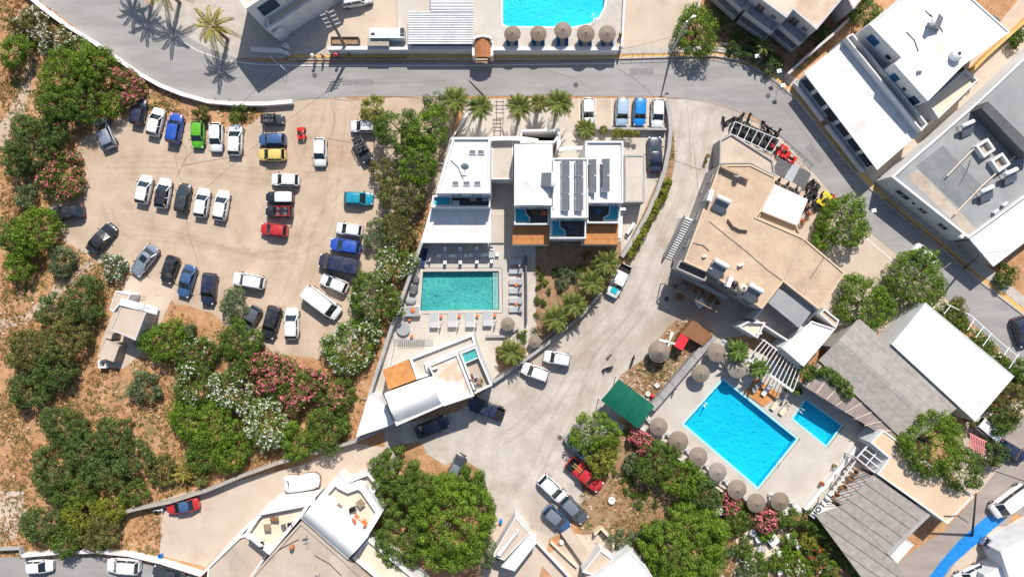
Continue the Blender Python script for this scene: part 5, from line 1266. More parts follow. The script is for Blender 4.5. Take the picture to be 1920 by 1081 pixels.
# --- bottom right: tan house with grey roofs ---
b = bldg('tan_roofed_house', 'white house with tan flat roof partly under a tree, beside the blue strip', 1740, 900, 'house')
walls(b, [(1632, 829), (1656, 805), (1826, 930), (1777, 982), (1645, 888), (1667, 858)], 4.2, 0, M_white, M_tan2, .22, .12)
IW = outline([(1632, 829), (1656, 805), (1826, 930), (1777, 982), (1645, 888), (1667, 858)], 4.2); a_, c_ = nearest_edge(IW, 1711, 935, 4.2); L_ = (Vector(c_) - Vector(a_)).length
for f_ in (.85,): win(b, a_, c_, L_ * f_, 1.2, 1, 2.4)
b = bldg('grey_roofed_hotel_wing', 'long low wing with grey panelled roofs and HOTEL letters on its edge', 1630, 990)
ribbed(b, [(1638, 889), (1740, 962), (1664, 1036), (1578, 947)], [3.9, 3.9, 3.5, 3.5], M_roofg2, 2, along='v', name='felt_roof', rib=.01, rw=.02)
ribbed(b, [(1577.5, 947), (1716, 1090), (1655, 1135), (1529, 965)], [3.46, 3.46, 3.2, 3.2], M_roofg2, 2, along='v', name='felt_roof', rib=.01, rw=.02)
walls(b, [(1636, 892), (1734, 962), (1662, 1030), (1582, 947)], 3.3, 0, M_white, M_white, 0, 0, name='wall', rname='ceiling')
walls(b, [(1574, 952), (1712, 1100), (1655, 1125), (1534, 967)], 3.0, 0, M_white, M_white, 0, 0, name='wall', rname='ceiling')
m_ = MB(); m_.bar(P(1741, 963, 3.8), P(1664, 1038, 3.5), .5, .2); m_.build('gutter', M_greyw, b)
m_ = MB(); A_ = P(1522, 968, 2.9); B_ = P(1560, 922, 2.9); m_.bar(A_, B_, .7, .25); sg_ = m_.build('sign_ledge', M_whiter, b)
d_ = (B_ - A_).normalized(); ang = math.atan2(d_.y, d_.x)
for i, ch in enumerate('HOTEL'):
    cu = bpy.data.curves.new('letter', 'FONT'); cu.body = ch; cu.size = .98; cu.extrude = .05; cu.align_x = 'CENTER'; cu.align_y = 'CENTER'; cu.offset = .012
    tmp = bpy.data.objects.new('letter_source', cu); COL.objects.link(tmp); dg = bpy.context.evaluated_depsgraph_get(); me = bpy.data.meshes.new_from_object(tmp.evaluated_get(dg)); bpy.data.objects.remove(tmp)
    me.materials.clear(); me.materials.append(M_black); p_ = A_.lerp(B_, .12 + .19 * i) + Vector((0, 0, .18)); off = Vector(b['_o'])
    me.transform(Matrix.Translation(p_ - off) @ Matrix.Rotation(ang, 4, 'Z'))
    lo = bpy.data.objects.new('sign_letter', me); COL.objects.link(lo); lo.parent = sg_
# pergola with dark beams between terrace and wing
t = bldg('pergola', 'open pergola of dark beams over brown seating between pool terrace and grey wing', 1590, 905, 'pergola')
slab(t, [(1630, 835), (1660, 850), (1630, 890), (1575, 945), (1545, 935)], .1, .08, M_cream, 'floor')
A0, A1, D0, D1 = P(1605, 862, 3), P(1555, 930, 3), P(1640, 885, 3), P(1582, 943, 3)
for k in range(8):
    a2 = A0.lerp(A1, k / 7); d2 = D0.lerp(D1, k / 7); m_ = MB(); m_.bar(a2, d2, .13, .18); m_.build('beam', M_brown, t)
m_ = MB(); m_.bar(A0, A1, .14, .2); m_.build('edge_beam', M_whiter, t)
for a2 in (A0, A0.lerp(A1, .5), A1): m_ = MB(); m_.box((a2.x, a2.y, 1.45), (.14, .14, 2.9)); m_.build('post', M_whiter, t)
t = bldg('pergola', 'white framed pergola over dark glass between pool terrace and the tan roofed house', 1640, 850, 'pergola')
A0, A1, D0, D1 = P(1629, 832, 3.4), P(1606, 858, 3.4), P(1664, 858, 3.4), P(1640, 885, 3.4)
for k in range(4): a2 = A0.lerp(A1, k / 3); d2 = D0.lerp(D1, k / 3); m_ = MB(); m_.bar(a2, d2, .14, .16); m_.build('beam', M_whiter, t)
m_ = MB(); m_.bar(A0, A1, .16, .18); m_.bar(D0, D1, .16, .18); m_.bar(A0.lerp(D0, .5), A1.lerp(D1, .5), .1, .15); m_.build('edge_beam', M_whiter, t)
for a2 in (A0, A1, D0, D1): m_ = MB(); m_.box((a2.x, a2.y, 1.6), (.16, .16, 3.2)); m_.build('post', M_whiter, t)

# --- bottom left building ---
b = bldg('cream_house', 'white and cream house with barrel roof and two walled roof terraces south of the lane', 580, 1000, 'house')
walls(b, [(564, 977), (648, 1050), (730, 1130), (600, 1180), (430, 1130), (484, 1065)], 5.2, 0, M_greige, M_greige, .3, .22)
walls(b, [(564, 971), (597, 931), (690, 1006), (652, 1048)], 5.2, 0, M_white, M_whiter, .1, .05)
vault(b, [(598, 931), (689, 1006), (652, 1046), (565, 971)], 5.2, 1.25, M_whiter)
walls(b, [(598, 929), (629, 893), (640, 906), (652, 912), (672, 905), (684, 912), (717, 960), (690, 1004)], 4.8, 0, M_white, M_cream, .8, .7, name='terrace_wall', rname='terrace_floor')
walls(b, [(640, 906), (690, 886), (712, 912), (700, 925), (684, 912), (672, 905), (652, 912)], 3.6, 0, M_white, M_greige, .3, .9, name='annex_wall', rname='annex_floor')
walls(b, [(480, 968), (505, 942), (592, 931), (564, 970), (505, 1040), (458, 1001)], 4.4, 0, M_white, M_cream, .45, .8, name='terrace_wall', rname='terrace_floor')
walls(b, [(448, 1006), (460, 1002), (503, 1038), (484, 1064), (452, 1110), (385, 1110), (390, 1062)], 1.9, 0, M_white, M_greige, .25, .3, name='side_wall', rname='side_roof')
slab(b, [(505, 941), (592, 930), (588, 946), (484, 966)], 4.5, .15, M_whiter, 'parapet_cap')
walls(b, [(660, 1046), (690, 1008), (800, 1100), (760, 1130)], 4.0, 0, M_white, M_cream, .35, .5, name='rear_wall', rname='rear_floor')

# --- bottom centre houses ---
b = bldg('small_house', 'low pinkish roofed house with white ledges beside the big trees at the lane end', 960, 1010, 'house')
walls(b, [(966, 968), (994, 999), (945, 1050), (923, 1041)], 3.2, 0, M_white, M_lane2, .15, .1)
walls(b, [(968, 992), (972, 997), (938, 1042), (930, 1040)], 3.7, 0, M_whiter, M_whiter, .1, .2, name='ledge', rname='ledge_top')
walls(b, [(990, 1004), (1007, 1016), (965, 1070), (940, 1062)], 3.0, 0, M_white, M_whitew, .2, .1, name='wing_wall', rname='wing_roof')
b = bldg('white_house', 'white house with bright flat roof partly under the big round tree, southern edge', 1160, 1060, 'house')
walls(b, [(1181, 1031), (1215, 1066), (1240, 1110), (1120, 1140), (1100, 1092)], 4.0, 0, M_white, M_whiter, .2, .1)
walls(b, [(1126, 1030), (1150, 1048), (1120, 1080), (1092, 1072)], 3.0, 0, M_white, M_lane2, .18, .2, name='wing_wall', rname='wing_roof')
m_ = MB(); A_ = P(1060, 992, .5); B_ = P(1100, 1048, .5); m_.bar(A_, B_, 1.5, 1.0); solo(m_, 'ramp', M_lane2, 'pale concrete ramp leading from the parked cars to the southern house', 'ramp', (A_.x, A_.y, 0))
# --- bottom right corner ---
b = bldg('white_shed', 'plain white roofed building in the corner beside the covered small cars', 1905, 1060, 'building')
walls(b, [(1876, 1034), (1960, 985), (2000, 1110), (1905, 1120)], 4.0, 0, M_white, M_whiter, .1, .06)
walls(b, [(1846, 1078), (1886, 1055), (1900, 1120), (1850, 1130)], 3.0, 0, M_white, M_metalw, .05, .05, name='awning_wall', rname='awning_roof')
b = bldg('garden_building', 'narrow white garden building with lawn strip beside the grey panelled roof', 1690, 1020, 'building')
walls(b, [(1697, 1010), (1714, 1020), (1682, 1056), (1667, 1045)], 2.4, 0, M_white, M_whiter, .1, .06)
sheet('lawn', PL([(1666, 1034), (1690, 1012), (1698, 1018), (1672, 1048)]), M_grass, .05)
# --- shed in the dry field ---
b = bldg('field_shed', 'small beige roofed shed with white walls and lower annexes in the dry field', 250, 600, 'shed')
walls(b, [(228, 567), (275, 583), (254, 638), (207, 618)], 3.6, 0, M_apt, M_lane2, .14, .12)
m_ = MB(); m_.bar(P(226, 565, 3.75), P(296, 583, 3.3), 1.0, .12); m_.build('eave', M_whiter, b)
walls(b, [(216, 545), (245, 552), (238, 566), (226, 568), (212, 585), (205, 580)], 2.6, 0, M_white, M_lane2, .14, .1, name='annex_wall', rname='annex_roof')
walls(b, [(198, 634), (224, 648), (213, 678), (182, 668)], 2.0, 0, M_greige, M_lane2, .1, .05, name='annex_wall', rname='annex_roof')
walls(b, [(196, 620), (212, 624), (208, 636), (194, 632)], 2.2, 0, M_greige, M_lane2, .1, .05, name='annex_wall', rname='annex_roof')
SW = outline([(228, 567), (275, 583), (254, 638), (207, 618)], 3.6); a_, c_ = nearest_edge(SW, 265, 610, 3.6); win(b, a_, c_, 2.5, .5, 2.2, 2.7, M_whiter, bars=0); a_, c_ = nearest_edge(SW, 230, 628, 3.6); door(b, a_, c_, 1.6, .9, 0, 2.0)
m_ = MB(); c = P(192, 682, .9)
for (dx, dy, sx, sy) in ((0, .45, 1.15, .22), (0, -.45, 1.15, .22), (.46, 0, .22, .68), (-.46, 0, .22, .68)): m_.box((c.x + dx, c.y + dy, .5), (sx, sy, 1.0), 0)
solo(m_, 'water_trough', M_whiter, 'square white open trough at the low end of the field shed', 'trough', (c.x, c.y, 0))
c = P(272, 562, 3.7); t = thing('aerial', 'thin television aerial standing on the eave of the field shed', 'aerial', (c.x, c.y, 3.5)); m_ = MB(); m_.tube([(c.x, c.y, 3.5), (c.x, c.y, 5.3)], .03, 5); m_.build('mast', M_metald, t)
m_ = MB(); m_.tube([(c.x - .9, c.y, 5.1), (c.x + .9, c.y + .5, 5.1)], .02, 4)
for k in range(6): x_ = -.8 + .3 * k; m_.tube([(c.x + x_ - .15, c.y + x_ * .28 + .4, 5.1), (c.x + x_ + .15, c.y + x_ * .28 - .2, 5.1)], .014, 4)
m_.build('antenna', M_metald, t)

# ================= FREE-STANDING WALLS =================
wallrun('curb_wall', 'long white roadside wall curving above the gravel car park', [(38, -20), (80, 15), (120, 45), (165, 72), (210, 103), (255, 135), (300, 160), (340, 176), (390, 190), (440, 194), (500, 194), (548, 190)], .9, .55, M_whiter)
wallrun('curved_wall', 'grey curved retaining wall round the east side of the hotel', [(1250, 186), (1256, 215), (1258, 240), (1255, 275), (1246, 320), (1232, 360), (1212, 405), (1190, 445), (1166, 481)], 1.2, .55, M_greyw)
wallrun('parking_wall', 'grey wall at the foot of the three hotel parking bays', [(1108, 240), (1180, 241), (1250, 242)], 1.0, .3, M_greyw)
wallrun('boundary_wall', 'grey boundary wall on the west side of the hotel pool down to the villa', [(846, 262), (815, 385), (789, 458), (762, 535), (735, 610), (712, 680), (692, 742)], 1.5, .45, M_greyw)
wallrun('stone_wall', 'long stone wall between the wooded field and the lower lane', [(668, 826), (600, 846), (520, 868), (450, 893), (390, 918), (320, 940), (250, 955), (190, 972)], 1.4, .45, M_stone)
wallrun('stone_wall', 'grey wall below the villa joining the lane wall', [(668, 826), (700, 812), (740, 795)], 1.6, .4, M_greyw)
wallrun('garden_wall', 'grey concrete wall curving under the hotel palms beside two white cars', [(1128, 548), (1090, 592), (1050, 625), (1005, 660), (970, 685), (925, 716)], 1.0, .4, M_greyw)
wallrun('planked_wall', 'long grey planked wall on the lane side of the big pool', [(1340, 629), (1300, 675), (1262, 720), (1222, 766)], 1.5, 1.0, M_planks)
wallrun('terrace_wall', 'white low wall west of the big pool beneath the thatched umbrellas', [(1186, 788), (1230, 828), (1290, 872), (1350, 918), (1380, 938)], .8, .2, M_white)
wallrun('terrace_wall', 'white wall with flower pots on the south east side of the big pool', [(1608, 838), (1570, 885), (1535, 925), (1510, 955)], .9, .5, M_whiter)
wallrun('roadside_wall', 'white wall north of the southern road behind two parked cars', [(40, 1042), (110, 1036), (180, 1034), (240, 1040), (300, 1054), (376, 1078), (398, 1056), (440, 1010), (470, 980)], 1.1, .4, M_whiter)
wallrun('roadside_wall', 'grey timber edged wall at the western end of the southern road', [(-30, 1031), (36, 1028), (38, 1040)], .9, .3, M_greyw)
wallrun('lane_wall', 'thin white wall running down from the two dark cars between garden plots', [(1006, 1016), (1040, 1052), (1075, 1090)], .8, .22, M_whiter)
wallrun('lane_wall', 'short cream garden wall beside the concrete ramp', [(1033, 1016), (1060, 1042), (1082, 1062)], .6, .25, M_cream)
wallrun('lane_wall', 'L shaped cream wall sheltering shrubs east of the ramp', [(1115, 1002), (1127, 990), (1150, 1014), (1152, 1045)], 1.3, .3, M_cream)
wallrun('alley_wall', 'ochre coping wall along the alley between the two large white buildings', [(1808, 148), (1850, 105), (1920, 42), (1960, 0)], 1.4, .38, M_kerbo)
wallrun('alley_wall', 'beige wall from the pavement up to the white building roof corner', [(1478, 138), (1520, 100), (1565, 62), (1600, 28)], 1.8, .35, M_apt)
wallrun('alley_wall', 'cream parapet wall on the courtyard north of the grey roofed building', [(1738, 235), (1790, 190), (1815, 165)], 1.8, .35, M_cream)
wallrun('forecourt_wall', 'cream wall behind the rental yard beneath the small tree', [(1530, 460), (1550, 430), (1566, 405)], 1.0, .25, M_tan)
wallrun('yard_wall', 'tan wall west of the tree on the northern yard', [(1262, 88), (1285, 60), (1310, 10), (1325, -40)], .8, .3, M_apt)
# benches and pool edge walls of the hotel
wallrun('seat_wall', 'angled grey seat wall south of the hotel pool beside the round thatched umbrella', [(911, 630), (945, 630), (972, 614)], .55, .35, M_greyw)
wallrun('screen_wall', 'narrow grey screen wall behind the six loungers east of the hotel pool', [(986, 478), (987, 540), (987, 604)], 1.0, .25, M_greyd)
# central hotel pool
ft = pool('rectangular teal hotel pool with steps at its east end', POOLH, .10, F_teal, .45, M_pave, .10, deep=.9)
m_ = MB()
for k in range(4): a2 = P(925 + k * 2.6, 511, .02); b2 = P(926 + k * 2.6, 578, .02); m_.bar((a2.x, a2.y, .09), (b2.x, b2.y, .09), .07, .03)
m_.build('pool_steps', mat('step_tiles', (.45, .66, .62), rough=.5), ft)
m_ = MB()
for a2, b2 in (((790, 503), (941, 502)), ((941, 502), (942, 585)), ((942, 585), (790, 587))): m_.bar(P(*a2, .04), P(*b2, .04), .14, .02)
solo(m_, 'drain_channel', M_greyd, 'dark drain channel framing the teal hotel pool', 'drain', tuple(P(870, 503, .03)))
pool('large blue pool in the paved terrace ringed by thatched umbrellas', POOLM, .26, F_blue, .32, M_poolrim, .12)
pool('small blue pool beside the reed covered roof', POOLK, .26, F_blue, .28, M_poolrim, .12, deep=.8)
# ================= CARS =================
# px, py, heading, kind, length px, paint, roof, label
P_pale = paint('pale_blue', (.34, .46, .60))
CARS = [
 (260, 210, 78, 'hatch', 50, P_navy, None, 'dark navy hatchback in the shade of the pink oleander, northern row of the gravel lot'),
 (292, 229, 76, 'hatch', 54, P_white, None, 'white hatchback between the navy and the blue car in the northern row'),
 (328, 241, 80, 'suv', 56, P_blue, None, 'deep blue small SUV between white and lime green cars'),
 (371, 252, 269, 'hatch', 52, P_green, None, 'lime green hatchback, the only green car'),
 (405, 257, 270, 'hatch', 55, P_white, None, 'white hatchback nose to the lot, directly beside the lime green car'),
 (441, 262, 88, 'hatch', 59, P_white, None, 'white saloon-like car at the eastern end of the northern row'),
 (196, 250, 113, 'hatch', 60, P_silver, None, 'silver blue hatchback parked alone at an angle by the big tree'),
 (511, 262, 180, 'suv', 47, P_steel, None, 'grey blue small SUV just above the yellow car'),
 (510, 290, 180, 'hatch', 52, P_yellow, None, 'yellow hatchback, the only yellow car in the gravel lot'),
 (600, 285, 270, 'hatch', 54, P_white, None, 'white hatchback alone in the open gravel beside the red quad bike'),
 (535, 337, 178, 'hatch', 53, P_white, None, 'white car sideways just above the jeep with white hardtop'),
 (514, 431, 174, 'hatch', 51, P_red, None, 'bright red hatchback below the open black jeep'),
 (672, 372, 357, 'hatch', 55, P_teal, None, 'turquoise hatchback facing the oleander bushes'),
 (655, 430, 172, 'hatch', 50, P_white, None, 'white car tucked beside the blue car under grey-green bushes'),
 (648, 461, 171, 'hatch', 58, P_blue, None, 'cobalt blue car between a white car and a long black van'),
 (627, 531, 157, 'hatch', 54, P_white, None, 'white hatchback slanted below the long black van'),
 (467, 526, 170, 'suv', 60, P_white, None, 'white SUV alone in the middle of the southern lot above the round bush'),
 (509, 604, 255, 'suv', 63, P_black, None, 'shiny black SUV next to a white car at the southern end of the gravel'),
 (547, 606, 90, 'hatch', 60, P_white, None, 'white hatchback beside the shiny black SUV'),
 (471, 597, 240, 'hatch', 50, P_grey, None, 'grey car half hidden under the round bush'),
 (270, 355, 78, 'hatch', 55, P_white, None, 'white hatchback, first of the five cars in the middle row'),
 (306, 362, 80, 'hatch', 57, P_white, P_roofd, 'white car with dark roof in the middle row'),
 (343, 371, 80, 'hatch', 55, P_dgrey, None, 'charcoal hatchback in the centre of the middle row'),
 (379, 380, 81, 'hatch', 55, P_white, None, 'white hatchback between charcoal car and end car of the middle row'),
 (415, 385, 80, 'hatch', 57, P_white, None, 'white hatchback at the eastern end of the middle row'),
 (126, 398, 187, 'hatch', 63, P_black, None, 'black hatchback tucked under the pink bush on the lot edge'),
 (190, 447, 49, 'sedan', 66, P_black, None, 'glossy black saloon alone at the mouth of the dirt path'),
 (271, 488, 233, 'sedan', 66, P_silver, None, 'silver saloon with sunroof and pale windscreen shade, north of the field shed'),
 (318, 505, 250, 'hatch', 53, P_black, None, 'black hatchback between the silver saloon and the blue saloon'),
 (350, 527, 254, 'sedan', 62, P_steel, None, 'mid blue saloon in the slanted southern row'),
 (392, 541, 264, 'suv', 60, P_navy, None, 'navy SUV at the eastern end of the slanted southern row'),
 (682, 237, 180, 'hatch', 50, P_white, None, 'white car half hidden beneath the large tree at the lot entrance'),
 (1103, 208, 271, 'hatch', 50, P_white, None, 'white hatchback alone in the western bay by the hotel palms'),
 (1166, 210, 268, 'suv', 53, P_pale, None, 'pale blue car in the hotel bays, beside the bright blue car'),
 (1199, 210, 268, 'suv', 53, P_bblue, None, 'bright blue car in the hotel bays between pale blue and white cars'),
 (1233, 212, 268, 'hatch', 54, P_white, None, 'white car in the last hotel bay against the curved wall'),
 (1228, 289, 91, 'sedan', 68, P_navy, None, 'dark navy saloon parked below the bays inside the curved wall'),
 (1004, 697, 160, 'suv', 54, P_white, P_white, 'white SUV with grey sill nearest to the shaded wall, lower of two'),
 (1045, 671, 170, 'suv', 52, P_white, None, 'white SUV under the hotel palms, upper of two'),
 (810, 800, 22, 'sedan', 64, P_navy, None, 'dark navy saloon in the shade under the villa'),
 (857, 873, 62, 'hatch', 48, P_dgrey, P_glassroof, 'small black car poking out of the big trees with glossy roof'),
 (1036, 916, 316, 'hatch', 68, P_white, None, 'white hatchback with black windows beside two grey cars in the lower lot'),
 (1076, 955, 314, 'hatch', 60, P_grey, P_glassroof, 'dark grey hatchback with pale roof, eastern of the grey pair'),
 (1044, 972, 318, 'hatch', 58, P_steel, P_glassroof, 'slate blue hatchback with pale roof at the top of the cream ramp'),
 (1085, 838, 315, 'sedan', 62, P_silver, None, 'silver car mostly hidden under the tree above the red pickup'),
 (342, 948, 190, 'sedan', 62, P_red, P_steel, 'red car with blue grey roof beside the long stone wall'),
 (74, 1061, 2, 'hatch', 50, P_white, None, 'white car with black windscreen at the western end of the southern road'),
 (232, 1060, 176, 'suv', 62, P_white, None, 'white SUV parked behind the white wall on the southern road'),
 (316, 1076, 166, 'sedan', 62, P_dgrey, None, 'dark saloon cut by the picture edge on the southern road'),
 (1916, 622, 288, 'hatch', 58, P_navy, None, 'dark navy car driving on the eastern road beyond the white hall'),
 (1737, 482, 318, 'sedan', 60, P_white, None, 'white car on the street half covered by the round tree'),
 (1898, 846, 330, 'hatch', 56, P_navy, None, 'navy car in the dappled shade by the hedge, eastern edge'),
 (1862, 1024, 330, 'city', 44, P_silver, None, 'pale blue small car beside a red scooter in the southeastern corner'),
 (1820, 1078, 205, 'hatch', 74, P_white, None, 'white car with dark trim at the picture edge next to the blue strip'),
 (1846, 60, 235, 'sedan', 78, P_grey, None, 'dark grey car in the narrow alley beside the ochre coping'),
 (668, -2, 10, 'suv', 60, P_white, None, 'white vehicle at the top edge beside the shaded white house'),
]
for (px, py, ang, kind, L_, pnt, rf_, lab) in CARS:
    place_car(px, py, ang, kind, lab, pnt, rf_, L_, 'sunroof shade' if 'sunroof' in lab else '')
place_car(637, 495, 169, 'van', 'long black van between the cobalt blue car and a slanted white hatchback', P_navy, None, 78)
place_car(604, 567, 323, 'van', 'white panel van slanted at the foot of the gravel lot beside the flowering bush', P_white, None, 78)
place_car(1893, 938, 216, 'van', 'large white van on the lower road at the end of the blue strip', P_white, None, 84)
place_car(1852, 806, 320, 'van', 'white van with green windscreen beside the pink canopy', P_white, None, 56)
place_car(912, 766, 160, 'pickup', 'dark navy pickup truck in the villa shade', P_navy, None, 70)
place_car(1096, 889, 320, 'pickup', 'red pickup truck with ladders on its bed under the tree', P_red, None, 78)
place_car(525, 370, 180, 'jeep', 'black jeep with boxy white hardtop above the open jeep', P_black, P_white, 51)
place_car(1160, 526, 243, 'pickup', 'white pickup with turquoise load on the lane beside the hotel palms', P_white, None, 66)
t = place_car(680, 281, 297, 'jeep', 'dark open jeep shaded by the large tree at the lot entrance', P_black, P_roofd, 50, 'open')
t = place_car(524, 397, 180, 'jeep', 'black open jeep with red rollbar interior between white hardtop jeep and red hatchback', P_black, P_red, 50, 'open')
t = place_car(512, 224, 0, 'jeep', 'small black open utility car beside the end of the white curb wall', P_dgrey, P_dgrey, 40, 'open')
index_children()
# ladders on the red pickup, cover on the boat trailer
c = P(1083, 877, 1.2); t = thing('ladder', 'pale folding ladder lying in the red pickup bed', 'ladder', (c.x, c.y, 1.15)); d = Vector((math.cos(R(320)), math.sin(R(320)), 0)); n = Vector((-d.y, d.x, 0))
m_ = MB()
for s in (-.2, .2): m_.bar(Vector((c.x, c.y, 1.2)) - d * .8 + n * s, Vector((c.x, c.y, 1.2)) + d * .8 + n * s, .05, .05)
m_.build('side_rail', M_yellow, t); m_ = MB()
for k in range(6): q = Vector((c.x, c.y, 1.2)) + d * (-.65 + .26 * k); m_.bar(q - n * .2, q + n * .2, .035, .035)
m_.build('rung', M_metal, t)
c = P(1153, 542, 1.15); m_ = MB(); m_.box((c.x, c.y, 1.0), (1.1, .95, .35), R(243)); solo(m_, 'crate', paint('turq', (.0, .42, .48)), 'turquoise load on the bed of the white pickup', 'crate', (c.x, c.y, .85))
t = quad_bike('red quad bike standing alone in the gravel near the yellow car', M_redpl); c = P(565, 250, .5); put(t, (c.x, c.y, .02), R(95)); index_children(); QB = t
i = 0
for (px, py, a) in ((1380, 232, 60), (1396, 240, 60), (1411, 249, 60), (1427, 257, 60), (1443, 265, 60)):
    q = copy_tree(QB); put(q, tuple(P(px, py, .5)[:2]) + (.02,), R(a), ['black quad bike at the western end of the white pipe frame', 'second black quad bike under the white pipe frame', 'black quad bike in the middle of the white pipe frame', 'fourth black quad bike under the white pipe frame', 'black quad bike nearest the red buggies under the white frame'][i], 'quad bikes in the rental rack'); i += 1
    for ch in CH[q.name]:
        if ch.name.split('.')[0] in ('body', 'mudguard'): recolor(ch, M_black)
for (px, py, a, m, lab) in ((1467, 283, 55, M_redpl, 'red quad bike by the fence beside the grey double canopy'), (1481, 296, 140, M_redpl, 'red quad bike close to the street fence'), (1536, 382, 30, M_black, 'black quad bike behind the yellow buggy'), (1526, 352, 40, M_black, 'black quad bike east of the grey double canopy'), (1521, 366, 40, M_black, 'second black quad bike east of the canopy, nearer the white awning')):
    q = copy_tree(QB); put(q, tuple(P(px, py, .5)[:2]) + (.02,), R(a), lab, 'quad bikes of the rental yard')
    for ch in CH[q.name]:
        if ch.name.split('.')[0] in ('body', 'mudguard'): recolor(ch, m)
q = copy_tree(QB); put(q, tuple(P(1544, 374, .5)[:2]) + (.02,), R(50), 'yellow and black buggy in the rental yard', scale=1.25)
for ch in CH[q.name]:
    if ch.name.split('.')[0] in ('body', 'mudguard'): recolor(ch, M_yellow)
s_ = scooter('white scooter leaning by the stone wall beside the red car', M_metalw); c = P(298, 956, .5); put(s_, (c.x, c.y, .03), R(10)); index_children()
for (px, py, a, m, lab) in ((1882, 1020, 60, M_redpl, 'red scooter beside the pale blue small car'), (1370, 224, 30, M_black, 'black scooter at the western corner of the rental yard'), (1450, 245, 140, M_black, 'black scooter behind the white pipe frame'), (1358, 228, 100, M_black, 'black scooter nearest the concrete lane in the rental yard'), (1186, 676, 70, M_metald, 'dark bicycle-like scooter in the sand near the thatched hut'), (1140, 690, 200, M_black, 'black scooter left on the gravel by the sandy garden')):
    q = copy_tree(s_); put(q, tuple(P(px, py, .5)[:2]) + (.03,), R(a), lab)
    recolor([ch for ch in CH[q.name] if ch.name.startswith('body')][0], m)
# white covered boat beside the lane
t = thing('covered_boat', 'boat under a white cover parked along the lane above the cream house', 'boat', tuple(P(565, 916, 0)))
m_ = MB(); O = [(x - 1, y - 8) for x, y in ((531, 905), (536, 900), (550, 899), (560, 900), (572, 896), (590, 895), (598, 900), (600, 910), (597, 921), (585, 926), (560, 930), (540, 932), (533, 927))]
W_ = ccw(PL(O, 1.5)); I_ = inset(W_, .35); n = len(W_)
for k in range(n):
    a, b_, c, d = W_[k], W_[(k + 1) % n], I_[(k + 1) % n], I_[k]; m_.poly([(a.x, a.y, .95), (b_.x, b_.y, .95), (b_.x, b_.y, 1.35), (a.x, a.y, 1.35)]); m_.poly([(a.x, a.y, 1.35), (b_.x, b_.y, 1.35), (c.x, c.y, 1.6), (d.x, d.y, 1.6)])
I2 = inset(I_, .5)
for k in range(n): c, d, e, f = I_[k], I_[(k + 1) % n], I2[(k + 1) % n], I2[k]; m_.poly([(c.x, c.y, 1.6), (d.x, d.y, 1.6), (e.x, e.y, 1.72), (f.x, f.y, 1.72)])
m_.poly([(p.x, p.y, 1.72) for p in I2]); m_.build('cover', M_whiter, t, smooth=True, flat_ang=60)
h_ = MB(); h_.prism([(p.x, p.y) for p in inset(W_, .08)], .25, .97); h_.build('hull', M_brown, t)
# ================= TREES AND SHRUBS =================
def T(x, y, r, *a, **k): return plant(x, y, r * (.88 if k.get('group') == G1 and 'bl' not in k else 1.0), *a, **k)
G1 = 'trees and shrubs of the western field'
D1 = dict(group=G1)
# north-west corner
T(110, 135, 52, 4.6, L_bright, 'tall bright green tree nearest the roadside, west of the gravel lot', **D1)
T(165, 118, 46, 4.2, L_bright, 'bright green tree against the white curb wall', **D1)
T(100, 190, 46, 4.4, L_mid, 'green tree at the path edge in the large western clump', **D1)
T(152, 188, 46, 4.4, L_mid, 'green tree over the silver blue hatchback', **D1)
T(205, 190, 27, 2.8, L_bright, 'small bright tree beside the navy hatchback', **D1)
T(20, 92, 33, 3.5, L_bright, 'bright green tree west of the sandy path', **D1)
T(50, 265, 55, 4.2, L_dark, 'broad dark tree west of the gravel lot', **D1)
T(95, 245, 32, 3.4, L_dark, 'dark tree touching the northwestern lot edge', **D1)
T(18, 300, 32, 3.0, L_dark, 'dark tree on the western picture edge', **D1)
O_ = dict(name='oleander_bush', cat='oleander', nl=84, leaf=.22)
T(55, 45, 32, 2.6, L_olive, 'oleander with faded cream flowers in the far corner', bl=L_white, share=.9, per=3, **O_, **D1)
T(95, 72, 30, 2.6, L_olive, 'oleander full of cream flowers by the roadside', bl=L_white, share=1, per=4, **O_, **D1)
T(140, 92, 24, 2.4, L_mid, 'small white flowering oleander along the curb wall', bl=L_white, share=.7, **O_, **D1)
T(28, 50, 20, 2.0, L_olive, 'low olive shrub in the far corner', name='shrub', cat='shrub', **D1)
T(236, 160, 32, 2.8, L_mid, 'pink oleander beside the curb wall above the navy car', bl=L_pink, share=1, per=4, bs=.24, **O_, **D1)
T(110, 328, 46, 3.0, L_mid, 'round pink oleander at the western end of the lot', bl=L_pink, share=.9, per=2, bs=.26, **O_, **D1)
T(375, 212, 16, 1.8, L_olive, 'olive shrub above the lime green car', name='shrub', cat='shrub', **D1)
T(443, 213, 20, 2.0, L_mid, 'green shrub above the end car of the northern row', name='shrub', cat='shrub', **D1)
T(45, 368, 26, 2.0, L_grey, 'grey green shrub below the pink oleander', name='shrub', cat='shrub', **D1)
T(56, 434, 52, 4.0, L_bright, 'bright spreading tree on the western lot edge', **D1)
T(18, 440, 34, 3.4, L_mid, 'green tree on the western edge beside the spreading tree', **D1)
T(28, 500, 32, 3.0, L_bright, 'bright round tree on the picture edge above the dirt path', **D1)
T(108, 488, 32, 2.3, L_grey, 'grey green round shrub beside the dirt path', name='shrub', cat='shrub', **D1)
T(210, 500, 27, 1.8, L_grey, 'grey oleander with white flowers above the field shed', bl=L_white, share=1, per=3, **O_, **D1)
T(150, 560, 46, 3.6, L_dark, 'dark tree northwest of the field shed', **D1)
T(92, 583, 36, 3.2, L_dark, 'dark tree beside the dirt path', **D1)
T(110, 640, 50, 4.2, L_olive, 'olive green tree in the middle of the western field', **D1)
T(45, 655, 48, 3.8, L_olive, 'broad olive tree on the western edge', **D1)
T(95, 690, 46, 3.6, L_dark, 'dark green tree south of the olive tree', **D1)
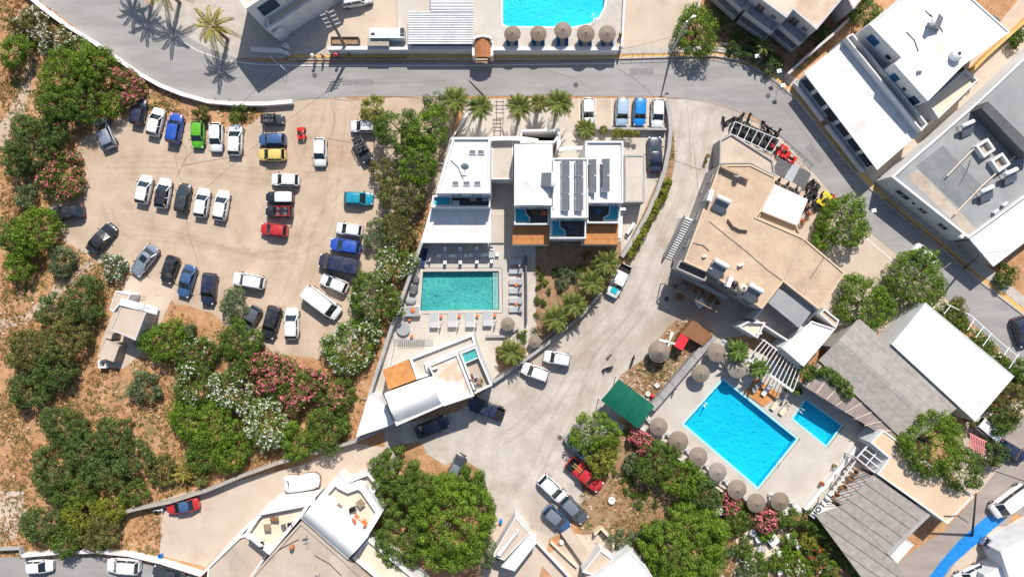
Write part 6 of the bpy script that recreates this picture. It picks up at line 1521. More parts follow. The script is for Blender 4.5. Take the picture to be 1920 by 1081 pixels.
T(45, 735, 42, 3.4, L_dark, 'dark tree on bare soil near the western edge', **D1)
T(110, 800, 46, 3.4, L_dark, 'dark green tree above the southwestern thicket', **D1)
T(265, 728, 36, 2.4, L_grey, 'round grey green shrub alone in the dry field', name='shrub', cat='shrub', **D1)
T(305, 640, 50, 3.6, L_bright, 'bright green tree leaning over the field shed', **D1)
T(352, 625, 18, 2.2, L_grey, 'small grey green bush east of the bright shed tree', name='shrub', cat='shrub', **D1)
T(440, 566, 33, 2.6, L_grey, 'round grey green bush below the white SUV', name='shrub', cat='shrub', **D1)
T(447, 640, 46, 3.6, L_mid, 'green tree beside the half hidden grey car', **D1)
# flowering mass
T(365, 665, 38, 3.0, L_mid, 'oleander with scattered white and pink flowers, northwest of the great thicket', bl=L_white, share=.4, multi=[L_white, L_pink], **O_, **D1)
T(360, 720, 46, 3.2, L_mid, 'oleander with few white flowers on the west of the great thicket', bl=L_white, share=.35, **O_, **D1)
T(345, 790, 40, 3.2, L_bright, 'bright green tree on the west side of the great thicket', **D1)
T(430, 735, 44, 3.6, L_mid, 'oleander covered in white flowers in the heart of the thicket', bl=L_white, share=1, per=4, **O_, **D1)
T(495, 795, 48, 3.6, L_bright, 'white flowering oleander at the centre south of the thicket', bl=L_white, share=1, per=4, **O_, **D1)
T(505, 700, 42, 3.4, L_mid, 'pink oleander closest to the southern parked cars', bl=L_pink, share=1, per=4, bs=.26, **O_, **D1)
T(560, 730, 44, 3.4, L_mid, 'pink oleander in the east of the thicket', bl=L_pink, share=.9, per=3, bs=.26, **O_, **D1)
T(620, 740, 42, 3.2, L_mid, 'oleander with sparse pink flowers on the eastern end', bl=L_pink, share=.6, per=2, bs=.24, **O_, **D1)
T(610, 805, 52, 3.8, L_mid, 'green tree at the southeast of the thicket by the lane wall', **D1)
T(555, 830, 40, 3.4, L_bright, 'bright tree against the lane wall, between white oleander and green tree', **D1)
T(400, 800, 50, 4.0, L_bright, 'large bright green tree in the southern thicket', **D1)
T(430, 850, 44, 3.4, L_bright, 'bright green tree touching the long stone wall', **D1)
T(375, 855, 38, 3.0, L_mid, 'green tree at the southwestern tip of the thicket', **D1)
T(455, 685, 34, 3.2, L_mid, 'green oleander with few pink flowers behind the white one', bl=L_pink, share=.4, **O_, **D1)
# east side of the lot
T(655, 648, 54, 3.2, L_bright, 'round bush thick with white flowers below the white van', bl=L_white, share=1, per=3, bs=.18, **O_, **D1)
T(700, 560, 52, 3.8, L_mid, 'large green tree with few white flowers beside the hotel wall', bl=L_white, share=.4, per=1, **D1)
T(738, 492, 38, 3.0, L_bright, 'oleander with cream flowers beside the hotel pool wall', bl=L_white, share=1, per=3, **O_, **D1)
T(700, 437, 28, 2.8, L_grey, 'grey green bush over the white and blue cars', name='shrub', cat='shrub', **D1)
T(745, 430, 42, 3.4, L_olive, 'olive tree beside the hotel block, southern one', **D1)
T(755, 365, 48, 3.8, L_olive, 'olive coloured tree in the middle of the eastern row', **D1)
T(720, 318, 30, 3.0, L_olive, 'olive shrub by the turquoise car', name='shrub', cat='shrub', **D1)
T(745, 240, 48, 5.0, L_mid, 'large dark green tree over the lot entrance cars', **D1)
T(800, 240, 50, 5.2, L_bright, 'large bright tree between lot and hotel block', **D1)
T(785, 300, 46, 4.8, L_bright, 'bright tree touching the hotel block roof', **D1)
T(700, 205, 30, 3.0, L_yellow, 'yellow green tree at the lot entrance by the street', **D1)
T(815, 190, 24, 2.6, L_grey, 'grey green shrub near the street palms', name='shrub', cat='shrub', **D1)
# south-west thicket
T(150, 840, 46, 3.6, L_dark, 'dark tree on the north of the southwestern thicket', **D1)
T(205, 820, 42, 3.6, L_dark, 'dark tree at the top right of the southwestern thicket', **D1)
T(240, 860, 42, 3.6, L_dark, 'dark tree at the eastern end of the thicket', **D1)
T(185, 885, 46, 3.6, L_dark, 'dark green tree in the centre of the thicket', **D1)
T(90, 885, 50, 3.8, L_dark, 'dark spreading tree near the pale concrete patch', **D1)
T(130, 925, 42, 3.4, L_mid, 'green tree below the dark spreading tree', **D1)
T(70, 985, 44, 3.6, L_dark, 'dark tree above the white roadside wall', **D1)
T(145, 965, 40, 3.0, L_yellow, 'yellowish tree in the southwestern thicket', **D1)
T(115, 1015, 36, 3.0, L_mid, 'green tree leaning over the southern road wall', **D1)
T(180, 1000, 44, 3.2, L_olive, 'olive tree overhanging the southern road', **D1)
T(205, 955, 30, 2.6, L_yellow, 'yellowish bush by the ruined stone wall', name='shrub', cat='shrub', **D1)
T(245, 925, 30, 2.4, L_mid, 'green bush along the stone wall', name='shrub', cat='shrub', **D1)
T(300, 885, 34, 1.8, L_olive, 'sparse olive bush before the stone wall', name='shrub', cat='shrub', **D1)
# south centre
G2 = 'big trees at the lane end'
for a in ((738, 885, 48, 4.6, L_mid, 'northern tree of the big clump over the lane'), (722, 938, 34, 4.0, L_mid, 'green tree beside the cream house terrace'), (782, 925, 42, 5.0, L_mid, 'tree joining the northern and the great crown of the big clump'),
          (845, 985, 88, 6.6, L_bright, 'broadest and brightest round tree of the big clump'), (752, 1015, 54, 5.2, L_mid, 'broad tree on the southwestern side of the big clump'), (880, 908, 32, 3.2, L_mid, 'smaller tree hiding a black car'), (912, 1035, 30, 3.6, L_grey, 'grey green tree by the pink roofed house')):
    T(*a, group=G2, rc=.78, nl=190, leaf=.24, lob=.09)
T(1115, 812, 44, 4.2, L_bright, 'bright tree over the silver car below the green canopy')
T(1130, 858, 34, 3.4, L_yellow, 'yellow green tree over the red pickup')
G3 = 'trees south of the big pool'
T(1235, 870, 42, 4.0, L_mid, 'green tree west of the umbrella row', group=G3)
T(1285, 900, 40, 3.8, L_bright, 'bright tree close to the umbrella row', group=G3)
T(1322, 925, 34, 3.2, L_dark, 'dark rounded bush next to the umbrella row', name='shrub', cat='shrub', group=G3)
T(1195, 870, 26, 2.0, L_grey, 'grey green scrub beside the trees below the pool wall', name='shrub', cat='shrub', group=G3)
for a in ((1292, 1030, 82, 6.0, L_bright, 'great round bright tree beside the southern white house'), (1228, 1000, 24, 3.2, L_mid, 'small tree on the western side of the great round tree')):
    T(*a, group=G3, rc=.78, nl=190, leaf=.24, lob=.08)
T(1165, 1016, 23, 2.2, L_grey, 'small bushy shrub by the L shaped wall', name='shrub', cat='shrub')
T(1205, 1008, 14, 1.6, L_grey, 'tiny grey green bush on bare soil', name='shrub', cat='shrub')
T(1213, 838, 22, 2.2, L_mid, 'pink oleander at the corner of the green canopy', bl=L_pink, share=1, per=5, bs=.24, **O_)
T(1194, 820, 16, 2.0, L_mid, 'small pink oleander below the green canopy', bl=L_pink, share=1, per=5, bs=.24, **O_)
T(1368, 938, 24, 2.0, L_mid, 'pink oleander beneath the lowest umbrellas', bl=L_pink, share=1, per=5, bs=.24, **O_)
T(1340, 955, 13, 1.7, L_mid, 'white flowering bush by the pool wall', bl=L_white, share=1, per=8, bs=.26, **O_)
T(1380, 975, 32, 2.2, L_mid, 'green clipped bush below the umbrella row', name='shrub', cat='shrub')
T(1436, 978, 26, 2.2, L_mid, 'deep pink oleander at the foot of the umbrellas', bl=L_pink, share=1, per=6, bs=.26, **O_)
hedge([(1462, 975), (1500, 972), (1530, 978), (1552, 1000), (1580, 1030), (1618, 1075), (1650, 1110)], 34, 2.2, L_mid, 'curving green hedge along the grey panelled wing', bl=L_pink, share=.04)
G4 = 'garden bushes south of the pool'
for i, (x, y, r, m, bl_, lab) in enumerate(((1395, 1030, 20, L_mid, None, 'green bush at the western end of the small garden'), (1420, 1060, 26, L_mid, None, 'green bush at the garden southern edge'), (1465, 1050, 24, L_bright, None, 'bright bush on the south of the curved path'), (1500, 1062, 26, L_bright, L_white, 'bright bush with a few white flowers'),
        (1518, 1015, 20, L_yellow, None, 'yellow green bush inside the hedge bend'), (1535, 1045, 24, L_mid, L_redf, 'bush with red flowers inside the hedge'), (1480, 1012, 18, L_bright, None, 'bright bush beside the white garden table'), (1440, 1000, 15, L_bright, None, 'small bush by the hedge end'),
        (1560, 1070, 26, L_bright, L_pink, 'bush with pink flowers at the garden corner'), (1400, 1075, 20, L_grey, L_white, 'grey bush with white flowers at the southern edge'), (1365, 1035, 16, L_grey, None, 'grey green low bush beside the great clump'))):
    T(x, y, r, 1.7, m, lab, name='shrub', cat='shrub', bl=bl_, share=.5, group=G4)
# east
T(1590, 414, 50, 4.2, L_bright, 'bright tree on the street side of the tan building'); T(1548, 448, 22, 2.6, L_bright, 'small tree overhanging the tan balcony corner')
T(1630, 570, 54, 4.6, L_bright, 'round bright tree behind the grey felt roof'); T(1730, 522, 56, 4.8, L_bright, 'round tree on the road beside the white hall'); T(1675, 555, 24, 3.0, L_dark, 'darker tree between the two round trees')
T(1790, 592, 22, 1.8, L_yellow, 'yellowish bush at the white hall corner', name='shrub', cat='shrub')
hedge([(1770, 575), (1800, 600), (1835, 630), (1870, 665), (1905, 700), (1930, 730)], 26, 1.5, L_mid, 'roadside hedge beneath the white ladder fence', bl=L_white, share=.15)
T(1757, 835, 62, 7.2, L_bright, 'large bright tree over the tan roofed house', rc=.7, nl=150, lob=.07); T(1812, 885, 40, 6.4, L_mid, 'green tree over the corner of the tan roof')
T(1868, 850, 27, 2.4, L_dark, 'dense dark round bush beside the pink canopy', name='shrub', cat='shrub')
T(1905, 755, 36, 4.0, L_olive, 'olive tree shading the eastern lane'); T(1885, 790, 28, 3.4, L_mid, 'green tree by the navy car in dappled shade'); T(1930, 700, 28, 3.2, L_mid, 'green tree at the eastern picture edge')
T(1892, 518, 22, 1.9, L_mid, 'round bush on the bare slope east of the road', name='shrub', cat='shrub')
hedge([(1512, 708), (1535, 692), (1560, 702), (1585, 722), (1598, 745)], 30, 4.3, L_mid, 'green creeper spilling over the pool bar roof', name='creeper', cat='creeper')
T(1490, 728, 16, 2.4, L_mid, 'green bush between pergola and pool bar', name='shrub', cat='shrub')
T(1310, 55, 46, 4.2, L_bright, 'bright tree at the street lamp on the northern yard')
T(1622, 14, 32, 3.6, L_mid, 'green tree between apartment house and white building')
G5 = 'shaded shrubs in the apartment garden'
for x, y, r, lab in ((1385, 85, 24, 'dark shrub near the lamp tree'), (1415, 95, 22, 'dark shrub in the middle of the shaded garden'), (1450, 118, 20, 'dark shrub at the narrow end of the garden'), (1540, 60, 16, 'yellow green shrub by the apartment corner')):
    T(x, y, r, 1.6, L_dark, lab, name='shrub', cat='shrub', group=G5)
T(1815, 150, 14, 1.5, L_mid, 'green bush at the low end of the ochre alley wall', name='shrub', cat='shrub'); T(1795, 128, 12, 1.4, L_olive, 'olive bush beside the water tank in the alley', name='shrub', cat='shrub'); T(1912, 72, 16, 1.7, L_mid, 'green bush high in the alley', name='shrub', cat='shrub')
# hotel planting
hedge([(1253, 335), (1245, 360), (1230, 385), (1218, 410), (1205, 435), (1193, 455), (1178, 485)], 20, 1.1, L_yellow, 'row of yellow green shrubs outside the curved grey wall', name='hedge')
T(1062, 520, 22, 1.5, L_grey, 'large grey green shrub in the hotel garden', name='shrub', cat='shrub')
G6 = 'small round garden shrubs of the hotel'
SP = [(1006, 505, 7), (1013, 518, 7), (1010, 535, 6), (1022, 528, 6), (1008, 562, 7), (1020, 567, 6), (1009, 590, 7), (1003, 618, 8), (1085, 508, 8), (1095, 498, 7), (1040, 510, 6), (1030, 545, 5), (1098, 478, 9), (980, 636, 8), (938, 655, 7), (950, 645, 7), (975, 628, 7), (935, 670, 6)]
SPL = ['at the shaded top end of the path edge', 'second from the top along the path', 'third from the top along the path', 'beside the third path shrub, further from the wall', 'level with the fifth lounger', 'right of the one level with the fifth lounger', 'level with the sixth lounger', 'at the bottom corner of the bed', 'above the second bushy palm', 'between grey shrub and top palm', 'left of the large grey green shrub', 'below the large grey green shrub', 'above the top palm', 'at the inner edge of the villa palm bed', 'left of the villa palm', 'touching the villa palm from above', 'at the tip of the villa palm bed', 'at the lowest end of the villa palm bed']
for i, (x, y, r) in enumerate(SP):
    T(x, y, r, .7, L_mid if i % 3 else L_yellow, 'small clipped shrub ' + SPL[i], name='shrub', cat='shrub', group=G6, rc=.25, nl=26, leaf=.14, flat=.9)
# verge shrubs at foot of umbrella terrace and in field
G7 = 'low shrubs on the bare slope'
LSL = ['highest on the slope, nearest the trees', 'second from the top of the slope', 'on the western side of the slope', 'in the middle of the slope', 'below the middle of the slope', 'close to the tree shade', 'nearest the red pickup', 'second lowest of the slope', 'lowest, at the edge of the dark plot']
for i, (x, y, r) in enumerate(((1172, 895, 9), (1186, 905, 8), (1176, 922, 7), (1192, 928, 8), (1198, 945, 9), (1210, 925, 9), (1156, 888, 6), (1230, 946, 7), (1252, 955, 7))):
    T(x, y, r, .7, L_mid, 'low green shrub ' + LSL[i], name='shrub', cat='shrub', group=G7, rc=.25, nl=24, leaf=.15)
# palms
PG = 'palms along the hotel'
for a, k in (((900, 200, 27, 4.6, 'palm beside the lamp post on the street side of the hotel'), {}), ((853, 188, 32, 4.0, 'wide feathery palm west of the hotel entrance'), {}), ((974, 200, 29, 5.0, 'tall palm over the hotel entrance, western of the trio'), {}), ((1011, 193, 20, 3.4, 'short palm between two tall ones'), {}),
             ((1048, 193, 30, 5.2, 'tall palm beside the first parking bay'), {}), ((1099, 241, 23, 1.6, 'low palm spreading over the bay wall'), {}), ((1132, 243, 10, 1.0, 'tiny palm at the parking bay wall'), {}),
             ((1138, 493, 31, 2.8, 'bushy palm at the top of the garden row'), {}), ((1110, 530, 32, 2.8, 'second bushy palm of the garden row'), {}), ((1077, 571, 30, 2.8, 'third bushy palm of the garden row'), {}), ((1042, 598, 31, 2.8, 'lowest bushy palm of the garden row'), {}),
             ((960, 661, 30, 2.6, 'bushy palm beside the villa'), {})):
    palm(*a, group=PG, n=44, **k)
palm(1385, 658, 25, 3.4, 'broad leafed palm by the upper umbrellas', L_mid, n=30, lw=.09); palm(1424, 690, 23, 3.2, 'broad leafed palm beside the white pergola', L_mid, n=30, lw=.09)
palm(399, 50, 44, 4.8, 'yellowing palm at the street bend before the white house', L_palmy, n=16, lw=.1, droop=1.7, leaflets=20)
SG = 'palms whose shadows cross the street'
palm(305, -22, 44, 4.8, 'palm just beyond the top edge casting a shadow on the bend', L_palmy, n=16, lw=.1, group=SG); palm(250, -55, 40, 5.5, 'palm beyond the top edge with overlapping shadow', L_palmy, n=18, lw=.1, group=SG); palm(222, -80, 36, 5.5, 'farthest palm beyond the top edge', L_palmy, n=16, lw=.1, group=SG)
palm(1432, 88, 20, 2.4, 'dark palm in the shaded apartment garden', n=22); palm(345, 885, 24, 1.6, 'scruffy low palm before the stone wall', L_palmy, n=18); palm(375, 900, 20, 1.4, 'scruffy palm leaning on the stone wall', L_palm, n=16)
hedge([(1152, 248), (1175, 246), (1198, 252)], 16, 1.6, L_yellow, 'leafy climber on the wall under the parking bays', name='creeper', cat='creeper')
palm(1825, 790, 12, 1.6, 'small palm at the corner of the white hall', n=18); T(1795, 588, 26, 2.0, L_olive, 'olive bush at the northern end of the ladder fence', name='shrub', cat='shrub')

# ---------- ground cover ----------
def inpoly(x, y, P_):
    c = np.zeros(len(x), bool); n = len(P_)
    for k in range(n):
        x1, y1 = P_[k]; x2, y2 = P_[(k + 1) % n]; cond = ((y1 > y) != (y2 > y)); c ^= cond & (x < (x2 - x1) * (y - y1) / (y2 - y1 + 1e-9) + x1)
    return c
def cover(name, label, cat, regions, holes, n, m, size, h, seed, tuft=7, spread=.16):
    rng = np.random.default_rng(seed); xs = []; ys = []
    for reg, w in regions:
        rx = [p[0] for p in reg]; ry = [p[1] for p in reg]; k = int(n * w); x = rng.uniform(min(rx), max(rx), k * 3); y = rng.uniform(min(ry), max(ry), k * 3)
        # patchy: keep where a sum of waves is high
        f = np.sin(x * .043 + 1.3 * np.sin(y * .031 + seed)) + np.sin(y * .051 + 1.7 * np.sin(x * .027 + seed * 2)) + rng.uniform(-1.0, 1.0, len(x))
        ok = inpoly(x, y, reg) & (f > .1)
        for hh in holes: ok &= ~inpoly(x, y, hh)
        xs.append(x[ok][:k]); ys.append(y[ok][:k])
    x = np.concatenate(xs); y = np.concatenate(ys); N = len(x); X = (x - 960) * S; Y = (540.5 - y) * S
    base = np.repeat(np.stack([X, Y, np.zeros(N)], 1), tuft, 0); M_ = len(base); sc = np.repeat(rng.uniform(.5, 1.4, N), tuft)
    base[:, 0] += rng.normal(size=M_) * spread * sc; base[:, 1] += rng.normal(size=M_) * spread * sc; base[:, 2] = h * rng.uniform(.15, 1, M_) * sc
    nr = rng.normal(size=(M_, 3)) * .55 + np.array([0, 0, 1]); V, F = leaf_quads(base, nr, size, size * .32, rng)
    o = bpy.data.objects.new(name, np_mesh(name, V, F, m)); COL.objects.link(o); tag(o, label, cat, kind='stuff'); return o
FIELD = [(0, 0), (70, 0), (240, 130), (330, 176), (480, 195), (480, 235), (400, 228), (262, 200), (196, 225), (150, 262), (160, 330), (95, 380), (100, 420), (170, 482), (262, 520), (340, 575), (430, 625), (545, 668), (655, 660), (700, 600), (740, 470), (790, 390), (820, 380), (745, 600), (668, 818), (390, 905), (300, 935), (303, 1040), (0, 1040)]
SHEDH = [(240, 510), (335, 540), (300, 640), (232, 695), (178, 690), (190, 620)]
LOWER = [(1105, 870), (1170, 800), (1240, 840), (1420, 962), (1640, 1081), (1180, 1081), (1090, 1000), (1080, 950)]
SAND = [(1270, 600), (1335, 625), (1245, 740), (1190, 735), (1160, 708), (1215, 668)]
YARD = [(1330, 90), (1330, 10), (1430, 0), (1640, 0), (1560, 80), (1500, 130), (1420, 100)]
cover('dry_grass', 'dry straw coloured grass on the open field', 'dry grass', [(FIELD, 1), (LOWER, .18), (SAND, .03)], [SHEDH], 9000, L_dry, .34, .16, 3)
cover('weeds', 'green and olive weeds scattered over the dry soil', 'weeds', [(FIELD, 1), (LOWER, .25), (SAND, .05), (YARD, .12)], [SHEDH], 5200, L_weed, .30, .22, 8)
VERG = [(1252, 186), (1262, 240), (1266, 290), (1258, 345), (1232, 400), (1180, 500), (1160, 500), (1215, 390), (1250, 270)]
cover('verge_weeds', 'low yellow green weeds outside the curved wall', 'weeds', [(VERG, 1), ([(330, 180), (480, 200), (480, 232), (262, 205)], .6)], [], 500, L_weed, .24, .15, 21)
def stones(name, label, regs, n, m, rr, seed):
    rng = random.Random(seed); mb = MB(); k = 0
    while k < n:
        reg = rng.choice(regs); xs = [p[0] for p in reg]; ys = [p[1] for p in reg]; x = rng.uniform(min(xs), max(xs)); y = rng.uniform(min(ys), max(ys))
        if not inpoly(np.array([x]), np.array([y]), reg)[0]: continue
        p = P(x, y, 0); r = rng.uniform(*rr); s0 = len(mb.v); mb.ell((p.x, p.y, r * .25), (r, r * rng.uniform(.6, 1), r * .6), 6, 4)
        for q in range(s0, len(mb.v)): v = mb.v[q]; mb.v[q] = (v[0] + rng.uniform(-.2, .2) * r, v[1] + rng.uniform(-.2, .2) * r, v[2])
        k += 1
    o = mb.build(name, m); tag(o, label, 'stones', kind='stuff'); return o
stones('field_stones', 'pale loose stones scattered over the dry field', [FIELD, FIELD, LOWER, SAND], 900, M_lane2, (.05, .22), 5)
LOTP = [(200, 240), (480, 235), (700, 190), (780, 390), (700, 590), (545, 660), (300, 530), (130, 440), (170, 300)]
stones('lot_pebbles', 'small pebbles on the gravel lot', [LOTP], 900, M_lot, (.03, .08), 6)
# ================= SMALL OBJECTS =================
# thatched umbrellas
U = umbrella(); index_children()
UM = [(1345, 663, 'thatched umbrella in the upper corner of the pool terrace next to the planked wall'), (1316, 699, 'thatched umbrella by the planked wall with its shadow on open paving'), (1384, 692, 'thatched umbrella partly under the broad leafed palm'),
      (1237, 800, 'thatched umbrella below the green canopy, first of the western row'), (1274, 829, 'second umbrella of the western row from the green canopy'), (1309, 857, 'third umbrella of the western row from the green canopy'), (1346, 886, 'fourth umbrella of the western row from the green canopy'), (1382, 917, 'fifth umbrella of the western row, before the pool corner'), (1419, 945, 'umbrella above the deep pink oleander'), (1465, 940, 'umbrella nearest the HOTEL letters, south of the pool')]
TOPU = [(962, 61, 'thatched umbrella nearest the tiled gate on the raised terrace'), (1010, 61, 'second thatched umbrella from the tiled gate'), (1056, 55, 'thatched umbrella standing closest to the round ended pool'), (1098, 61, 'fourth thatched umbrella from the tiled gate'), (1140, 60, 'thatched umbrella at the eastern end of the raised terrace')]
first = True
for lst, z, grp in ((UM, .26, 'thatched umbrellas round the big pool'), (TOPU, 1.5, 'thatched umbrellas on the raised terrace')):
    for px, py, lab in lst:
        c = P(px, py, 2.2 + z); o = U if first else copy_tree(U); first = False
        put(o, (c.x, c.y, z), random.random() * 6, lab, grp, (1.0 if z < 1 else .9) * random.uniform(.95, 1.06)); o.rotation_euler = (R(random.uniform(-3, 3)), R(random.uniform(-3, 3)), random.random() * 6)
        m2_ = random.choice((M_thatch, M_thatch, M_thatch2, M_thatch3))
        for ch in CH[o.name]:
            if ch.name.split('.')[0] == 'canopy': recolor(ch, m2_)
U2 = copy_tree(U); c = P(952, 608, 1.8); put(U2, (c.x, c.y, .03), 0, 'round thatched umbrella beside the angled seat wall of the hotel', 'hotel thatched umbrellas', .74)
U3 = copy_tree(U); c = P(1003, 641, 1.8); put(U3, (c.x, c.y, .03), 0, 'thatched umbrella at the garden wall beneath the palms', 'hotel thatched umbrellas', .68)
# loungers
LW = lounger(M_metalw, M_greyl); index_children()
labs = ['first white framed lounger south of the hotel pool, nearest the round grey table', 'second lounger on the south side of the hotel pool', 'third lounger on the south side of the hotel pool', 'fourth lounger on the south side of the hotel pool, nearest the seat wall']
for i, (x, y) in enumerate(((814, 600), (848, 599), (881, 599), (914, 597))):
    o = LW if i == 0 else copy_tree(LW); c = P(x, y, .4); put(o, (c.x, c.y, .03), R(270), labs[i], 'loungers on the south side of the hotel pool', (1.1, 1.9, 1))
for i, (x, y) in enumerate(((967, 491), (967, 508), (967, 528), (967, 545), (967, 563), (967, 580))):
    o = copy_tree(LW); c = P(x, y, .4); put(o, (c.x, c.y, .03), R(0), 'grey lounger before the screen wall, %s from north' % ['first', 'second', 'third', 'fourth', 'fifth', 'sixth'][i], 'loungers before the grey screen wall', (.98, 1.15, 1))
LC = lounger(M_whiter, M_whiter); index_children(); first = True
k = 0
for px, py, a, lab in ((1222, 793, 130, 'white lounger at the first umbrella of the western row'), (1259, 820, 130, 'white lounger at the second umbrella of the western row'), (1294, 849, 130, 'white lounger at the third umbrella of the western row'), (1330, 877, 130, 'white lounger at the fourth umbrella of the western row'), (1366, 906, 130, 'white lounger at the fifth umbrella of the western row'), (1402, 937, 130, 'white lounger at the umbrella above the oleander'),
                       (1446, 936, 95, 'white lounger beside the umbrella nearest the HOTEL letters'), (1492, 948, 130, 'white lounger between last umbrella and white wall'), (1480, 958, 20, 'white lounger lying crosswise at the hedge'), (1352, 648, 60, 'white lounger beside the upper corner umbrella')):
    o = LC if first else copy_tree(LC); first = False; c = P(px, py, .6); put(o, (c.x, c.y, .26), R(a), lab, 'white loungers round the big pool')
LY = lounger(M_black, M_cushion); index_children()
for i, (px, py, a, m, lab) in enumerate(((1418, 724, 53, M_greyf, 'grey lounger on the orange deck'), (1437, 730, 53, M_whiter, 'white lounger on the orange deck'), (1455, 757, 53, M_cushion, 'cream lounger off the deck, western one'), (1471, 766, 53, M_cushion, 'cream lounger nearest the small pool'))):
    o = LY if i == 0 else copy_tree(LY); c = P(px, py, .6); put(o, (c.x, c.y, .38 if i < 2 else .26), R(a), lab, 'loungers by the orange deck')
    for ch in CH[o.name]:
        if ch.name.split('.')[0] in ('cushion', 'backrest', 'pillow'): recolor(ch, m)
m_ = MB(); m_.prism([(v.x, v.y) for v in PL([(1418, 708), (1462, 738), (1432, 762), (1396, 736)], .38)], .26, .38); solo(m_, 'wooden_deck', M_deck2, 'orange wooden deck between the big pool and the white pergola', 'deck', tuple(P(1428, 736, .26)))
# top terrace loungers in shade
LB = copy_tree(LC); index_children(); k = 0
for x in (953, 968, 1001, 1018, 1047, 1062, 1089, 1106, 1131, 1147):
    o = LB if k == 0 else copy_tree(LB); c = P(x, 76, 1.8); put(o, (c.x, c.y, 1.5), R(90), 'blue lounger under %s' % ['the umbrella nearest the gate, western one', 'the umbrella nearest the gate, eastern one', 'the second umbrella, western one', 'the second umbrella, eastern one', 'the umbrella closest to the pool, western one', 'the umbrella closest to the pool, eastern one', 'the fourth umbrella, western one', 'the fourth umbrella, eastern one', 'the easternmost umbrella, western one', 'the easternmost umbrella, eastern one'][k], 'blue loungers on the raised terrace', (.8, .85, 1)); k += 1
    for ch in CH[o.name]:
        if ch.name.split('.')[0] in ('cushion', 'backrest', 'pillow'): recolor(ch, M_glassb)
# dining tables with chairs under the canopy
TB = table(M_greyl, M_metald); CHR = chair(M_metalw); index_children(); nC = 0
ordn = ['first', 'second', 'third', 'fourth']
for i, (x, y) in enumerate(((834, 479), (863, 479), (894, 478), (922, 477))):
    o = TB if i == 0 else copy_tree(TB); c = P(x, y, .7); put(o, (c.x, c.y, .03), 0, 'square dining table by the hotel pool, %s from the sofa corner' % ordn[i], 'dining tables before the hotel canopy', (1.15, 1.2, 1))
    for j, (dx, dy, a) in enumerate(((-.75, 0, 0), (.75, 0, 180), (0, -.85, 90), (0, .85, 270))):
        q = CHR if nC == 0 else copy_tree(CHR); nC += 1; put(q, (c.x + dx, c.y + dy, .03), R(a), 'white chair on the %s side of the %s dining table from the sofa corner' % (['west', 'east', 'pool', 'building'][j], ordn[i]), 'chairs round the dining tables')
# sofas
def sofa(label, L, W, m):
    t = thing('sofa', label, 'sofa', local=True); f = MB(); f.box((0, 0, .2), (L, W, .3)); f.build('base', M_whiter, t); q = MB(); q.box((.05, 0, .42), (L - .1, W - .16, .16)); q.build('cushion', m, t); q = MB(); q.box((0, W / 2 - .1, .6), (L, .2, .5)); q.build('backrest', m, t); return t
for (x, y, a, m, L_, lab) in ((795, 483, 77, M_navy, 2.6, 'long dark blue sofa at the west end of the hotel canopy'), (804, 479, 257, M_greyl, 1.6, 'light sofa facing the long dark blue sofa')):
    c = P(x, y, .5); put(sofa(lab, L_, .8, m), (c.x, c.y, .03), R(a))
# bean bags and daybed west of the pool
def blob(name, label, cat, px, py, r, m, z=.03, rz=0, group=None):
    c = P(px, py, r[2]); mb = MB(); mb.ell((0, 0, r[2]), r, 14, 8); v2 = []
    for x, y, zz in mb.v: v2.append((x * (1 + .08 * math.sin(5 * y)), y, max(0, zz) if zz < r[2] * .3 else zz * (1 + .12 * math.sin(3 * x + 1))))
    mb.v = v2; t = thing(name, label, cat, (c.x, c.y, z), group, rz, local=True); mb.build('cushion', m, t, smooth=True)
    q = MB(); q.ell((-r[0] * .5, 0, r[2] * 1.7), (r[0] * .35, r[1] * .8, r[2] * .7), 10, 6); q.build('headrest', m, t, smooth=True); return t
blob('bean_bag', 'charcoal bean bag beside the planter at the hotel pool corner', 'bean bag', 780, 524, (.65, .5, .3), M_greydf, rz=R(100), group='bean bags by the hotel pool'); blob('bean_bag', 'long charcoal bean bag at the middle of the pool side', 'bean bag', 776, 543, (.9, .6, .3), M_greydf, rz=R(70), group='bean bags by the hotel pool'); blob('bean_bag', 'grey bean bag above the cushioned daybed', 'bean bag', 770, 564, (.8, .55, .28), M_greyf, rz=R(0), group='bean bags by the hotel pool')
c = P(773, 583, .4); put(sofa('grey daybed with orange cushion at the southwest pool corner', 2.2, 1.4, M_greyf), (c.x, c.y, .03), R(182)); m_ = MB(); m_.ell((c.x + .1, c.y + .15, .62), (.3, .42, .12), 10, 6); solo(m_, 'cushion', M_orange, 'orange patterned cushion on the grey daybed', 'cushion', (c.x, c.y, .53))
rt = table(M_greyf, M_metald, 1.9, 1.9, .5, True, 'round_table'); tag(rt, 'large round grey table in the southwest corner of the hotel terrace', 'table'); c = P(756, 616, .5); put(rt, (c.x, c.y, .03))
for i, (x, y, lab) in enumerate(((768, 599, 'small orange stool below the grey daybed'), (772, 630, 'small orange stool at the top of the sunken stair'), (827, 593, 'orange side table after the first pool lounger'), (861, 592, 'orange side table after the second pool lounger'), (895, 592, 'orange side table after the third pool lounger'), (928, 591, 'orange side table after the fourth pool lounger'), (966, 499, 'orange towel stand between the first two column loungers'), (968, 534, 'orange towel stand between the middle column loungers'), (968, 570, 'orange towel stand between the last column loungers'))):
    c = P(x, y, .4); t = thing('stool', lab, 'stool', (c.x, c.y, .03), 'orange stools on the hotel terrace'); m_ = MB(); m_.lathe((c.x, c.y, .03), [(.01, .42), (.22, .42), (.23, .36), (.2, .34)], 14); m_.build('seat', M_orange, t); m_ = MB(); m_.lathe((c.x, c.y, .03), [(.2, .34), (.14, .2), (.18, 0)], 12); m_.build('leg', M_wood, t)
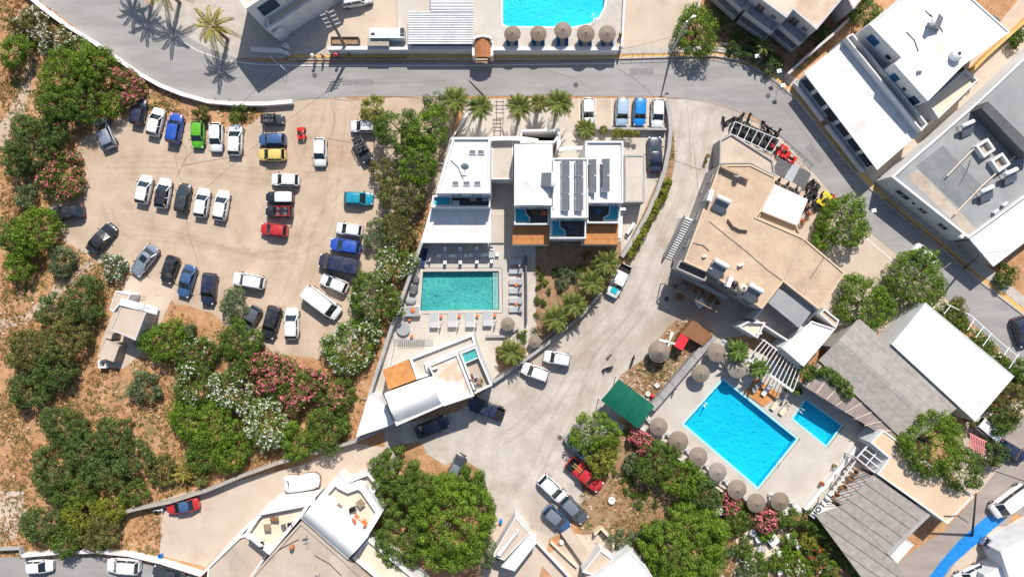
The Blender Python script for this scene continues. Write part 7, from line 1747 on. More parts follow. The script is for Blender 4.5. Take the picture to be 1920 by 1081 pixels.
# folded parasols by the loungers, casting star shadows
def parasol(px, py, label, m, z=.03, h=1.9):
    c = P(px, py, h); t = thing('folded_parasol', label, 'parasol', (c.x, c.y, z), 'folded parasols of the hotel'); q = MB(); q.tube([(c.x, c.y, z), (c.x, c.y, h + z)], .025, 6); q.build('pole', M_metalw, t); q = MB(); q.lathe((c.x, c.y, z), [(.03, h), (.09, h - .3), (.15, h - .8), (.08, h - 1.1), (.11, h - 1.2), (.02, h - 1.2)], 12); q.build('canopy', m, t); q = MB(); q.lathe((c.x, c.y, z), [(.001, .06), (.25, .06), (.25, 0)], 14); q.build('base', M_greyw, t)
for x, y, lab in ((974, 498, 'folded white parasol beside the first orange towel stand'), (975, 533, 'folded white parasol beside the middle towel stand'), (975, 569, 'folded white parasol beside the last towel stand'), (825, 606, 'folded white parasol after the first pool lounger'), (859, 605, 'folded white parasol after the second pool lounger'), (893, 606, 'folded white parasol after the third pool lounger'), (929, 602, 'folded white parasol after the fourth pool lounger')): parasol(x, y, lab, M_whiter)
# sunken stair with railing
t = thing('sunken_stair', 'grey slatted stair screen sunk beside the villa', 'stair', tuple(P(770, 650, 0))); m_ = MB(); m_.prism([(v.x, v.y) for v in PL([(736, 634), (812, 636), (812, 648), (738, 648)], .1)], .04, .10); m_.build('landing', M_greyw, t)
for k in range(14): a2 = P(748 + k * 3.6, 637, .5); b2 = P(748 + k * 3.6, 648, .5); m_ = MB(); m_.bar(a2, b2, .07, .12); m_.build('slat', M_greyd, t)
rail(t, [P(740, 648, 0), P(735, 672, 0), P(728, 690, 0)], .03, .9, m=M_metalw)
# solar panels and roof equipment on the hotel
k = 0
for x, ys in ((1060.5, (300, 332, 364)), (1086, (300, 332, 364)), (1110.5, (298, 330)), (1135.5, (297, 329))):
    for j, y in enumerate(ys):
        zt = 8.35 if x < 1095 else 8.1; a2 = P(x, y + 1, zt); b2 = P(x, y + 30.5, zt); w = .5
        lab = 'dark solar panel, %s from the entrance in the %s column of the hotel roof' % (['first', 'second', 'third'][j], ['westernmost', 'second', 'third', 'easternmost'][[1060.5, 1086, 1110.5, 1135.5].index(x)])
        t = thing('solar_collector', lab, 'solar panel', (a2.x, (a2.y + b2.y) / 2, zt - .5), 'solar panels on the hotel roof')
        m_ = MB(); q = [(a2.x - w, b2.y, zt - .18), (a2.x + w, b2.y, zt + .18), (a2.x + w, a2.y, zt + .18), (a2.x - w, a2.y, zt - .18)]; m_.poly([(x_, y_, z_) for x_, y_, z_ in q]); m_.poly([(x_, y_, z_ - .05) for x_, y_, z_ in reversed(q)])
        m_.build('cells', M_panel, t); m_ = MB()
        for i in range(4): m_.bar(q[i], q[(i + 1) % 4], .06, .06)
        m_.build('frame', M_metal, t); m_ = MB()
        for yy in (a2.y - .2, b2.y + .2): m_.tube([(a2.x + w * .8, yy, zt - .55), (a2.x + w * .8, yy, zt + .12)], .025, 5); m_.tube([(a2.x - w * .8, yy, zt - .55), (a2.x - w * .8, yy, zt - .16)], .025, 5)
        m_.build('stand', M_metald, t)
for x in (1053, 1079, 1104, 1129):
    a2 = P(x, 302 if x < 1100 else 308, 8.1); b2 = P(x, 362 if x < 1100 else 350, 8.1); t = thing('roof_pipe', 'thin dark pipe running along the %s solar column' % {1053: 'westernmost', 1079: 'second', 1104: 'third', 1129: 'easternmost'}[x], 'pipe', (a2.x, a2.y, 7.9)); m_ = MB(); m_.tube([a2, b2], .05, 6); m_.build('tube', M_metald, t); m_ = MB(); m_.lathe((a2.x, a2.y, 7.9), [(.09, 0), (.09, .25), (.01, .26)], 8); m_.build('fitting', M_metal, t)
WH = ac_unit('silver water heater on the hotel roof beside the solar columns', None, 1.7); c = P(1037, 337, 8.4); put(WH, (c.x, c.y, 7.4), R(265), scale=1.1); index_children()
G8 = 'solar water heaters on the tan building'
for (x, y, a, s, lab) in ((1357, 374, 335, 1.15, 'solar water heater at the northern corner of the tan roof'), (1352, 494, 330, 1.2, 'solar water heater in the middle of the tan roof, above the porch'), (1417, 540, 330, 1.2, 'solar water heater nearest the grey awning')):
    q = copy_tree(WH); c = P(x, y, 7.5); put(q, (c.x, c.y, 6.36), R(a), lab, G8, s)
for (x, y, z, a, s, lab) in ((1815, 232, 4.02, 25, 1.05, 'solar water heater nearest the alley on the grey roof'), (1850, 355, 4.02, 25, 1.1, 'solar water heater in the middle of the grey roof'), (1895, 322, 4.02, 25, 1.1, 'solar water heater next to the corrugated end roof'), (1752, 34, 7.3, 70, 1.1, 'solar water heater on the high white roof')):
    q = copy_tree(WH); c = P(x, y, z + 1.2); put(q, (c.x, c.y, z), R(a), lab, 'solar water heaters on the eastern roofs', s)
CD = condenser('', None); index_children(); n_ = 0
for (x, y, z, a, s, lab) in ((1330, 367, 6.36, 75, 1.7, 'long air conditioner at the western edge of the tan roof'), (1366, 528, 6.36, 70, 1.6, 'air conditioner by the round tank on the tan roof'), (1335, 498, 6.36, 240, 1.1, 'air conditioner behind the middle water heater'), (1167, 392, 3.3, 0, 1, 'air conditioner on the annex beside the hotel'), (1185, 424, .05, 60, 1.2, 'air conditioner at the curved wall, upper'), (1179, 432, .05, 60, 1.2, 'air conditioner at the curved wall, lower'), (1390, 496, 6.36, 30, .8, 'small air conditioner alone on the southern tan roof'), (1322, 480, 6.36, 20, .6, 'tiny roof vent box near the tan roof edge'), (1805, 442, 4.02, 45, .9, 'air conditioner at the low corner of the grey roof'), (1885, 382, 4.02, 40, .8, 'white box on the seam of grey and corrugated roofs, upper'), (1868, 396, 4.02, 40, .8, 'white box on the seam of grey and corrugated roofs, lower'), (815, 690, 5.6, 20, .8, 'air conditioner on the villa flat roof'), (1728, 130, 7.3, 20, .8, 'air conditioner on the worn white roof'), (1425, 625, 3.8, 20, .7, 'orange stained box on the small wing')):
    q = CD if n_ == 0 else copy_tree(CD); n_ += 1; c = P(x, y, z + .5); put(q, (c.x, c.y, z), R(a), lab, 'roof air conditioners', s)
DS = dish('grey satellite dish on the white hotel block', None); index_children(); c = P(872, 310, 7.7); put(DS, (c.x, c.y, 6.88), 0, scale=1.2)
for (x, y, z, a, s, lab) in ((1384, 331, 6.36, 200, .9, 'white satellite dish at the northern parapet of the tan roof'), (572, 1008, 5.0, 20, 1, 'satellite dish on the cream house flat roof'), (596, 1080, 5.0, 300, .9, 'satellite dish at the southern edge of the cream house'), (1568, 545, 6.4, 20, .5, 'small dish on the corner of the tan roof')):
    q = copy_tree(DS); c = P(x, y, z + .9); put(q, (c.x, c.y, z), R(a), lab, None, s)
# round tanks
def tank(px, py, z, r, h, label, m, cat='tank'):
    c = P(px, py, z + h); t = thing('water_tank', label, cat, (c.x, c.y, z)); q = MB(); q.lathe((c.x, c.y, z), [(r, 0), (r * 1.03, h * .3), (r, h * .8), (r * .7, h), (.01, h * 1.06)], 20); q.build('shell', m, t, smooth=True, flat_ang=45); q = MB(); q.lathe((c.x, c.y, z + h), [(r * .3, 0), (r * .3, .08), (.01, .09)], 12); q.build('lid', M_metald, t)
tank(1395, 540, 6.36, .55, 1.2, 'round cream water tank on the tan roof', M_cream); tank(1380, 532, 6.36, .4, .8, 'dark round tank beside the cream one', M_metald); tank(1799, 100, 7.3, .75, 1.0, 'white round tank on the corner of the high white roof', M_metalw)
tank(545, 1028, 5.0, .28, .9, 'terracotta chimney pot on the cream house', M_terra, 'chimney')
# table, furniture on the balconies and villa terraces
n_ = 0
for (x, y, z, a, m, lab) in ((888, 373, 3.9, 0, M_greyl, 'armchair on the western hotel balcony, nearer the tub'), (909, 373, 3.9, 180, M_greyl, 'armchair on the western hotel balcony, eastern corner'), (1003, 398, 4.35, 0, M_brown, 'brown chair on the balcony left of the stepped bay'), (1018, 400, 4.35, 180, M_orange, 'tan chair on the balcony left of the stepped bay'), (1070, 424, 4.35, 0, M_greydf, 'dark chair on the projecting middle balcony'), (1122, 396, 4.35, 0, M_glassb, 'blue chair on the eastern balcony'), (884, 712, 4.5, 30, M_greyl, 'white armchair on the villa terrace, inner'), (900, 714, 4.5, 200, M_wood, 'wicker armchair on the villa terrace, outer'), (890, 724, 4.5, 80, M_greydf, 'dark armchair on the villa terrace, lowest'), (885, 705, 4.5, 80, M_brown, 'brown armchair on the villa terrace, uppermost'),
     (672, 1052 - 75, 4.1, 0, M_orange, 'orange chair on the right terrace of the cream house, lowest'), (668, 968, 4.1, 50, M_orange, 'terracotta chair on the right terrace of the cream house, upper'), (683, 978, 4.1, 120, M_orange, 'orange chair at the corner of the right terrace'), (663, 953, 4.1, 20, M_black, 'black chair on the right terrace of the cream house'), (532, 986, 3.6, 200, M_greydf, 'wire chair on the left terrace of the cream house'), (544, 983, 3.6, 200, M_black, 'black stool on the left terrace of the cream house'), (491, 1018, 3.6, 100, M_black, 'dark folded chair at the low end of the left terrace')):
    q = copy_tree(CHR); c = P(x, y, z + .5); put(q, (c.x, c.y, z + .03), R(a), lab, 'chairs on balconies and terraces', 1.35)
    for ch in CH[q.name]: recolor(ch, m)
for (x, y, z, a, m, s, lab) in ((676, 943, 4.1, 40, M_wood, 1.3, 'square wooden table on the right terrace of the cream house'), (501, 988, 3.6, 2, M_wood, 1.2, 'brown table on the left terrace of the cream house'), (514, 972, 3.6, 0, M_brown, 1.5, 'long brown bench table at the parapet of the left terrace'), (637, 947, 4.1, 325, M_wood, 1.0, 'wooden plank bench on the right terrace of the cream house'), (892, 703, 4.5, 20, M_greyl, .9, 'light table on the villa terrace'), (1486, 1013, .05, 20, M_whiter, 1.6, 'white garden table among the bushes'), (1450, 1012, .05, 40, M_whiter, 1.9, 'large white garden table by the path'), (1428, 1030, .05, 60, M_greyl, 1.4, 'grey garden table among bushes'), (1412, 998, .05, 60, M_greyl, 1.2, 'grey garden table beside the clipped bush')):
    q = copy_tree(TB); c = P(x, y, z + .7); put(q, (c.x, c.y, z + .03), R(a), lab, 'tables on terraces and in the garden', (s, s if 'bench' not in lab else s * .5, 1))
    for ch in CH[q.name]: recolor(ch, m)
for (x, y, a, lab) in ((1496, 1022, 30, 'white garden chair beside the white garden table'), (1478, 1003, 200, 'white garden chair behind the white garden table'), (1460, 1035, 80, 'white garden chair by the southern path'), (1530, 1065, 150, 'white garden chair near the red flowers'), (1420, 1008, 100, 'grey white garden chair next to the path'), (1555, 1062, 20, 'white garden chair at the hedge bend'), (1405, 1045, 20, 'white garden chair beside the clipped bushes'), (1462, 1072, 20, 'white garden chair at the southern edge')):
    q = copy_tree(CHR); c = P(x, y, .5); put(q, (c.x, c.y, .04), R(a), lab, 'white garden chairs', 1.3)
# green canopy
t = bldg('green_canopy', 'dark green canvas canopy with ridge seams beside the pool wall', 1177, 755, 'canopy')
Q = [P(1160, 710, 2.9), P(1227, 760, 2.9), P(1195, 802, 2.6), P(1127, 750, 2.6)]; m_ = MB()
for i in range(6):
    for j in range(4):
        f = lambda u, v: bil(Q, u, v) + Vector((0, 0, .22 * math.sin(math.pi * v) + .03 * math.cos(u * 12)))
        m_.poly([f(i / 6, j / 4), f(i / 6, (j + 1) / 4), f((i + 1) / 6, (j + 1) / 4), f((i + 1) / 6, j / 4)])
m_.build('canvas', M_green, t, smooth=True)
for q in Q: m_ = MB(); m_.tube([(q.x, q.y, 0), (q.x, q.y, q.z)], .06, 6); m_.build('post', M_metalw, t)
m_ = MB()
for i in (0, 2, 4, 6): m_.tube([bil(Q, i / 6, k / 6) + Vector((0, 0, .22 * math.sin(math.pi * k / 6) + .045)) for k in range(7)], .025, 5)
m_.build('rib', M_green, t)
wallrun('concrete_slab_wall', 'grey slab wall below the green canopy', [(1120, 768), (1150, 795), (1168, 806)], .5, 1.4, M_greyw)
# thatched hut, red shed, windmill
t = thing('thatched_hut', 'round thatched hut with dark trunk beside the red roofed kiosk', 'hut', tuple(P(1238, 662, 0))); c = P(1238, 660, 2.6)
m_ = MB(); m_.lathe((c.x, c.y, 0), [(1.5, 1.75), (1.45, 1.95), (1.25, 2.0), (1.2, 2.15), (.6, 2.6), (.08, 3.0)], 24); m_.lathe((c.x, c.y, 0), [(1.28, 1.5), (1.35, 1.8)], 24); m_.build('thatch_roof', M_thatch, t); m_ = MB(); m_.lathe((c.x, c.y, 0), [(.5, 0), (.5, 1.9)], 14); m_.build('wall', M_wood, t)
t = bldg('kiosk', 'small kiosk with bright red roof beside the white windmill sails', 1277, 645, 'kiosk')
m_ = MB(); m_.prism([(v.x, v.y) for v in PL([(1277, 624), (1292, 635), (1279, 657), (1264, 648)], 2.0)], 1.9, 2.02); m_.build('roof', M_red, t); m_ = MB(); m_.prism([(v.x, v.y) for v in inset(PL([(1277, 624), (1292, 635), (1279, 657), (1264, 648)], 2.0), .12)], 0, 1.9); m_.build('wall', M_brown, t)
t = thing('windmill', 'small decorative windmill with white crossed sails by the red kiosk', 'windmill', tuple(P(1258, 642, 0))); c = P(1255, 641, 1.6); m_ = MB(); m_.lathe((c.x, c.y, 0), [(.3, 0), (.22, 1.45), (.01, 1.6)], 12); m_.build('tower', M_whiter, t)
for a in (75, 170, 255, 345):
    d = Vector((math.cos(R(a)), math.sin(R(a)), 0)); n = Vector((-d.y, d.x, 0)); b0 = Vector((c.x, c.y, 1.66)); m_ = MB(); m_.poly([b0 + d * .12 - n * .08, b0 + d * 1.5 - n * .3, b0 + d * 1.45 + n * .22 + Vector((0, 0, .05)), b0 + d * .12 + n * .08]); m_.poly([b0 + d * .12 + n * .08 - Vector((0, 0, .03)), b0 + d * 1.45 + n * .22 + Vector((0, 0, .02)), b0 + d * 1.5 - n * .3 - Vector((0, 0, .03)), b0 + d * .12 - n * .08 - Vector((0, 0, .03))]); m_.build('sail', M_whiter, t)
# sandy garden clutter
for (x, y, lab, r) in ((1232, 722, 'white square garden seat by the planked wall', .42), (1147, 938, 'white round stone ring on bare soil below the red pickup', .5), (1053, 1016, 'white plastic stool on the brown garden plot', .35), (1215, 738, 'white block at the canopy corner', .35), (1290, 975 - 22, 'white garden pedestal in the dark plot', .3)):
    c = P(x, y, .4); t = thing('garden_stool', lab, 'garden seat', (c.x, c.y, .03)); m_ = MB(); m_.lathe((c.x, c.y, .03), [(r, 0), (r, .4), (r * .6, .42), (r * .55, .3), (.01, .3)], 4 if 'square' in lab else 12); m_.build('seat', M_whiter, t); m_ = MB(); m_.lathe((c.x, c.y, .0), [(r * .8, 0), (r * .8, .04)], 8); m_.build('foot', M_greyw, t)
c = P(1223, 742, .4); m_ = MB(); m_.ell((c.x, c.y, .35), (.3, .3, .3), 12, 8); solo(m_, 'beach_ball', M_red, 'red ball beside the green canopy corner', 'ball', (c.x, c.y, .05), smooth=True)
c = P(939, 976, .4); t = thing('rubbish_bin', 'bright blue bin at the edge of the big trees', 'bin', (c.x, c.y, .03)); m_ = MB(); m_.lathe((c.x, c.y, .03), [(.2, 0), (.24, .7)], 14); m_.build('barrel', M_bluepaint, t); m_ = MB(); m_.lathe((c.x, c.y, .73), [(.26, 0), (.2, .08), (.01, .1)], 14); m_.build('lid', P_bblue, t)
c = P(301, 1041, .3); m_ = MB(); m_.lathe((c.x, c.y, .02), [(.25, 0), (.3, .5), (.22, .5), (.2, .1), (.01, .1)], 14); solo(m_, 'bucket', M_bluepaint, 'small blue tub on the concrete near the southern wall', 'tub', (c.x, c.y, .02))
# rental yard: frame, canopy, awning, flower boxes
t = thing('pipe_frame', 'white pipe frame over black quad bikes in the rental yard', 'frame', tuple(P(1415, 250, 0))); A0, A1, D0, D1 = P(1378, 228, 2), P(1463, 262, 2), P(1369, 250, 2), P(1447, 287, 2)
for k in range(7): a2 = A0.lerp(A1, k / 6); d2 = D0.lerp(D1, k / 6); m_ = MB(); m_.tube([a2, d2], .045, 6); m_.build('cross_pipe', M_metalw, t)
for a2, b2 in ((A0, A1), (D0, D1)): m_ = MB(); m_.tube([a2, b2], .05, 6); m_.build('side_pipe', M_metalw, t)
for a2 in (A0, A1, D0, D1): m_ = MB(); m_.tube([(a2.x, a2.y, 0), tuple(a2)], .05, 6); m_.build('post', M_metalw, t)
sheet('dark_matting', PL([(1377, 229), (1462, 263), (1446, 286), (1370, 249)]), M_metald, .05)
t = bldg('grey_canopy', 'dark grey double canopy with pale central strip in the rental yard', 1485, 322, 'canopy')
slab(t, [(1461, 296), (1484, 308), (1470, 335), (1447, 322)], 2.5, .08, M_greydf, 'western_panel'); slab(t, [(1500, 313), (1521, 326), (1508, 355), (1486, 341)], 2.5, .08, M_greydf, 'eastern_panel'); slab(t, [(1485, 309), (1499, 312), (1485, 341), (1471, 335)], 2.55, .08, M_metal, 'middle_panel')
for x, y in ((1461, 296), (1521, 326), (1508, 355), (1447, 322)): c = P(x, y, 2.4); m_ = MB(); m_.tube([(c.x, c.y, 0), (c.x, c.y, 2.4)], .05, 6); m_.build('post', M_metalw, t)
t = thing('fence_rail', 'thin dark street fence along the rental yard', 'fence', tuple(P(1480, 290, 0))); rail(t, [P(1393, 222, 0), P(1440, 243, 0), P(1470, 268, 0), P(1520, 312, 0)], .03, 1.0, 'rail', M_metald)
for (x, y, lab, bl_) in ((1556, 387, 'terracotta planter with orange flowers beside the buggy', L_redf), (1549, 400, 'planter with yellow green leaves and red flowers', L_redf), (1560, 395, 'planter next to the small street tree', L_redf), (1506, 414, 'planter with red and yellow flowers at the white awning corner', L_redf), (1517, 400, 'dark red flower pot east of the awning', L_redf), (1512, 386, 'dark pink flower pot east of the awning', L_pink)):
    pot_plant(x, y, .03, lab, L_yellow, .5, bl_, group='flower pots of the rental yard')
# flower pots elsewhere
for (x, y, z, lab, bl_) in ((1541, 905, .26, 'potted plant with yellow flowers on the south east pool wall, lower', L_redf), (1565, 872, .26, 'potted plant with orange flowers on the south east pool wall, upper', L_redf), (1163, 66, 1.5, 'potted shrub at the end of the raised terrace', L_redf), (985, 640 - 20, .03, 'potted shrub at the screen wall end', None), (777, 506, .03, 'yellow green potted shrub at the hotel pool corner', None), (752, 587, .03, 'potted shrub against the hotel boundary wall', None), (820, 655 + 3, .03, 'small potted shrub above the orange villa deck', None), (1323, 302, .03, 'potted shrub at the side wall of the tan building', None), (1326, 292, .03, 'orange pot near the side wall of the tan building', L_redf), (1378, 1000, .03, 'pot with red flowers in the small garden', L_redf)):
    pot_plant(x, y, z, lab, L_bright, .32, bl_)
# white ladder fence on the east roadside
t = thing('ladder_fence', 'white ladder like fence over the roadside hedge', 'fence', tuple(P(1850, 640, 0))); A = [P(1776, 570, 1.9), P(1822, 592, 1.9), P(1870, 636, 1.9), P(1925, 682, 1.9)]
for k in range(3): m_ = MB(); m_.tube([A[k], A[k + 1]], .07, 6); m_.build('rail', M_metalw, t)
for (x, y, x2, y2) in ((1783, 572, 1770, 588), (1828, 597, 1814, 619), (1845, 611, 1830, 632), (1860, 624, 1843, 648), (1893, 650, 1883, 665), (1911, 662, 1892, 690)): m_ = MB(); m_.tube([P(x, y, 1.9), P(x2, y2, 1.9)], .06, 6); m_.build('crossbar', M_metalw, t)
# railings along the street
t = thing('street_railing', 'dark railing along the straight pavement west of the canopy', 'railing', tuple(P(700, 112, 0))); rail(t, [P(540, 113, 0), P(762, 113, 0)], .1, .95, 'rail', M_metald, 1.3)
t = thing('street_railing', 'dark railing along the pavement east of the raised terrace', 'railing', tuple(P(1250, 106, 0))); rail(t, [P(1166, 107, 0), P(1340, 102, 0), P(1392, 112, 0), P(1445, 140, 0), P(1475, 165, 0)], .1, .95, 'rail', M_metald, 1.4)
t = thing('street_railing', 'dark hooped railing on the pavement below the grey roofed building', 'railing', tuple(P(1700, 390, 0))); rail(t, [P(1645, 335, 0), P(1690, 378, 0), P(1745, 420, 0), P(1775, 446, 0)], .13, 1.0, 'rail', M_metald, 1.0)
t = thing('street_railing', 'dark railing on the outer kerb of the eastern bend', 'railing', tuple(P(1720, 435, 0))); rail(t, [P(1655, 375, 0), P(1700, 415, 0), P(1760, 462, 0), P(1830, 520, 0)], .1, .8, 'rail', M_metald, 1.6)
t = thing('garden_fence', 'grey metal fence on the edge of the shaded apartment garden', 'fence', tuple(P(1400, 95, 0))); rail(t, [P(1345, 86, 0), P(1400, 93, 0), P(1440, 110, 0), P(1480, 140, 0)], .1, 1.1, 'rail', M_metal, .9)
# dark entrance ladders by the street palms
t = thing('trellis', 'dark metal trellis between the street palms', 'trellis', tuple(P(937, 205, 0)))
for y in (191, 198, 205, 212, 222): m_ = MB(); m_.bar(P(928, y, 2.2), P(946, y, 2.2), .08, .08); m_.build('crossbar', M_metald, t)
for x in (931, 943): m_ = MB(); m_.bar(P(x, 188, 2.15), P(x, 226, 2.15), .08, .08); m_.build('side_bar', M_metald, t); c = P(x, 224, 2.1); m_ = MB(); m_.tube([(c.x, c.y, 0), (c.x, c.y, 2.15)], .04, 5); m_.build('post', M_metald, t)
# poles and lamps
cross_pole(656, 104, 612, 22, 8.5, 'leaning wooden utility pole with crossarms above the street wall', .2, 20, 4)
lamp(1258, 103, 1288, 40, 8.2, 'tall grey street lamp beside the tree on the northern yard', (.9, .6), r=.14)
lamp(905, 178, 880, 152, 7.0, 'dark pole between the street palms before the hotel', (.2, .2), name='utility_pole', mt=M_metald, r=.11, head=False)
lamp(1823, 1003, 1830, 925, 9.0, 'black street lamp standing on the blue painted strip', (-.3, .3), mt=M_black, r=.13, head=False)
lamp(880, 208, 845, 262, 2.0, 'short white inclined beam beside the hotel entrance wall', mt=M_whiter, r=.16, head=False, name='beam_post')
lamp(1808, 503, 1838, 476, 8.5, 'dark utility pole by the corner of the corrugated end roof', (.3, .1), name='utility_pole', mt=M_metald, r=.13, head=False)
lamp(1790, 112, 1800, 110, 8.4, 'blue grey mast bracket on the high white roof', mt=P_steel, r=.07, head=False, name='roof_mast')
# overhead wires
def wire(label, p0, p1, sag=.8, r=.022):
    a, b_ = P(*p0), P(*p1); t = []
    for k in range(15): u = k / 14; q = a.lerp(b_, u); q.z -= sag * 4 * u * (1 - u); t.append(q)
    m_ = MB(); m_.tube(t, r, 4); solo(m_, 'overhead_wire', M_metald, label, 'wire', tuple(a))
wire('overhead wire crossing the gravel lot to the dirt mound', (612, 22, 8.3), (345, 300, 5)); wire('thick black cable above the lower road towards the white van', (1835, 872, 8), (1930, 905, 9), .3, .06); wire('overhead wire from street lamp down to the terrace corner', (1286, 60, 8), (1166, 92, 2.2), .6)
wire('thin wire over the eastern building roof', (1838, 476, 8.2), (1888, 470, 8.4), .2)
# street signs boards
for (x, y, a, lab) in ((1462, 133, 30, 'small white sign board on the bend pavement'), (1469, 160, 20, 'round white sign at the tip of the bend'), (1421, 105, 60, 'white notice board on the garden fence'), (1640, 395, 20, 'small white sign by the street tree')):
    c = P(x, y, 2.2); t = thing('street_sign', lab, 'sign', (c.x, c.y, .1), 'small signs along the street'); m_ = MB(); m_.tube([(c.x, c.y, .1), (c.x, c.y, 2.2)], .03, 6); m_.build('post', M_metal, t); m_ = MB(); m_.bar((c.x - .3, c.y, 2.0), (c.x + .3, c.y + .12, 2.05), .5, .05); m_.build('board', M_metalw, t)
# awning stand on the road shade: grey ladder rack
t = thing('market_rack', 'white rack with wire frame standing on the road edge before the white house', 'rack', tuple(P(525, 118, 0))); rail(t, [P(512, 112, 0), P(540, 136, 0)], .03, 1.4, 'frame', M_metalw, .5, .025)
# pink canopy
t = bldg('pink_canopy', 'pink slatted canopy beside the large tree on the tan roof', 1832, 828, 'canopy')
for k in range(9): a2 = P(1820 + k * 3.2, 814 + k * 1.5, 2.7); b2 = P(1818 + k * 3.2, 842 + k * 1.2, 2.7); m_ = MB(); m_.bar(a2, b2, .13, .06); m_.build('slat', M_pinkt, t)
m_ = MB(); m_.bar(P(1818, 812, 2.6), P(1850, 828, 2.6), .15, .1); m_.bar(P(1818, 828, 2.6), P(1847, 842, 2.6), .15, .1); m_.build('beam', M_pinkt, t)
for x, y in ((1818, 812), (1850, 828), (1846, 852)): c = P(x, y, 2.6); m_ = MB(); m_.tube([(c.x, c.y, 0), (c.x, c.y, 2.6)], .05, 6); m_.build('post', M_pinkt, t)
# people
M_shirtw = mat('shirt_white', (.7, .7, .7)); M_shirtd = mat('shirt_dark', (.05, .06, .09)); M_jeans = mat('jeans', (.05, .08, .16)); M_shirtp = mat('shirt_plum', (.16, .07, .14))
person(587, 105, 185, 'person in white sun hat walking on the pavement by the yard', M_shirtw, M_jeans, M_whiter); person(603, 104, 185, 'bare headed person walking between the white and red hats', M_shirtp, M_shirtd, None); person(631, 104, 180, 'person with a red sun hat walking behind two others', M_shirtd, M_jeans, M_red)
person(1869, 873, 60, 'person in plum clothes walking past the dark round bush', M_shirtp, M_shirtd, None, z=.03); person(1267, 727, 140, 'person in dark clothes standing by the planked pool wall', M_navy, M_shirtd, None, z=.26)
# parked table and cars by the restaurant porch
for i, (x, y, a, lab) in enumerate(((1275, 555, 60, 'dark wooden porch table nearest the lane'), (1300, 540, 60, 'porch table in the middle of the dark beams'), (1330, 556, 60, 'porch table at the eastern end of the dark beams'), (1312, 568, 30, 'white metal trolley table in front of the porch'))):
    q = copy_tree(TB); c = P(x, y, .75); put(q, (c.x, c.y, .03), R(a), lab, 'tables at the restaurant porch', 1.5)
    for ch in CH[q.name]: recolor(ch, M_whiter if i == 3 else M_brown)
for i, (x, y, lab) in enumerate(((1265, 536, 'brown porch chair by the lane'), (1285, 530, 'brown porch chair between two tables'), (1315, 545, 'brown porch chair in the middle'), (1343, 565, 'brown porch chair at the eastern end'), (1592, 895, 'dark chair under the beams, upper'), (1578, 912, 'dark chair under the beams, middle'), (1566, 928, 'dark chair under the beams, lower'), (1604, 884, 'dark chair under the beams nearest the white frame'))):
    q = copy_tree(CHR); c = P(x, y, .5); put(q, (c.x, c.y, .13 if i > 3 else .03), R(40 * i), lab, 'dark chairs under the pergolas', 1.3)
    for ch in CH[q.name]: recolor(ch, M_brown)
m_ = MB(); m_.prism([(v.x, v.y) for v in PL([(1278, 625), (1300, 600), (1338, 628), (1318, 648)], 2.0)], 0, 1.9); solo(m_, 'brick_hut', M_brown, 'low brown roofed hut between porch and planked wall', 'hut', tuple(P(1308, 625, 0)))
# more of the rental yard's clutter along the bend
n_ = 0
for (x, y, a, m, lab) in ((1388, 219, 40, M_metald, 'dark scooter at the top of the rental yard by the kerb'), (1404, 222, 70, M_black, 'black scooter behind the frame, second from the top'), (1436, 236, 120, M_black, 'black scooter before the fence above the frame'), (1459, 250, 60, M_metald, 'dark scooter at the eastern end of the frame'), (1452, 275, 150, M_redpl, 'red scooter tucked between frame and canopy'), (1518, 342, 30, M_metald, 'dark scooter directly east of the grey canopy'),
        (1530, 362, 80, M_metald, 'grey scooter before the yellow buggy'), (1509, 392, 20, M_black, 'black scooter beside the flower pots'), (1566, 372, 130, M_redpl, 'red scooter behind the yellow buggy'), (1462, 334, 60, M_metalw, 'white scooter under the canopy edge'), (1478, 342, 60, M_metalw, 'white scooter against the awning wall'), (1494, 352, 60, M_metalw, 'white scooter at the corner of the awning')):
    q = copy_tree(s_); c = P(x, y, .5); put(q, (c.x, c.y, .03), R(a), lab, 'scooters of the rental yard', 1.1)
    recolor([ch for ch in CH[q.name] if ch.name.startswith('body')][0], m)
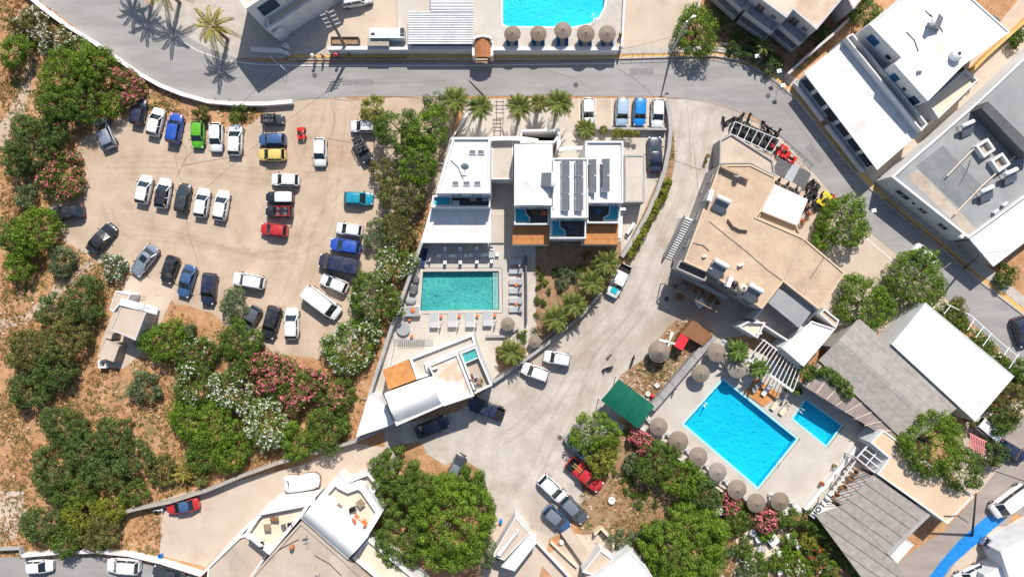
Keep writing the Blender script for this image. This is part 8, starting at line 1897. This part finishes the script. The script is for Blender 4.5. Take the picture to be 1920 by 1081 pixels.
# satellite roof clutter: pipes and vents on the white roofs
for (x0, y0, x1, y1, z, lab) in ((1700, 60, 1722, 96, 7.3, 'thin pipe lying on the northern part of the worn white roof'), (1735, 20, 1768, 60, 7.3, 'thin pipe beside the water heater on the high white roof'), (1560, 455, 1520, 520, 6.4, 'thin pipe on the eastern tan roof'), (505, 1040, 560, 1010, 5.05, 'thin pipe on the flat roof of the cream house'), (1820, 300, 1800, 345, 4.05, 'dark cable across the grey flat roof'), (845, 300, 868, 335, 6.92, 'thin cable on the white hotel block roof'), (1300, 455, 1330, 470, 6.4, 'short pipe at the western tan roof'), (590, 1040, 640, 1078, 5.05, 'curved cable on the southern cream house roof')):
    a2, b2 = P(x0, y0, z + .06), P(x1, y1, z + .06); mid = a2.lerp(b2, .5) + Vector((.25, .2, 0)); m_ = MB(); m_.tube([a2, mid, b2], .045, 6); solo(m_, 'roof_cable', M_greyd, lab, 'cable', (a2.x, a2.y, z))

# pool ladders
for (x, y, a, z, lab) in ((1320, 757, 52, .26, 'steel ladder on the lane side of the large blue pool'), (1460, 864, 55, .26, 'steel ladder on the far side of the large blue pool'), (1500, 768, 55, .26, 'steel ladder of the small blue pool'), (1112, 36, 130, 1.5, 'steel ladder at the rounded end of the raised pool')):
    c = P(x, y, z); t = thing('pool_ladder', lab, 'pool ladder', (c.x, c.y, z)); d = Vector((math.cos(R(a)), math.sin(R(a)), 0)); n = Vector((-d.y, d.x, 0))
    for s2 in (-.25, .25): b0 = Vector((c.x, c.y, z)) + d * s2; m_ = MB(); m_.tube([b0 + n * .3, b0 + n * .25 + Vector((0, 0, .7)), b0 - n * .25 + Vector((0, 0, .7)), b0 - n * .3 - Vector((0, 0, .6))], .03, 6); m_.build('rail', M_metalw, t)
    for zz in (-.2, -.45): b0 = Vector((c.x, c.y, z + zz)) - n * .3; m_ = MB(); m_.bar(b0 - d * .25, b0 + d * .25, .08, .04); m_.build('rung', M_metalw, t)
clean()
for _o in COL.objects:
    if _o.parent is None and _o.get('label') and len(_o['label'].split()) > 16: print('LONG', _o['label'])
